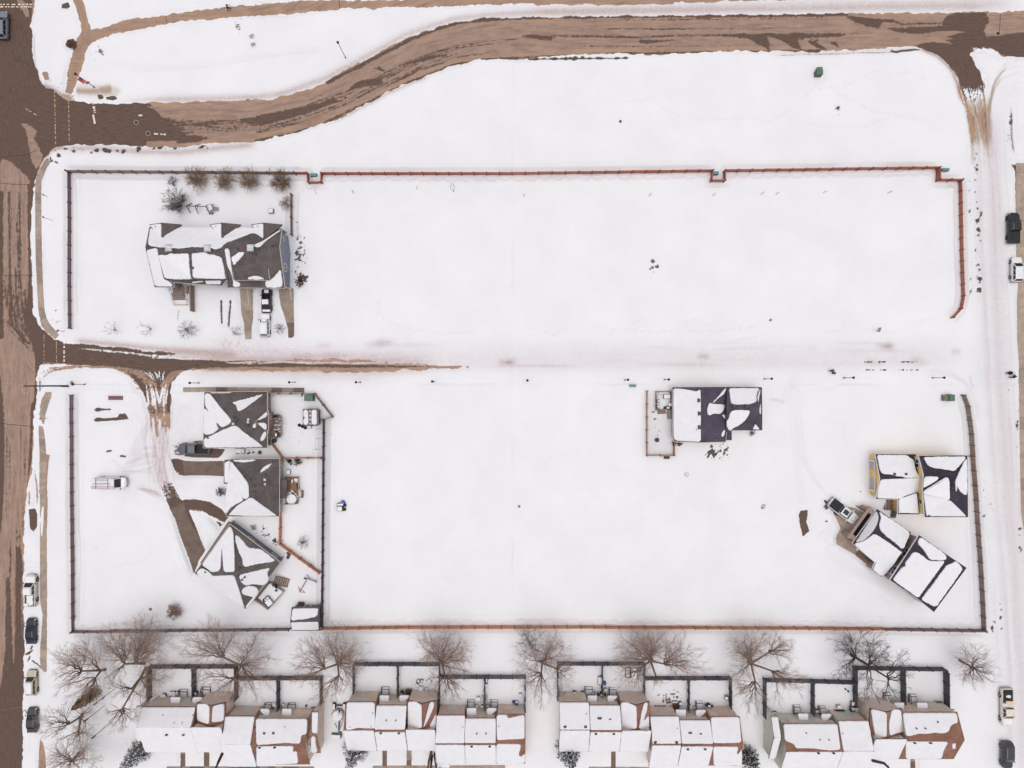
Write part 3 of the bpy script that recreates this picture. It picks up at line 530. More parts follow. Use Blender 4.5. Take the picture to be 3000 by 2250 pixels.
gm = bpy.data.materials.new('snow_and_asphalt');gm.use_nodes = True
nt = gm.node_tree;N = nt.nodes;L = nt.links;bs = N['Principled BSDF']
def A(name): n = N.new('ShaderNodeAttribute');n.attribute_name = name;return n.outputs['Fac']
def mth(op,a,b=None,c=None,cl=False):
    n = N.new('ShaderNodeMath');n.operation = op;n.use_clamp = cl
    for i,v in enumerate((a,b,c)):
        if v is None: continue
        if isinstance(v,(int,float)): n.inputs[i].default_value = v
        else: L.new(v,n.inputs[i])
    return n.outputs[0]
def nz(vec,scale,det=5,rough=.6):
    n = N.new('ShaderNodeTexNoise');n.inputs['Scale'].default_value = scale;n.inputs['Detail'].default_value = det;n.inputs['Roughness'].default_value = rough
    L.new(vec,n.inputs['Vector']);return n.outputs['Fac']
def rng_(v,a,b,c=0.,d=1.,smooth=False):
    n = N.new('ShaderNodeMapRange');n.interpolation_type = 'SMOOTHSTEP' if smooth else 'LINEAR'
    for i,q in zip((1,2,3,4),(a,b,c,d)): n.inputs[i].default_value = q
    L.new(v,n.inputs[0]);return n.outputs[0]
def mixc(f,a,b):
    n = N.new('ShaderNodeMix');n.data_type = 'RGBA'
    if isinstance(f,(int,float)): n.inputs['Factor'].default_value = f
    else: L.new(f,n.inputs['Factor'])
    for k,v in (('A',a),('B',b)):
        if isinstance(v,tuple): n.inputs[k].default_value = v
        else: L.new(v,n.inputs[k])
    return n.outputs['Result']
pos = N.new('ShaderNodeNewGeometry').outputs['Position']
cmb = N.new('ShaderNodeCombineXYZ');L.new(mth('MULTIPLY',A('us'),.12),cmb.inputs[0]);L.new(A('vs'),cmb.inputs[1]);rco = cmb.outputs[0]
n_edge = nz(pos,1.5,6,.65);n_fine = nz(pos,5.,4,.7);n_big = nz(pos,.12,4);n_st = nz(rco,1.6,6,.7);n_st2 = nz(rco,5.5,5,.75);n_med = nz(pos,.5,4)
snowf = rng_(mth('ADD',A('snow'),mth('ADD',mth('MULTIPLY',mth('SUBTRACT',n_edge,.5),.42),mth('MULTIPLY',mth('SUBTRACT',n_fine,.5),.22))),-.05,.05,0,1,True)
wetf = rng_(mth('ADD',A('wet'),mth('ADD',mth('MULTIPLY',mth('SUBTRACT',n_edge,.5),.75),mth('MULTIPLY',mth('SUBTRACT',n_st,.5),1.15))),-.09,.09,0,1,True)
dryc = mixc(rng_(n_st,.36,.66),srgb(138,113,101),srgb(168,142,127))
dryc = mixc(mth('MULTIPLY',rng_(n_med,.5,.68),.55),dryc,srgb(172,142,120))
edge_or = rng_(A('snow'),-1.5,-.25,0,.55,True);dryc = mixc(mth('MULTIPLY',edge_or,rng_(n_st,.3,.6)),dryc,srgb(180,143,114))
dryc = mixc(rng_(n_st2,.56,.70,0,.6),dryc,srgb(108,87,76));dryc = mixc(rng_(n_st,.30,.42,.5,0),dryc,srgb(122,100,90))
wetc = mixc(rng_(n_st2,.35,.65),srgb(80,63,57),srgb(108,88,77));wetc = mixc(rng_(n_med,.45,.75,0,.5),wetc,srgb(104,76,62))
wetc = mixc(rng_(n_edge,.62,.7,0,.35),wetc,srgb(58,44,39))
road = mixc(wetf,dryc,wetc)
sn = mixc(rng_(n_big,.35,.65),(.775,.765,.795,1),(.815,.805,.825,1))
spk = rng_(nz(pos,7.,2,.8),.60,.68);
sn = mixc(mth('MULTIPLY',mth('MULTIPLY',A('rough'),spk),.34),sn,(.42,.38,.40,1))
dm = mth('MULTIPLY',A('dirt'),rng_(mth('ADD',mth('MULTIPLY',n_edge,.5),mth('MULTIPLY',n_fine,.5)),.3,.62,.45,1.25),None,True)
sn = mixc(dm,sn,(.56,.46,.475,1))
brm = rng_(mth('ADD',A('brown'),mth('MULTIPLY',mth('SUBTRACT',n_fine,.5),.9)),.15,.75,0,.9);sn = mixc(mth('MULTIPLY',brm,rng_(A('brown'),0,.1)),sn,(.40,.29,.21,1))
grm = rng_(mth('ADD',A('grit'),mth('MULTIPLY',mth('SUBTRACT',n_fine,.5),1.1)),.3,.55);sn = mixc(mth('MULTIPLY',grm,rng_(A('grit'),.02,.15)),sn,(.10,.075,.065,1))
col = mixc(snowf,road,sn);L.new(col,bs.inputs['Base Color'])
L.new(mixc(snowf,(.62,.62,.62,1),(.8,.8,.8,1)),bs.inputs['Roughness'])
bs.inputs['Specular IOR Level'].default_value = .22
bp = N.new('ShaderNodeBump');bp.inputs['Distance'].default_value = .09
L.new(mth('ADD',mth('MULTIPLY',A('rough'),.9),.10),bp.inputs['Strength'])
L.new(mth('ADD',n_fine,mth('MULTIPLY',n_edge,1.6)),bp.inputs['Height']);L.new(bp.outputs[0],bs.inputs['Normal'])

def ground_piece(name,k):
    q = Q[cls == k]
    if not len(q): return
    u,inv = np.unique(q,return_inverse=True);inv = inv.reshape(-1,4)
    me = bpy.data.meshes.new(name);n = len(u);me.vertices.add(n);co = np.empty((n,3),np.float32);co[:,0] = VX[u];co[:,1] = VY[u];co[:,2] = VZ[u]
    me.vertices.foreach_set('co',co.ravel());me.loops.add(inv.size);me.loops.foreach_set('vertex_index',inv.ravel().astype(np.int32))
    me.polygons.add(len(q));me.polygons.foreach_set('loop_start',(np.arange(len(q)) * 4).astype(np.int32));me.polygons.foreach_set('use_smooth',np.ones(len(q),bool))
    me.update(calc_edges=True)
    for an,arr in ATT.items():
        a = me.attributes.new(an,'FLOAT','POINT');a.data.foreach_set('value',arr.ravel()[u].astype(np.float32))
    me.materials.append(gm);o = bpy.data.objects.new(name,me);C.objects.link(o);return tag(o,kind='structure')
for nm,k in (('snow_ground',0),('main_street',1),('curved_road',2),('lane',3),('side_street',4),('footpath',5),('bare_ground',6)): ground_piece(nm,k)
def gz(px,py):
    x = (px - 1500) / S;y = (1125 - py) / S
    return float(Z[min(np.searchsorted(ys,y),ny - 1),min(np.searchsorted(xs,x),nx - 1)])
def gzw(x,y): return float(Z[min(np.searchsorted(ys,y),ny - 1),min(np.searchsorted(xs,x),nx - 1)])

# painted lines on the streets
yel = mat('worn_yellow_paint',srgb(176,150,112),.8,var=.2,scale=2.5);whp = mat('worn_white_paint',srgb(222,206,184),.8,var=.18,scale=2.5)
def paint(name,a,b,wd,m,dash=None):
    A_,B_ = P(*a),P(*b);d = (B_ - A_);n = Vector((-d.y,d.x,0)).normalized() * wd / 2;Lm = d.length;mb = MB();t = 0.
    while t < Lm:
        e = min(t + (random.uniform(.2,.8) if dash else Lm),Lm);p,q = A_ + d * (t / Lm),A_ + d * (e / Lm);k = random.uniform(.75,1.05)
        mb.face([p - n * k + Vector((0,0,.012)),q - n * k + Vector((0,0,.012)),q + n * k + Vector((0,0,.012)),p + n * k + Vector((0,0,.012))])
        t = e + (random.uniform(.1,.5) if dash else 0)
    o = mb.build(name,m);return tag(o,kind='structure')
paint('road_marking',(160,262),(163,426),.2,yel,1);paint('road_marking',(201,296),(203,420),.2,yel,1);paint('road_marking',(272,298),(278,330),.42,whp,1);paint('road_marking',(273,336),(278,363),.42,whp)
paint('road_marking',(0,13),(95,13),.26,whp,1);paint('road_marking',(0,20),(92,20),.26,whp,1);paint('road_marking',(129,980),(129,1072),.16,yel,1);paint('road_marking',(165,1000),(166,1068),.16,yel,1);paint('road_marking',(188,1004),(188,1060),.32,whp,1)
paint('road_marking',(451,392),(486,394),.3,whp,1);paint('road_marking',(406,338),(417,338),.3,whp);paint('road_marking',(75,318),(112,340),.1,whp,1)
irn = mat('manhole_iron',(.05,.045,.042),.6,.3)
def manhole(px,py,lab,r=.36):
    t = root('manhole_cover',lab,'manhole',P(px,py,.012));b = MB();b.lathe(P(px,py,.0),[(r,.0),(r,.016),(r * .92,.02)],16);b.build('lid',irn,t)
    b = MB();b.lathe(P(px,py,.0),[(r * 1.25,.0),(r * 1.25,.013),(r * 1.02,.014)],16);b.build('collar',mat('pale_concrete',srgb(176,158,140),.9),t)
manhole(399,359,'round manhole in pale ring on the wet western end of the curved road');manhole(434,391,'manhole set in a square patch south of the pale ringed one');manhole(497,1029,'dark manhole on the lane north edge left of the bare tree');manhole(2924,98,'manhole on the curved road near the east corner')
# cracks in the street
crk = mat('crack_filler',(.05,.04,.034),.8)
for q in ([(0,1240),(25,1243),(60,1246),(98,1250)],[(35,175),(60,178),(80,183),(92,205)],[(8,808),(50,806),(95,806)],[(0,536),(40,540),(88,540)],[(0,460),(70,455),(110,440)],[(484,43),(489,66)],[(994,2),(996,25)],[(2931,42),(2928,95)]):
    b = MB()
    for a,c in zip(q[:-1],q[1:]):
        p0,p1 = P(*a),P(*c);d = (p1 - p0);n = Vector((-d.y,d.x,0)).normalized() * .05
        b.face([p0 - n + Vector((0,0,.008)),p1 - n + Vector((0,0,.008)),p1 + n + Vector((0,0,.008)),p0 + n + Vector((0,0,.008))])
    tag(b.build('street_crack',crk),kind='structure')

# concrete slabs: sidewalks, driveways, walks (each slab a piece)
conc = [mat('concrete_a',srgb(160,144,132),.85,var=.16,scale=.8,bump=.1),mat('concrete_b',srgb(148,132,119),.85,var=.16,scale=.8,bump=.1),mat('concrete_wet',srgb(106,88,77),.6,var=.2,scale=.7),mat('concrete_tan',srgb(168,149,132),.85,var=.14,scale=.8,bump=.1)]
def slabs(name,line,width,ln=2.2,mats=(0,0,1,3),th=.03):
    r = tag(bpy.data.objects.new(name,None),kind='structure');C.objects.link(r);p0 = P(*line[0]);r.location = p0;ORG[r.name] = (p0,0.);gap = .02
    pts = [P(*q) for q in line];seg = [(b - a).length for a,b in zip(pts[:-1],pts[1:])];T = sum(seg);n = max(1,int(round(T / ln)))
    def at(s):
        for a,b,l in zip(pts[:-1],pts[1:],seg):
            if s <= l + 1e-6: return a + (b - a) * (s / l),(b - a).normalized()
            s -= l
        return pts[-1],(pts[-1] - pts[-2]).normalized()
    for k in range(n):
        (a,ta),(b,tb) = at(T * k / n + gap),at(T * (k + 1) / n - gap);na = Vector((-ta.y,ta.x,0)) * width / 2;nb = Vector((-tb.y,tb.x,0)) * width / 2
        if k: na = (na + plast).normalized() * width / 2
        plast = nb
        MB().prism([a + na,a - na,b - nb,b + nb],-.05,th + random.uniform(-.004,.004)).build('slab',conc[random.choice(mats)],r)
    return r
slabs('sidewalk',[(143,470),(128,492),(113,529),(112,563),(112,640),(114,766),(119,868),(122,915),(131,945),(150,970),(168,988)],1.15)
slabs('sidewalk',[(143,1150),(133,1185),(124,1215),(122,1260),(126,1330),(126,1440),(127,1690),(127,1968)],1.2,2.25)
slabs('sidewalk',[(536,1142),(640,1141),(760,1142),(892,1143)],.92,2.1,(2,2,2,0,1))
slabs('sidewalk',[(2990,470),(2990,840),(2997,1200),(3004,1500),(3020,1900)],1.7,2.3,(0,3,3,1))
for i,(x,y0) in enumerate(((536,2190),(605.5,2190),(1127,2190),(1198.5,2190),(1797,2195),(2674,2215))): slabs('front_walk',[(x,y0),(x,2262)],.86 if x != 605.5 else 1.,1.1,(2,1,2))
slabs('front_sidewalk',[(488,2252),(920,2252)],.9,1.5,(2,1));slabs('front_sidewalk',[(1090,2250),(1480,2248)],.9,1.5);slabs('front_sidewalk',[(1725,2253),(1920,2254)],.9,1.5)
def padslabs(name,quads,mats=(0,1,3)):
    r = tag(bpy.data.objects.new(name,None),kind='structure');C.objects.link(r);p0 = P(*quads[0][0]);r.location = p0;ORG[r.name] = (p0,0.)
    for q in quads:
        pts = [P(*v) for v in q];c = sum(pts,Vector()) / len(pts);pts = [v + (c - v).normalized() * .015 for v in pts]
        MB().prism(pts,-.05,.03 + random.uniform(-.003,.003)).build('slab',conc[random.choice(mats)],r)
padslabs('driveway',[[(702,843),(742,843),(741,868),(704,868)],[(704,868),(741,868),(741,909),(706,909)],[(706,909),(741,909),(741,945),(712,945)],[(712,945),(740,945),(738,970),(716,970)],[(716,970),(738,970),(737,994),(718,994)]],(1,1,0))
padslabs('driveway',[[(816,845),(860,845),(861,878),(820,878)],[(820,878),(861,878),(861,912),(824,912)],[(824,912),(861,912),(862,945),(832,945)],[(836,945),(862,945),(862,990),(844,990)]],(1,2,1))
padslabs('driveway',[[(535,1350),(596,1352),(598,1393),(540,1393)],[(596,1352),(656,1351),(656,1395),(598,1393)]],(2,2))
padslabs('driveway',[[(500,1490),(540,1470),(548,1510),(512,1530)],[(512,1530),(548,1510),(575,1560),(535,1585)],[(535,1585),(575,1560),(602,1610),(558,1640)],[(558,1640),(602,1610),(590,1635),(566,1680)]],(2,))
padslabs('driveway',[[(2450,1482),(2500,1484),(2545,1515),(2528,1545),(2462,1548)],[(2462,1548),(2528,1545),(2510,1582),(2452,1580)],[(2450,1580),(2511,1582),(2506,1626),(2470,1606),(2450,1594)]],(0,0,1))
# ------------------------------------------------------------------ houses
SH_GREY = shingle('grey_shingle',srgb(74,66,67),srgb(120,110,108));SH_SLATE = shingle('slate_shingle',srgb(62,55,68),srgb(100,92,108));SH_RED = shingle('red_brown_shingle',srgb(120,84,74),srgb(164,122,104));SH_DARK = shingle('dark_shingle',srgb(54,48,62),srgb(74,66,80))
TRIM = mat('trim_pale',srgb(205,192,186),.6,var=.05);TRIMD = mat('trim_dark',srgb(74,64,68),.6,var=.06);TRIMW = mat('trim_white',srgb(226,220,222),.5,var=.04)
GLASS = mat('window_glass',(.03,.035,.05),.12,var=.2,spec=.6);VENT = mat('vent_metal',(.07,.065,.075),.55,.4);VENTL = mat('vent_pale',srgb(186,190,192),.5,.3)
DECK = mat('deck_wood_grey',srgb(134,112,102),.85,var=.2,scale=2);DECKO = mat('deck_wood_orange',srgb(134,98,74),.8,var=.18,scale=2);RAILD = mat('rail_dark',srgb(78,66,62),.7)
def V3(v): return v if isinstance(v,Vector) else P(*v)
def plane_of(a,b,c):
    n = (b - a).cross(c - a).normalized();return (n if n.z > 0 else -n),a
def hit(px,py,pl):
    n,a = pl;o = Vector((0,0,H));g = P(px,py,0);d = g - o;return o + d * ((a - o).dot(n) / d.dot(n))
def jag_loop(pts,step,amp):
    out = []
    for a,b in zip(pts,pts[1:] + pts[:1]):
        l = (b - a).length;n = max(1,int(l / step));t = (b - a) / max(l,1e-6);nr = Vector((-t.y,t.x,0))
        for k in range(n): out.append(a + (b - a) * k / n + nr * (random.uniform(-amp,amp) if k else random.uniform(-amp,amp) * .3))
    return out
def slab_on(parent,pl,px,th=.2,jag=.05,name='snow_cover',m=None,extra=()):
    q_ = []
    for i,b in enumerate(px):
        a,c = px[i - 1],px[(i + 1) % len(px)]
        for o in (a,c):
            l = math.hypot(o[0] - b[0],o[1] - b[1]) + 1e-6;k = min(.3,5. / l) if len(px) > 4 else min(.12,2.5 / l);q_.append((b[0] + (o[0] - b[0]) * k,b[1] + (o[1] - b[1]) * k))
    px = q_
    if sum(px[i][0] * px[(i + 1) % len(px)][1] - px[(i + 1) % len(px)][0] * px[i][1] for i in range(len(px))) > 0: px = px[::-1]
    lo = jag_loop([max([hit(x,y,q) for q in (pl,*extra)],key=lambda v: v.z) for x,y in px],.28,jag);c = sum(lo,Vector()) / len(lo);n = len(lo);up = Vector((0,0,1));vs = [p + up * .01 for p in lo]
    ins = []
    for i,p in enumerate(lo):
        t = (lo[(i + 1) % n] - lo[i - 1]);q = Vector((-t.y,t.x,0));q = q.normalized() if q.length > 1e-6 else Vector()
        ins.append(q)
    vs += [p + up * th * .65 + q * .015 for p,q in zip(lo,ins)] + [p + up * th + q * .07 for p,q in zip(lo,ins)]
    # drop the inset's z to the slope so the top stays parallel to the roof
    nn = pl[0]
    for i in range(n):
        for k in (1,2):
            v = vs[k * n + i];b = lo[i];dz = -(nn.x * (v.x - b.x) + nn.y * (v.y - b.y)) / nn.z;vs[k * n + i] = Vector((v.x,v.y,v.z + dz))
    fs = [(k * n + i,k * n + (i + 1) % n,(k + 1) * n + (i + 1) % n,(k + 1) * n + i) for k in (0,1) for i in range(n)] + [tuple(range(2 * n,3 * n))]
    mb = MB();mb.add(vs,fs);return mb.build(name,m or snow_m,parent)
class House:
    def __init__(s,name,label,cat,base,group=None): s.r = root(name,label,cat,P(base[0],base[1],0),0,group);s.vols = [];s.base = base
    def vol(s,V,faces,outline,wallm,roofm,trim=None,over=.35,ground=-.1,th=.14,wname='wall',rname='roof',walls=True):
        V = {k: V3(v) for k,v in V.items()};r = MB();ks = list(V)
        for f in faces:
            p = [V[k] for k in f];nrm = (p[1] - p[0]).cross(p[2] - p[0])
            if nrm.z < 0: p = p[::-1]
            for tri in ([p] if len(p) == 3 else [p]):
                r.face(tri);r.face([q - Vector((0,0,th)) for q in tri][::-1])
        o = [V[k] for k in outline];ar = sum(o[i].x * o[(i + 1) % len(o)].y - o[(i + 1) % len(o)].x * o[i].y for i in range(len(o)))
        if ar < 0: o = o[::-1];outline = outline[::-1]
        n = len(o);dz = Vector((0,0,th))
        for i in range(n): r.face([o[i] - dz,o[(i + 1) % n] - dz,o[(i + 1) % n],o[i]])
        ro = r.build(rname,roofm,s.r)
        tr = MB()
        if trim:
            for i in range(n):
                a,b = o[i],o[(i + 1) % n];t = (b - a);t.z = 0;nr = Vector((t.y,-t.x,0)).normalized();q = [a + nr * .005,b + nr * .005,b + nr * .07,a + nr * .07]
                tr.add([v - Vector((0,0,.22)) for v in q] + [v + Vector((0,0,.015)) for v in q],[(3,2,1,0),(4,5,6,7),(0,1,5,4),(1,2,6,5),(2,3,7,6),(3,0,4,7)])
            tr.build('fascia',trim,ro)
        ins = []
        for i in range(n):
            a,b,c = o[i - 1],o[i],o[(i + 1) % n];e1 = (b - a);e1.z = 0;e2 = (c - b);e2.z = 0;n1 = Vector((-e1.y,e1.x,0)).normalized();n2 = Vector((-e2.y,e2.x,0)).normalized()
            d = n1 + n2;d = d / max(.35,d.length_squared) * 2 if d.length > .1 else n1
            ins.append(b + d * over)
        vo = dict(roof=ro,V=V,top=[p - Vector((0,0,th + .02)) for p in ins],out=outline,n=n,faces=faces)
        if walls:
            wb = MB();z0 = ground
            for i in range(n):
                a,b = vo['top'][i],vo['top'][(i + 1) % n];wb.face([Vector((a.x,a.y,z0)),Vector((b.x,b.y,z0)),b,a])
            vo['wall'] = wb.build(wname,wallm,s.r)
        s.vols.append(vo);return vo
    def pl(s,vo,ks): return plane_of(*[vo['V'][k] for k in ks[:3]])
    def snow(s,vo,ks,px,th=.2,jag=.05):
        for f in vo['faces']:
            if set(ks) <= set(f) and len(f) >= 4: ks = f;break
        ps = [s.pl(vo,ks)] + ([plane_of(vo['V'][ks[0]],vo['V'][ks[2]],vo['V'][ks[3]]),plane_of(vo['V'][ks[1]],vo['V'][ks[2]],vo['V'][ks[3]])] if len(ks) >= 4 else [])
        return slab_on(vo['roof'],ps[0],px,th,jag,extra=ps[1:])
    def edge(s,vo,k0,k1):
        o = vo['out'];n = vo['n']
        for i in range(n):
            if {o[i],o[(i + 1) % n]} == {k0,k1}: return vo['top'][i],vo['top'][(i + 1) % n]
    def window(s,vo,k0,k1,t,z,wd,ht,frame=None,name='window',panes=2,pane=None):
        a,b = s.edge(vo,k0,k1);d = (b - a);d.z = 0;L_ = d.length;d.normalize();nr = Vector((d.y,-d.x,0));c = a + d * (L_ * t);c.z = z
        M = Matrix((( d.x,nr.x,0,c.x),(d.y,nr.y,0,c.y),(0,0,1,c.z),(0,0,0,1)))
        f = MB()
        for (x,zz,sx,sz) in ((0,ht / 2,wd,.12),(0,-ht / 2,wd,.12),(-wd / 2,0,.12,ht + .12),(wd / 2,0,.12,ht + .12)) + (((0,0,.08,ht),) if panes == 2 else ()): f.box((x,.02,zz),(sx,.10,sz),M=M)
        fo = f.build(name,frame or TRIMW,s.r);MB().box((0,.01,0),(wd - .1,.06,ht - .1),M=M).build('pane',pane or GLASS,fo);return fo
    def vent(s,vo,ks,x,y,sz=.3,m=None,h=.28,name='roof_vent'):
        p = hit(x,y,s.pl(vo,ks));b = MB();b.box((p.x,p.y,p.z + h * .35),(sz,sz,h));b.box((p.x,p.y,p.z + h * .8),(sz * 1.35,sz * 1.35,h * .3),taper=.75);b.build(name,m or VENT,vo['roof'])
    def pipe(s,vo,ks,x,y,r=.07,h=.45):
        p = hit(x,y,s.pl(vo,ks));b = MB();b.tube((p.x,p.y,p.z - .05),(p.x,p.y,p.z + h),r,n=8);b.lathe((p.x,p.y,p.z - .02),[(r * 2.6,0),(r * 2.2,.08),(r,.12)],8);b.build('vent_pipe',VENT,vo['roof'])
def railing(parent,pts,z,h=.95,m=None,name='railing',gap=.35):
    b = MB()
    for a,c in zip(pts[:-1],pts[1:]):
        a = Vector((a.x,a.y,z if a.z == 0 else a.z));c = Vector((c.x,c.y,z if c.z == 0 else c.z));n = max(1,int((c - a).length / gap));rz = math.atan2(c.y - a.y,c.x - a.x);up = Vector((0,0,h))
        for k in range(n + 1):
            q = a + (c - a) * k / n;e = .1 if k in (0,n) else .045;b.box((q.x,q.y,q.z + h / 2),(e,e,h),rz)
        for zz in (.12,h): b.tube(a + up * (zz / h),c + up * (zz / h),.055 if zz == h else .035,n=4)
    return b.build(name,m or DECK,parent)
def boards(parent,quad,z,th=.06,bw=.2,m=None,name='deck',along=0):
    """deck floor laid as separate boards between two opposite edges of a quad"""
    q = [V3(v) for v in quad];q = q[along:] + q[:along];n = max(2,int((q[1] - q[0]).length / bw));b = MB()
    for k in range(n):
        t0,t1 = k / n + .04 / n,(k + 1) / n - .04 / n;p = [q[0].lerp(q[1],t0),q[0].lerp(q[1],t1),q[3].lerp(q[2],t1),q[3].lerp(q[2],t0)];zz = z + random.uniform(-.006,.006)
        b.prism([(v.x,v.y) for v in p],zz - th,zz)
    return b.build(name,m or DECK,parent)
def steps(parent,a,b,wd,z1,n,m=None,name='stair'):
    """treads from foot a up to head b"""
    a,b = V3(a),V3(b);d = (b - a);d.z = 0;rz = math.atan2(d.y,d.x);mb = MB()
    for k in range(n):
        q = a + d * ((k + .5) / n);mb.box((q.x,q.y,z1 * (k + 1) / n - .03),(d.length / n * .82,wd,.06),rz)
    for sgn in (-1,1):
        nr = Vector((-d.y,d.x,0)).normalized() * (wd / 2 + .03) * sgn
        mb.add([a + nr + Vector((0,0,-.05)),b + nr + Vector((0,0,z1 - .25)),b + nr + Vector((0,0,z1)),a + nr + Vector((0,0,.15))] + [v + nr.normalized() * .05 for v in (a + nr + Vector((0,0,-.05)),b + nr + Vector((0,0,z1 - .25)),b + nr + Vector((0,0,z1)),a + nr + Vector((0,0,.15)))],[(0,1,2,3),(7,6,5,4),(0,3,7,4),(3,2,6,7),(2,1,5,6),(1,0,4,5)])
    return mb.build(name,m or DECK,parent)

# --- A: the grey townhouse of three units
a_ = lambda x,y,*z: (410 + x * .217,630 + y * .217,*z)
al = lambda *q: [a_(*p) for p in q]
WGREY = siding('siding_blue_grey',srgb(128,134,150));WGREY2 = siding('siding_grey_mid',srgb(160,156,160))
A = House('townhouse','grey townhouse of three units with dark half bare shingle roof and three north gables','house',(640,740))
m_ = A.vol(dict(nw=a_(128,165,5.),ne=a_(1912,192,5.),re=a_(1882,430,7.7),rw=a_(75,442,7.7),sw=a_(200,972,4.),se=a_(1956,985,4.),s1=a_(462,974,4.),m1=a_(448,890,4.57),m2=a_(1178,892,4.57),s2=a_(1182,979,4.),t1=a_(340,441,7.7),t2=a_(1110,436,7.7)),[['nw','rw','re','ne'],['rw','sw','s1','m1','t1'],['t1','m1','m2','t2'],['t2','m2','s2','se','re']],['nw','rw','sw','s1','m1','m2','s2','se','re','ne'],WGREY,SH_GREY,TRIM)
for i,(x0,xm,x1) in enumerate(((130,295,560),(945,1105,1362),(1505,1672,1920))):
    d_ = A.vol(dict(l=a_(x0,132,5.02),p=a_(xm,108,6.7),r=a_(x1,132,5.02),b=a_(xm,332,6.72)),[['l','p','b'],['r','p','b']],['l','p','r','b'],WGREY2,SH_GREY,TRIMD,over=.3,wname='gable_wall',rname='gable_roof')
    A.snow(d_,['l','p','b'],al((x0 + 6,136),(xm - 6,114),(xm - 4,318)),jag=.02);A.pipe(d_,['l','p','b'],*a_(xm - 75,160))
A.snow(m_,['nw','rw','re'],al((125,275),(140,172),(300,172),(305,325),(350,270),(420,200),(560,166),(1108,168),(1118,330),(1160,250),(1220,205),(1290,180),(1360,168),(1672,168),(1668,325),(1590,265),(1530,240),(1440,275),(1270,340),(1150,385),(1100,445),(1010,470),(960,440),(700,432),(560,455),(470,448),(250,436),(112,410)))
A.snow(m_,['nw','rw','re'],al((1525,412),(1660,350),(1890,200),(1904,212),(1700,352),(1622,438),(1565,436)),jag=.03)
A.snow(m_,['rw','sw','se'],al((90,475),(150,462),(238,440),(250,530),(330,868),(420,905),(452,968),(205,962)),jag=.03)
A.snow(m_,['rw','sw','se'],al((1690,890),(1760,885),(1850,800),(1900,725),(1930,945),(1900,978),(1700,980)),jag=.09)
A.snow(m_,['rw','sw','se'],al((1142,452),(1208,452),(1228,600),(1252,800),(1262,884),(1352,905),(1360,970),(1255,975),(1262,900),(1232,780),(1182,690)),jag=.03)
g1 = A.vol(dict(bl=a_(245,522,6.9),bm=a_(682,505,7.5),br=a_(1122,480,7.),fr=a_(1188,868,5.),fm=a_(702,866,6.8),fl=a_(330,864,5.)),[['bl','bm','fm'],['bl','fm','fl'],['bm','br','fr'],['bm','fr','fm']],['bl','fl','fm','fr','br','bm'],WGREY2,SH_GREY,TRIMD,over=.25,wname='front_wall',rname='front_roof')
A.snow(g1,['bl','bm','fm'],al((258,535),(370,545),(412,510),(470,525),(662,515),(672,700),(696,872),(462,708)),jag=.05);A.snow(g1,['bl','fm','fl'],al((250,528),(478,686),(704,854),(700,866),(520,872),(336,858)),jag=.03)
A.snow(g1,['bm','br','fr'],al((692,520),(890,498),(930,535),(1000,530),(1050,555),(1105,548),(1135,700),(1160,862)),jag=.05);A.snow(g1,['bm','fr','fm'],al((700,508),(1170,838),(1150,866),(940,862),(716,850)),jag=.03)
pr = A.vol(dict(nl=a_(408,872,5.0),nr=a_(1178,868,5.0),sr=a_(1105,955,4.1),sl=a_(432,906,4.6)),[['nl','nr','sr','sl']],['nl','nr','sr','sl'],WGREY2,SH_GREY,TRIM,over=.3,rname='porch_roof',walls=False)
A.snow(pr,['nl','nr','sr'],al((880,885),(1100,885),(1090,935),(900,935)),jag=.04);A.snow(pr,['nl','nr','sr'],al((712,898),(850,886),(856,905),(712,922)),jag=.03)
g2 = A.vol(dict(bl=a_(1215,500,6.7),bm=a_(1470,470,7.5),br=a_(1690,448,7.1),fr=a_(1752,880,5.),fm=a_(1492,876,6.6),fl=a_(1276,880,4.9)),[['bl','bm','fm'],['bl','fm','fl'],['bm','br','fr'],['bm','fr','fm']],['bl','fl','fm','fr','br','bm'],WGREY2,SH_GREY,TRIM,over=.25,wname='front_wall',rname='front_roof')
A.snow(g2,['bl','bm','fm'],al((1225,510),(1300,498),(1408,500),(1412,525),(1340,610),(1262,690)),jag=.09);A.snow(g2,['bm','fr','fm'],al((1450,872),(1470,835),(1560,818),(1650,838),(1690,872)),jag=.08)
for x,y in ((400,450),(922,452),(1500,448)): A.vent(m_,['rw','sw','se'],*a_(x,y),.95,VENTL,.6,'skylight_box')
for x,y in ((180,405),): A.vent(m_,['nw','rw','re'],*a_(x,y),.3)
for x,y in ((1320,460),(1600,462),(1790,415)): A.vent(m_,['rw','sw','se'],*a_(x,y),.32)
A.vent(g1,['bm','fr','fm'],*a_(716,716),.35);A.vent(g2,['bm','br','fr'],*a_(1568,535),.3)
A.window(m_,'re','se',.55,3.1,1.3,1.5)
for t_,z_ in ((.25,3.4),(.32,3.4)): A.window(m_,'ne','re',t_ * 2.4,z_,.3,.3,panes=1)
for t_ in (.2,.45,.75): A.window(m_,'s2','se',t_,1.6,1.4,1.4)
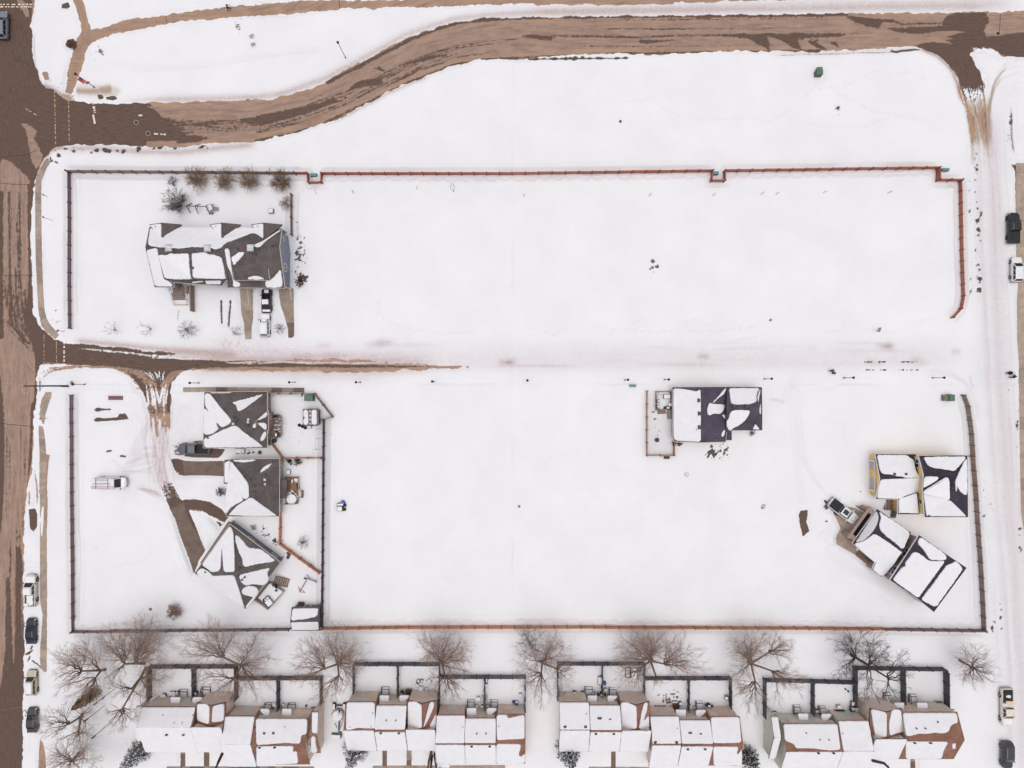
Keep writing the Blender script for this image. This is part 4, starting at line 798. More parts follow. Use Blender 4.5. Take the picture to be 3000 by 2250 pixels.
# porches, posts, stairs and rails on the south side
for x0,x1 in ((1380,1560),(1890,2030)):
    b = MB()
    for x in (x0,x1):
        q = P(*a_(x,1000,0));b.box((q.x,q.y,1.6),(.22,.22,3.2))
    b.build('porch_post',TRIM,A.r)
railing(A.r,[P(*a_(1470,1000,1.1)),P(*a_(1500,1215,.35))],0,.95,TRIM);railing(A.r,[P(*a_(2042,985,1.1)),P(*a_(2060,1140,.35))],0,.95,TRIM)
boards(A.r,[a_(445,960,.8),a_(650,960,.8),a_(650,1060,.8),a_(445,1060,.8)],.8,m=DECK);steps(A.r,a_(535,1150),a_(535,1060),2.2,.8,4,DECK);railing(A.r,[P(*a_(640,960,.8)),P(*a_(645,1145,.5))],0,.9,TRIM);railing(A.r,[P(*a_(415,1010,.3)),P(*a_(475,1215,.2)),P(*a_(645,1215,.2)),P(*a_(650,1150,.2))],0,.8,TRIM,gap=.9)
b = MB();q0,q1 = P(*a_(735,960)),P(*a_(742,1310));b.box(((q0.x + q1.x) / 2,(q0.y + q1.y) / 2,.9),((q1 - q0).length,.14,1.8),math.atan2(q1.y - q0.y,q1.x - q0.x));b.box(((q0.x + q1.x) / 2,(q0.y + q1.y) / 2,1.83),((q1 - q0).length,.26,.07),math.atan2(q1.y - q0.y,q1.x - q0.x));b.build('partition',DECK,A.r)

# --- B, C: hipped houses on the west lot
b_ = lambda x,y,*z: (510 + x * .2218,1120 + y * .2218,*z)
bl = lambda *q: [b_(*p) for p in q]
c_ = lambda x,y,*z: (480 + x * .2532,1440 + y * .2532,*z)
cl = lambda *q: [c_(*p) for p in q]
WBRN = siding('siding_taupe',srgb(150,126,118));WGRN = siding('siding_green_grey',srgb(172,170,154));WCHAR = siding('siding_charcoal',srgb(104,104,118));WTAN = siding('siding_light_brown',srgb(176,156,136))
B = House('bungalow','hipped bungalow with small east gable and grey railed deck, nearest the lane','house',(680,1228))
bm = B.vol(dict(nw=b_(402,130,3.1),ne=b_(1230,122,3.1),se=b_(1230,864,3.1),sw=b_(385,866,3.1),ap=b_(795,520,6.3)),[['nw','ne','ap'],['ne','se','ap'],['se','sw','ap'],['sw','nw','ap']],['nw','ne','se','sw'],WBRN,SH_GREY,TRIM)
B.snow(bm,['sw','nw','ap'],bl((405,150),(470,142),(600,310),(770,510),(720,560),(630,600),(560,520),(575,590),(600,610),(500,690),(392,690),(400,330),(470,395),(415,320)),jag=.03)
B.snow(bm,['se','sw','ap'],bl((390,745),(500,700),(620,640),(790,570),(840,580),(930,665),(1040,740),(1185,852),(980,858),(405,862)),jag=.04)
B.snow(bm,['nw','ne','ap'],bl((768,265),(790,285),(832,310),(840,385),(880,378),(950,335),(1080,240),(1185,150),(1060,185),(930,225),(860,235)),jag=.08)
B.snow(bm,['nw','ne','ap'],bl((480,136),(760,130),(745,142),(500,146)),jag=.02)
bd = B.vol(dict(n=b_(1243,372,3.15),p=b_(1243,518,4.5),s=b_(1243,650,3.15),k=b_(1075,522,4.52)),[['n','p','k'],['s','p','k']],['n','k','s','p'],WBRN,SH_GREY,TRIM,over=.2,rname='gable_roof',wname='gable_wall')
B.snow(bd,['n','p','k'],bl((1090,506),(1160,440),(1236,382),(1238,440),(1180,480)),jag=.05);B.snow(bd,['s','p','k'],bl((1100,534),(1205,532),(1228,570),(1220,630),(1190,620)),jag=.05)
B.snow(bm,['ne','se','ap'],bl((1180,660),(1222,645),(1218,710),(1190,760),(1150,782),(1138,745)),jag=.05);B.snow(bm,['ne','se','ap'],bl((1032,590),(1060,540),(1084,540),(1086,590),(1060,608)),jag=.04)
for x,y,m in ((788,458,VENT),(825,500,VENT),(785,548,VENTL),(975,570,VENT),(985,490,VENTL),(980,525,VENTL)): B.vent(bm,['ne','se','ap'],*b_(x,y),.34,m)
B.vent(bm,['se','sw','ap'],*b_(452,730),.3)
for t_ in (.2,.28): B.window(bm,'ne','se',t_,1.6,.9,1.3)
B.window(bd,'n','s',.5,1.7,1.,1.) if B.edge(bd,'n','s') else B.window(bd,'n','p',.5,2.0,.8,.8)
boards(B.r,[b_(1255,430),b_(1420,430),b_(1425,715),b_(1255,715)],.75,m=DECK,along=1);railing(B.r,[P(*b_(1310,425,.75)),P(*b_(1390,425,.75)),P(*b_(1432,470,.75)),P(*b_(1432,690,.75)),P(*b_(1405,722,.75)),P(*b_(1300,722,.75))],0,.95,DECK)
for k in range(12):
    x,y = random.uniform(1310,1400),random.uniform(470,650);slab_on(B.r,(Vector((0,0,1)),Vector((0,0,.78))),bl((x,y),(x + 34,y),(x + 34,y + 14),(x,y + 14)),.08,.02)
Cc = House('bungalow','green hipped house with bare dark east slope and an orange brown deck','house',(735,1440))
cm = Cc.vol(dict(nw=b_(742,1016,3.6),ne=b_(1392,1010,3.6),se=c_(1334,286,3.6),sw=c_(722,286,3.6),rn=b_(1000,1345,6.6),rs=b_(1004,1496,6.6)),[['nw','ne','rn'],['ne','se','rs','rn'],['se','sw','rs'],['sw','nw','rn','rs']],['nw','ne','se','sw'],WGRN,SH_GREY,TRIM)
Cc.snow(cm,['sw','nw','rn'],[b_(748,1032),b_(860,1170),b_(985,1340),b_(992,1490),c_(985,70),c_(940,95),c_(895,50),c_(930,100),c_(830,150),c_(760,200),c_(728,262),b_(690,1570),b_(690,1440),b_(722,1280)],jag=.03)
Cc.snow(cm,['se','sw','rs'],[c_(1010,62),c_(1150,165),c_(1316,280),c_(1000,284),c_(790,272),c_(745,276),c_(850,160)],jag=.03)
Cc.snow(cm,['nw','ne','rn'],bl((775,1022),(1085,1018),(1060,1040),(980,1052),(900,1062),(850,1048),(800,1050)),jag=.06);Cc.snow(cm,['nw','ne','rn'],bl((1130,1205),(1165,1130),(1225,1095),(1305,1062),(1250,1130)),jag=.09)
lw = Cc.vol(dict(nw=b_(668,1030,2.7),ne=b_(752,1026,3.),se=b_(735,1335,3.),sw=b_(660,1335,2.7)),[['nw','ne','se','sw']],['nw','ne','se','sw'],WGRN,SH_GREY,TRIMD,over=.2,rname='porch_roof')
Cc.snow(lw,['nw','ne','se'],bl((670,1060),(742,1030),(735,1325),(668,1325)),jag=.03)
le = Cc.vol(dict(nw=b_(1404,1288,3.),ne=b_(1488,1288,2.5),se=b_(1484,1525,2.5),sw=b_(1404,1525,3.)),[['nw','ne','se','sw']],['nw','ne','se','sw'],WGRN,SH_GREY,TRIMD,over=.15,rname='porch_roof')
for x,y,m in ((996,1288,VENT),(1062,1375,VENT),(1062,1445,VENT),(1215,1222,VENT),(1202,1285,VENTL),(1202,1345,VENTL),(1170,1355,VENT)): Cc.vent(cm,['ne','se','rs'],*b_(x,y),.34,m)
Cc.window(cm,'ne','se',.2,1.9,.9,1.2);Cc.window(cm,'ne','se',.86,1.9,.9,1.2)
boards(Cc.r,[b_(1490,1250),b_(1650,1250),b_(1650,1590),b_(1490,1590)],.8,m=DECKO,along=1);railing(Cc.r,[P(*b_(1470,1245,.8)),P(*b_(1655,1245,.8)),P(*b_(1660,1390,.8)),P(*b_(1700,1440,.8)),P(*b_(1700,1500,.8)),P(*b_(1655,1520,.8)),P(*b_(1640,1595,.8)),P(*b_(1470,1600,.8))],0,.95,DECKO,gap=.3)
for q in (((1500,1270),(1520,1270),(1520,1420),(1500,1420)),((1545,1280),(1575,1280),(1575,1460),(1640,1500),(1600,1510),(1545,1480)),((1580,1270),(1635,1270),(1630,1330),(1600,1330)),((1500,1450),(1570,1440),(1640,1500),(1620,1580),(1500,1580))): slab_on(Cc.r,(Vector((0,0,1)),Vector((0,0,.83))),bl(*q),.09,.04)
steps(Cc.r,b_(1725,1470),b_(1695,1470),1.2,.8,4,DECKO)

# --- D: the diagonal house
WLB = siding('siding_mushroom',srgb(176,156,138))
D = House('diagonal_house','diagonal hipped house with charcoal north east wall and a snowy corner deck','house',(690,1665))
dm_ = D.vol(dict(n=c_(768,378,3.2),e=c_(1347,820,3.3),s=c_(945,1358,3.3),w=c_(358,946,3.2),ap=c_(832,958,6.5)),[['n','e','ap'],['e','s','ap'],['s','w','ap'],['w','n','ap']],['n','e','s','w'],WCHAR,SH_GREY,TRIM)
D.snow(dm_,['w','n','ap'],cl((768,392),(806,462),(818,700),(822,930),(700,930),(690,880),(672,640),(660,880),(640,920),(560,936),(440,848),(640,565)),jag=.03)
D.snow(dm_,['s','w','ap'],cl((372,938),(440,880),(540,940),(560,975),(815,965),(845,1050),(880,1160),(930,1325),(938,1350),(700,1190),(420,990)),jag=.03)
D.snow(dm_,['n','e','ap'],cl((822,500),(868,515),(925,580),(985,650),(1120,665),(1292,792),(1265,812),(1100,835),(925,872),(912,780),(850,650)),jag=.09)
D.snow(dm_,['e','s','ap'],cl((866,968),(1050,920),(1235,880),(1192,945),(1222,1005),(1200,1055),(1155,1085),(1020,1068),(965,1090),(900,1060)),jag=.05)
D.snow(dm_,['e','s','ap'],cl((900,1150),(930,1105),(1010,1085),(1085,1110),(1100,1170),(1060,1228),(980,1205),(915,1190)),jag=.05);D.snow(dm_,['e','s','ap'],cl((948,1328),(1050,1200),(1066,1225),(962,1352)),jag=.03)
for x,y in ((858,978),(935,985),(905,1015)): D.vent(dm_,['e','s','ap'],*c_(x,y),.36)
D.vent(dm_,['s','w','ap'],*c_(486,928),.3);D.vent(dm_,['n','e','ap'],*c_(870,890),.34)
D.window(dm_,'n','e',.62,2.1,1.3,.9);D.window(dm_,'n','e',.14,1.4,1.2,.9)
dp = D.vol(dict(a=c_(748,352,2.5),b=c_(772,372,2.7),c=c_(455,835,2.7),d=c_(425,828,2.5)),[['a','b','c','d']],['a','b','c','d'],WLB,mat('awning_brown',srgb(124,106,98),.8),TRIMD,over=.08,rname='porch_roof',wname='porch_wall')
boards(D.r,[c_(1225,1030),c_(1395,1150),c_(1222,1345),c_(1070,1235)],.9,m=DECK);railing(D.r,[P(*c_(1230,1040,.9)),P(*c_(1300,1070,.9))],0,.9,RAILD);railing(D.r,[P(*c_(1340,1100,.9)),P(*c_(1400,1145,.9)),P(*c_(1222,1350,.9)),P(*c_(1066,1238,.9))],0,.95,DECK,gap=.3)
slab_on(D.r,(Vector((0,0,1)),Vector((0,0,.93))),cl((1235,1050),(1385,1155),(1225,1330),(1090,1230)),.1,.03);steps(D.r,c_(1450,1060),c_(1290,1010),1.5,.9,7,DECK)

# --- E: slate roof house in the middle of the lot
e_ = lambda x,y,*z: (1870 + x * .1808,1110 + y * .1808,*z)
el = lambda *q: [e_(*p) for p in q]
WBUFF = siding('siding_brown_buff',srgb(182,152,134))
E = House('slate_roof_house','house with dark slate coloured roof, west slope fully snowed and trampled side yard','house',(2080,1210))
ew = E.vol(dict(nw=e_(553,136,2.8),rn=e_(1016,132,5.2),ne=e_(1458,130,2.9),se=e_(1418,1018,2.9),rs=e_(1016,1030,5.2),sw=e_(578,1012,2.8),ws=e_(560,940,2.8)),[['nw','rn','rs','sw','ws'],['rn','ne','se','rs']],['nw','rn','ne','se','rs','sw','ws'],WBUFF,SH_SLATE,TRIM)
E.snow(ew,['nw','rn','rs'],el((564,152),(705,160),(800,175),(880,190),(950,205),(1005,160),(1012,400),(1012,1020),(800,1012),(600,998),(568,950)),jag=.02)
for q in (((1190,392),(1290,290),(1380,175),(1432,140),(1392,240),(1360,268),(1290,315),(1230,385)),((1108,510),(1130,430),(1155,380),(1195,402),(1395,412),(1400,450),(1352,555),(1300,575),(1225,556),(1130,605)),((1342,900),(1362,850),(1408,815),(1392,925),(1352,942)),((1352,580),(1410,585),(1412,655),(1375,620))): E.snow(ew,['rn','ne','se'],el(*q),jag=.05)
ee = E.vol(dict(nw=e_(1440,134,3.),ne=e_(1998,140,3.),se=e_(2004,828,3.),sw=e_(1425,828,3.),rw=e_(1440,440,5.),re=e_(1932,440,5.)),[['nw','ne','re','rw'],['ne','se','re'],['se','sw','rw','re']],['nw','ne','se','sw','rw'],WBUFF,SH_SLATE,TRIMD)
E.snow(ee,['nw','ne','re'],el((1466,148),(1965,148),(1920,250),(1918,370),(1860,392),(1775,420),(1735,410),(1570,418),(1500,405)),jag=.03);E.snow(ee,['ne','se','re'],el((1972,160),(1975,200),(1940,380),(1928,300)),jag=.02);E.snow(ee,['ne','se','re'],el((1960,480),(1984,392),(1986,575),(1962,560)),jag=.03)
E.snow(ee,['se','sw','re'],el((1478,560),(1520,512),(1600,502),(1790,508),(1808,530),(1760,640),(1640,750),(1520,808),(1480,852),(1430,775),(1425,672),(1465,652)),jag=.05);E.snow(ee,['se','sw','re'],el((1848,815),(1894,728),(1968,822)),jag=.02)
es = E.vol(dict(nw=e_(1420,820,2.95),ne=e_(1506,820,2.95),se=e_(1510,988,2.8),sw=e_(1420,988,2.8)),[['nw','ne','se','sw']],['nw','ne','se','sw'],WBUFF,SH_SLATE,TRIMD,over=.25,rname='porch_roof')
for x,y in ((985,348),(992,560),(992,782)): E.vent(ew,['nw','rn','rs'],*e_(x,y),.55,VENT,.4)
for x,y in ((1545,440),(1750,440)): E.vent(ee,['nw','ne','re'],*e_(x,y),.45,VENT,.4)
E.pipe(ew,['nw','rn','rs'],*e_(938,822));E.window(ew,'nw','ws',.3,1.4,1.4,1.2);E.window(ew,'nw','ws',.7,1.4,1.4,1.2)
boards(E.r,[e_(275,210),e_(525,210),e_(525,495),e_(275,495)],.6,m=DECK);railing(E.r,[P(*e_(525,205,.6)),P(*e_(275,205,.6)),P(*e_(272,500,.6)),P(*e_(330,505,.6))],0,.95,DECK)
slab_on(E.r,(Vector((0,0,1)),Vector((0,0,.61))),el((290,215),(515,215),(515,485),(310,485)),.05,.03);steps(E.r,e_(370,570),e_(370,505),1.3,.6,3,DECK)

# --- F: yellow house; G: brown diagonal house
f_ = lambda x,y,*z: (2400 + x * .3014,1300 + y * .3014,*z)
fl = lambda *q: [f_(*p) for p in q]
WYEL = siding('siding_yellow',srgb(236,200,126));WTAUPE = siding('siding_brown',srgb(158,134,120));DOORW = mat('garage_door_pale',srgb(186,178,178),.55,var=.05);DOORD = mat('garage_opening',(.025,.02,.018),.9)
F = House('yellow_house','yellow walled two storey house with snowy roof beside the east fence','house',(2700,1420))
fw = F.vol(dict(nw=f_(545,100,2.9),rw=f_(592,336,4.8),sw=f_(552,536,2.9),se=f_(1004,540,2.9),re=f_(1010,338,4.8),ne=f_(936,102,2.9)),[['nw','rw','re','ne'],['rw','sw','se','re']],['nw','rw','sw','se','re','ne'],WYEL,SH_DARK,TRIMW,rname='garage_roof',wname='garage_wall')
F.snow(fw,['nw','rw','re'],fl((556,108),(700,108),(855,110),(880,140),(915,150),(940,270),(990,330),(830,332),(810,318),(740,315),(700,298),(612,296),(585,250),(575,190)),jag=.04);F.snow(fw,['rw','sw','se'],fl((594,345),(815,338),(1004,330),(995,530),(760,534),(558,530),(575,420)),jag=.02)
fb = F.vol(dict(nw=f_(764,530,2.95),ne=f_(990,500,2.95),se=f_(972,686,2.9),sw=f_(764,686,2.9),tp=f_(950,470,4.2)),[['nw','tp','sw'],['sw','tp','se'],['se','tp','ne']],['nw','sw','se','ne','tp'],WYEL,SH_DARK,TRIMW,rname='entry_roof',wname='entry_wall');F.snow(fb,['nw','tp','sw'],fl((768,540),(945,478),(772,684)),jag=.02);F.snow(fb,['sw','tp','se'],fl((768,670),(945,478),(968,678)),jag=.02)
fe = F.vol(dict(nw=f_(968,116,5.2),ne=f_(1440,114,5.2),se=f_(1447,713,5.2),sw=f_(1026,713,5.2),w2=f_(1008,480,6.),w1=f_(1016,300,6.7),r1=f_(1310,278,7.3),r2=f_(1268,542,7.2)),[['nw','ne','r1','w1'],['ne','se','r2','r1'],['se','sw','r2'],['sw','w2','r2'],['w1','r1','r2','w2']],['nw','ne','se','sw','w2','w1'],WYEL,SH_DARK,TRIMW)
F.snow(fe,['nw','ne','r1'],fl((1008,130),(1200,124),(1428,124),(1392,178),(1312,268),(1250,255),(1145,238),(1120,240),(1055,215),(1032,175)),jag=.05);F.snow(fe,['ne','se','r2'],fl((1398,185),(1432,135),(1438,480),(1415,505),(1352,448),(1340,400),(1328,480),(1318,360)),jag=.06)
F.snow(fe,['w1','r1','r2'],fl((1022,315),(1162,320),(1148,352),(1010,432),(1010,400)),jag=.04);F.snow(fe,['w1','r1','r2'],fl((1158,365),(1238,320),(1262,348),(1268,548),(1012,488),(1010,460)),jag=.03);F.snow(fe,['sw','w2','r2'],fl((1010,476),(1266,536),(1110,664),(1040,704)),jag=.03);F.snow(fe,['se','sw','r2'],fl((1060,704),(1100,648),(1258,540),(1300,575),(1432,706)),jag=.02)
for x,y in ((728,297),(840,297)): F.vent(fw,['nw','rw','re'],*f_(x,y),.4)
for x,y in ((1296,372),(1296,428),(1298,480)): F.vent(fe,['ne','se','r2'],*f_(x,y),.32)
F.window(fe,'nw','w1',.4,4.1,1.5,1.1);F.window(fe,'sw','w2',.45,4.1,.9,.8,panes=1)
a,b2 = F.edge(fw,'nw','rw')[0],F.edge(fw,'rw','sw')[1];c = (a + b2) / 2;gd = MB()
for k in range(4): gd.box((a.x - .03,c.y,.35 + k * .56),(.06,5.0,.54))
gd.build('garage_door',DOORW,F.r);b = MB()
for yy in (-2.75,2.75): b.box((a.x - .2,c.y + yy,1.25),(.25,.3,2.5))
b.box((a.x - .2,c.y,2.5),(.2,5.8,.16));b.build('door_trim',TRIMW,F.r)
steps(F.r,f_(620,590),f_(755,590),1.9,.9,6,DECK);railing(F.r,[P(*f_(620,625,.2)),P(*f_(755,630,.9))],0,.9,DECK);steps(F.r,f_(712,720),f_(716,640),.8,.8,5,RAILD)
G = House('brown_house','brown diagonal house of front garage wing and taller rear block in the south east corner','house',(2660,1640))
gf = G.vol(dict(n=f_(562,632,3.),e=f_(892,862,3.),s=f_(660,1255,3.),w=f_(324,966,3.),s2=f_(552,1160,3.),rs=f_(534,852,5.),re=f_(808,1048,5.)),[['n','w','rs'],['n','e','re','rs'],['e','s','re'],['w','s2','re','rs'],['s2','s','re']],['n','e','s','s2','w'],WTAUPE,SH_DARK,TRIMW,over=.5,rname='garage_roof',wname='garage_wall')
G.snow(gf,['n','w','rs'],fl((556,645),(578,720),(556,790),(522,850),(436,938),(350,962),(420,850),(500,725)),jag=.03);G.snow(gf,['n','e','re'],fl((576,655),(740,760),(878,858),(868,905),(812,1030),(730,960),(630,880),(585,830),(580,780),(600,715)),jag=.05);G.snow(gf,['w','s2','re','rs'],fl((534,870),(680,962),(812,1062),(556,1166),(440,1072),(335,972),(440,940)),jag=.03);G.snow(gf,['s2','s','re'],fl((806,1042),(720,1175),(655,1250),(548,1156)),jag=.03)
ge = G.vol(dict(a=f_(545,1150,3.),b=f_(670,1240,3.),c=f_(604,1294,2.8),d=f_(514,1224,2.8)),[['a','b','c','d']],['a','b','c','d'],WTAUPE,SH_DARK,TRIMW,over=.2,rname='entry_roof',wname='entry_wall');G.snow(ge,['a','b','c'],fl((548,1155),(668,1242),(602,1288),(520,1222)),jag=.03)
gb = G.vol(dict(n=f_(972,887,5.3),rn=f_(1246,1082,7.),e=f_(1433,1206,5.3),s=f_(1115,1636,5.3),rs=f_(966,1514,7.),w=f_(688,1326,5.3)),[['n','rn','rs','w'],['rn','e','s','rs']],['n','rn','e','s','rs','w'],WTAUPE,SH_DARK,TRIMW)
G.snow(gb,['n','rn','rs'],fl((978,902),(1190,1045),(1240,1100),(1222,1132),(1072,1128),(1020,1040),(950,965)),jag=.05);G.snow(gb,['n','rn','rs'],fl((912,1050),(960,1055),(1065,1138),(1222,1138),(960,1500),(710,1320),(800,1200),(840,1190),(830,1160),(870,1110)),jag=.05);G.snow(gb,['rn','e','s'],fl((1242,1170),(1290,1165),(1322,1132),(1392,1205),(1375,1245),(1220,1460),(1130,1588),(985,1516),(1080,1390)),jag=.06)
for x,y in ((1212,1218),(1132,1330),(1070,1420)): G.vent(gb,['rn','e','s'],*f_(x,y),.42)
for x,y in ((632,900),(726,968)): G.vent(gf,['n','e','re'],*f_(x,y),.3)
G.window(gb,'n','w',.38,4.2,1.6,1.1);G.window(gb,'n','w',.82,4.2,1.6,1.1)
a,b2 = G.edge(gf,'w','n');d = (b2 - a);d.z = 0;L_ = d.length;d.normalize();nr = Vector((d.y,-d.x,0));rz = math.atan2(d.y,d.x);c = (a + b2) / 2 + nr * .03
b = MB()
for k in range(4): b.box((c.x,c.y,.3 + k * .52),(4.9,.08,.5),rz)
b.build('garage_door',DOORD,G.r)
for sgn in (-1,1):
    q = (a + b2) / 2 + d * (L_ / 2 - .5) * sgn + nr * 1.0;b = MB();b.box((q.x,q.y,1.3),(.7,1.7,2.6),rz);b.box((q.x,q.y,2.66),(.85,1.85,.12),rz);b.build('garage_pier',[WTAUPE],G.r)
q = (a + b2) / 2 + nr * 1.6;b = MB();b.box((q.x,q.y,2.72),(L_ + .3,.5,.3),rz);b.build('garage_beam',mat('beam_mauve',srgb(150,126,122),.7),G.r)
steps(G.r,f_(375,1040),f_(530,1165),1.5,.9,9,DECK);railing(G.r,[P(*f_(370,1065,.2)),P(*f_(520,1195,.9))],0,.9,DECK)

# --- the four row houses along the south edge
WROW = siding('siding_tan',srgb(226,206,190));WROWG = siding('siding_sage',srgb(212,214,202));WROWP = siding('siding_pink_tan',srgb(234,212,198))
PATCH = [mat('panel_tan',srgb(224,202,184),.7,var=.06),mat('panel_sage',srgb(212,214,204),.7,var=.05),mat('panel_rose',srgb(236,212,198),.7,var=.06)]
class Row(House):
    def sec(s,xa,xb,yN,yR,yS,zE=5.,zR=7.1,zS=3.9,wm=None,nf=True):
        wa,wb = P(xa,yN,zE).x,P(xb,yN,zE).x;v = lambda x,y,z: Vector((x,P(0,y,z).y,z));V = dict(nw=v(wa,yN,zE),ne=v(wb,yN,zE),rw=v(wa,yR,zR),re=v(wb,yR,zR),sw=v(wa,yS,zS),se=v(wb,yS,zS))
        vo = s.vol(V,[['nw','rw','re','ne'],['rw','sw','se','re']] if nf else [['rw','sw','se','re']],['nw','rw','sw','se','re','ne'] if nf else ['rw','sw','se','re'],wm or WROW,SH_RED,None,over=.22)
        xr = lambda x,z: x + (x - 1500) * (z - zE) / H;d = 3
        vo['px'] = dict(na=(xa,yN),nb=(xb,yN),ra=(xr(xa,zR),yR),rb=(xr(xb,zR),yR),sa=(xr(xa,zS),yS),sb=(xr(xb,zS),yS))
        return vo
    def cover(s,vo,top=0.,bot=0.,l=-.2,r=-.2,south=True,north=True,cut=(),scut=()):
        p = vo['px']
        if north: s.snow(vo,['nw','rw','re'],[(p['na'][0] + l,p['na'][1] + 1.2),*[c for c in cut if c[1] < 0],(p['nb'][0] - r,p['nb'][1] + 1.2),(p['rb'][0] - r,p['rb'][1] - bot),(p['ra'][0] + l,p['ra'][1] - bot)],jag=.025)
        if south: s.snow(vo,['rw','sw','se'],[(p['ra'][0] + l,p['ra'][1] + top),(p['rb'][0] - r,p['rb'][1] + top),(p['sb'][0] - r,p['sb'][1] - .8),(p['sa'][0] + l,p['sa'][1] - .8)],jag=.03)
    def gable(s,xa,xm,xb,yN,yP,yR,zE=5.02,zP=6.7,right_bare=True,left=True):
        g = s.vol(dict(a=P(xa,yN,zE),m=P(xm,yP,zP),b=P(xb,yN,zE),k=P(xm,yR + 2,zP),ka=P(xa,yR + 2,zE),kb=P(xb,yR + 2,zE)),[['a','m','k','ka'],['b','m','k','kb']],['a','m','b','kb','k','ka'],WROWP,SH_RED,TRIMD,over=.18,wname='gable_wall',rname='gable_roof')
        return g
    def porch(s,q,bare=False):
        pts = [P(x,y,z) for (x,y),z in zip(q,(2.55,2.55,2.95,2.95))];b = MB();up = Vector((0,0,.12))
        b.add([p for p in pts] + [p + up for p in pts],[(3,2,1,0),(4,5,6,7),(0,1,5,4),(1,2,6,5),(2,3,7,6),(3,0,4,7)]);o = b.build('porch_roof',SH_RED,s.r);pl = plane_of(pts[0] + up,pts[1] + up,pts[2] + up);k = 1.0
        qq = [(q[0][0] + k,q[0][1] + k),(q[1][0] - k,q[1][1] + k),(q[2][0] - k,q[2][1] - k),(q[3][0] + k,q[3][1] - k)]
        if bare == 1: qq = [qq[0],qq[1],(qq[1][0],qq[1][1] + 6),((qq[2][0] + qq[3][0]) / 2,qq[2][1]),qq[3]]
        if bare == 2: qq = [qq[0],qq[1],qq[2],((qq[2][0] + qq[3][0]) / 2,qq[3][1]),(qq[0][0],qq[0][1] + 6)]
        slab_on(o,pl,qq,.14,.02)
    def panels(s,vo,n,seed):
        a,b = s.edge(vo,'nw','ne');d = b - a;d.z = 0;L_ = d.length;d.normalize();nr = Vector((d.y,-d.x,0));rz = math.atan2(d.y,d.x);r_ = random.Random(seed)
        for k in range(n):
            t = (k + .5) / n;zc = 1.3 if r_.random() < .5 else 3.7;q = a + d * L_ * t + nr * .012;MB().box((q.x,q.y,zc),(L_ / n * .94,.03,2.2),rz).build('wall_panel',r_.choice(PATCH),s.r)
def chim(s,vo,x,y):
    for dx in (-1.6,1.6): s.pipe(vo,['rw','sw','se'],x + dx,y,.13,.55)
GRP = 'row houses along the south edge'
t1 = lambda x,y: (390 + x * .2622,1920 + y * .2622);t2 = lambda x,y: (970 + x * .26673,1920 + y * .26673);t3 = lambda x,y: (1600 + x * .27125,1920 + y * .27125);t4 = lambda x,y: (2220 + x * .28029,1920 + y * .28029)
# block 1
R1 = Row('row_house','westmost snow covered row house with the conifer at its front corner','row house',(660,2120),GRP)
s = R1.sec(418,572,2070,2130,2204);R1.cover(s,r=-1.5);R1.panels(s,6,1)
for x,y in ((342,660),(672,660),(468,745),(557,745)): R1.pipe(s,['nw','rw','re'],*t1(x,y))
for x,y in ((385,878),(572,878)): chim(R1,s,*t1(x,y))
s = R1.sec(573.5,660,2059,2130,2204,nf=False);R1.cover(s,north=False);g = R1.gable(576,616.5,660,2058.5,2068,2124);R1.snow(g,['a','m','k'],[(578,2061),(606,2061),(614.5,2070),(613,2122),(578,2110)],jag=.02);R1.snow(g,['b','m','k'],[(624,2068),(650,2061),(658,2062),(656,2112),(620,2116)],jag=.03)
s = R1.sec(400,417,2068,2110,2172,3.2,4.4,2.8);R1.cover(s)
s = R1.sec(661,746,2097,2180,2246,4.8,6.9,3.6);R1.cover(s);R1.panels(s,3,2)
s = R1.sec(747.5,903,2104,2181,2240,4.8,6.9,3.6);R1.snow(s,['nw','rw','re'],[t1(1372,705),t1(1950,705),t1(1942,880),t1(1880,885),t1(1870,985),t1(1700,975),t1(1380,1000)],jag=.03);R1.snow(s,['rw','sw','se'],[t1(1380,1012),t1(1800,1010),t1(1782,1080),t1(1830,1060),t1(1848,1205),t1(1380,1225)],jag=.03);R1.panels(s,5,3)
for x,y in ((1468,870),(1570,868)): R1.vent(s,['nw','rw','re'],*t1(x,y),.35)
R1.pipe(s,['nw','rw','re'],*t1(1700,790));R1.pipe(s,['nw','rw','re'],*t1(1360,800))
for x,y in ((1420,1020),(1588,1018)): chim(R1,s,*t1(x,y))
s = R1.sec(912.5,934,2085,2152,2206,4.8,6.3,3.4);R1.snow(s,['nw','rw','re'],[t1(2000,632),t1(2072,632),t1(2060,870),t1(2000,860)],jag=.02);R1.snow(s,['rw','sw','se'],[t1(1990,900),t1(2040,900),t1(2040,980),t1(2065,1085),t1(1985,1085)],jag=.02)
s = R1.sec(886,911,2160,2180,2207,3.4,4.0,2.9);R1.cover(s,1)
for q,b_e in (((1417,590,1530,590,1530,680,1417,680),2),((1662,590,1778,590,1775,678,1660,678),0),((416,460,538,460,525,545,414,545),0),((660,460,780,460,770,540,656,540),1)): R1.porch([t1(q[i],q[i + 1]) for i in (0,2,4,6)],b_e)
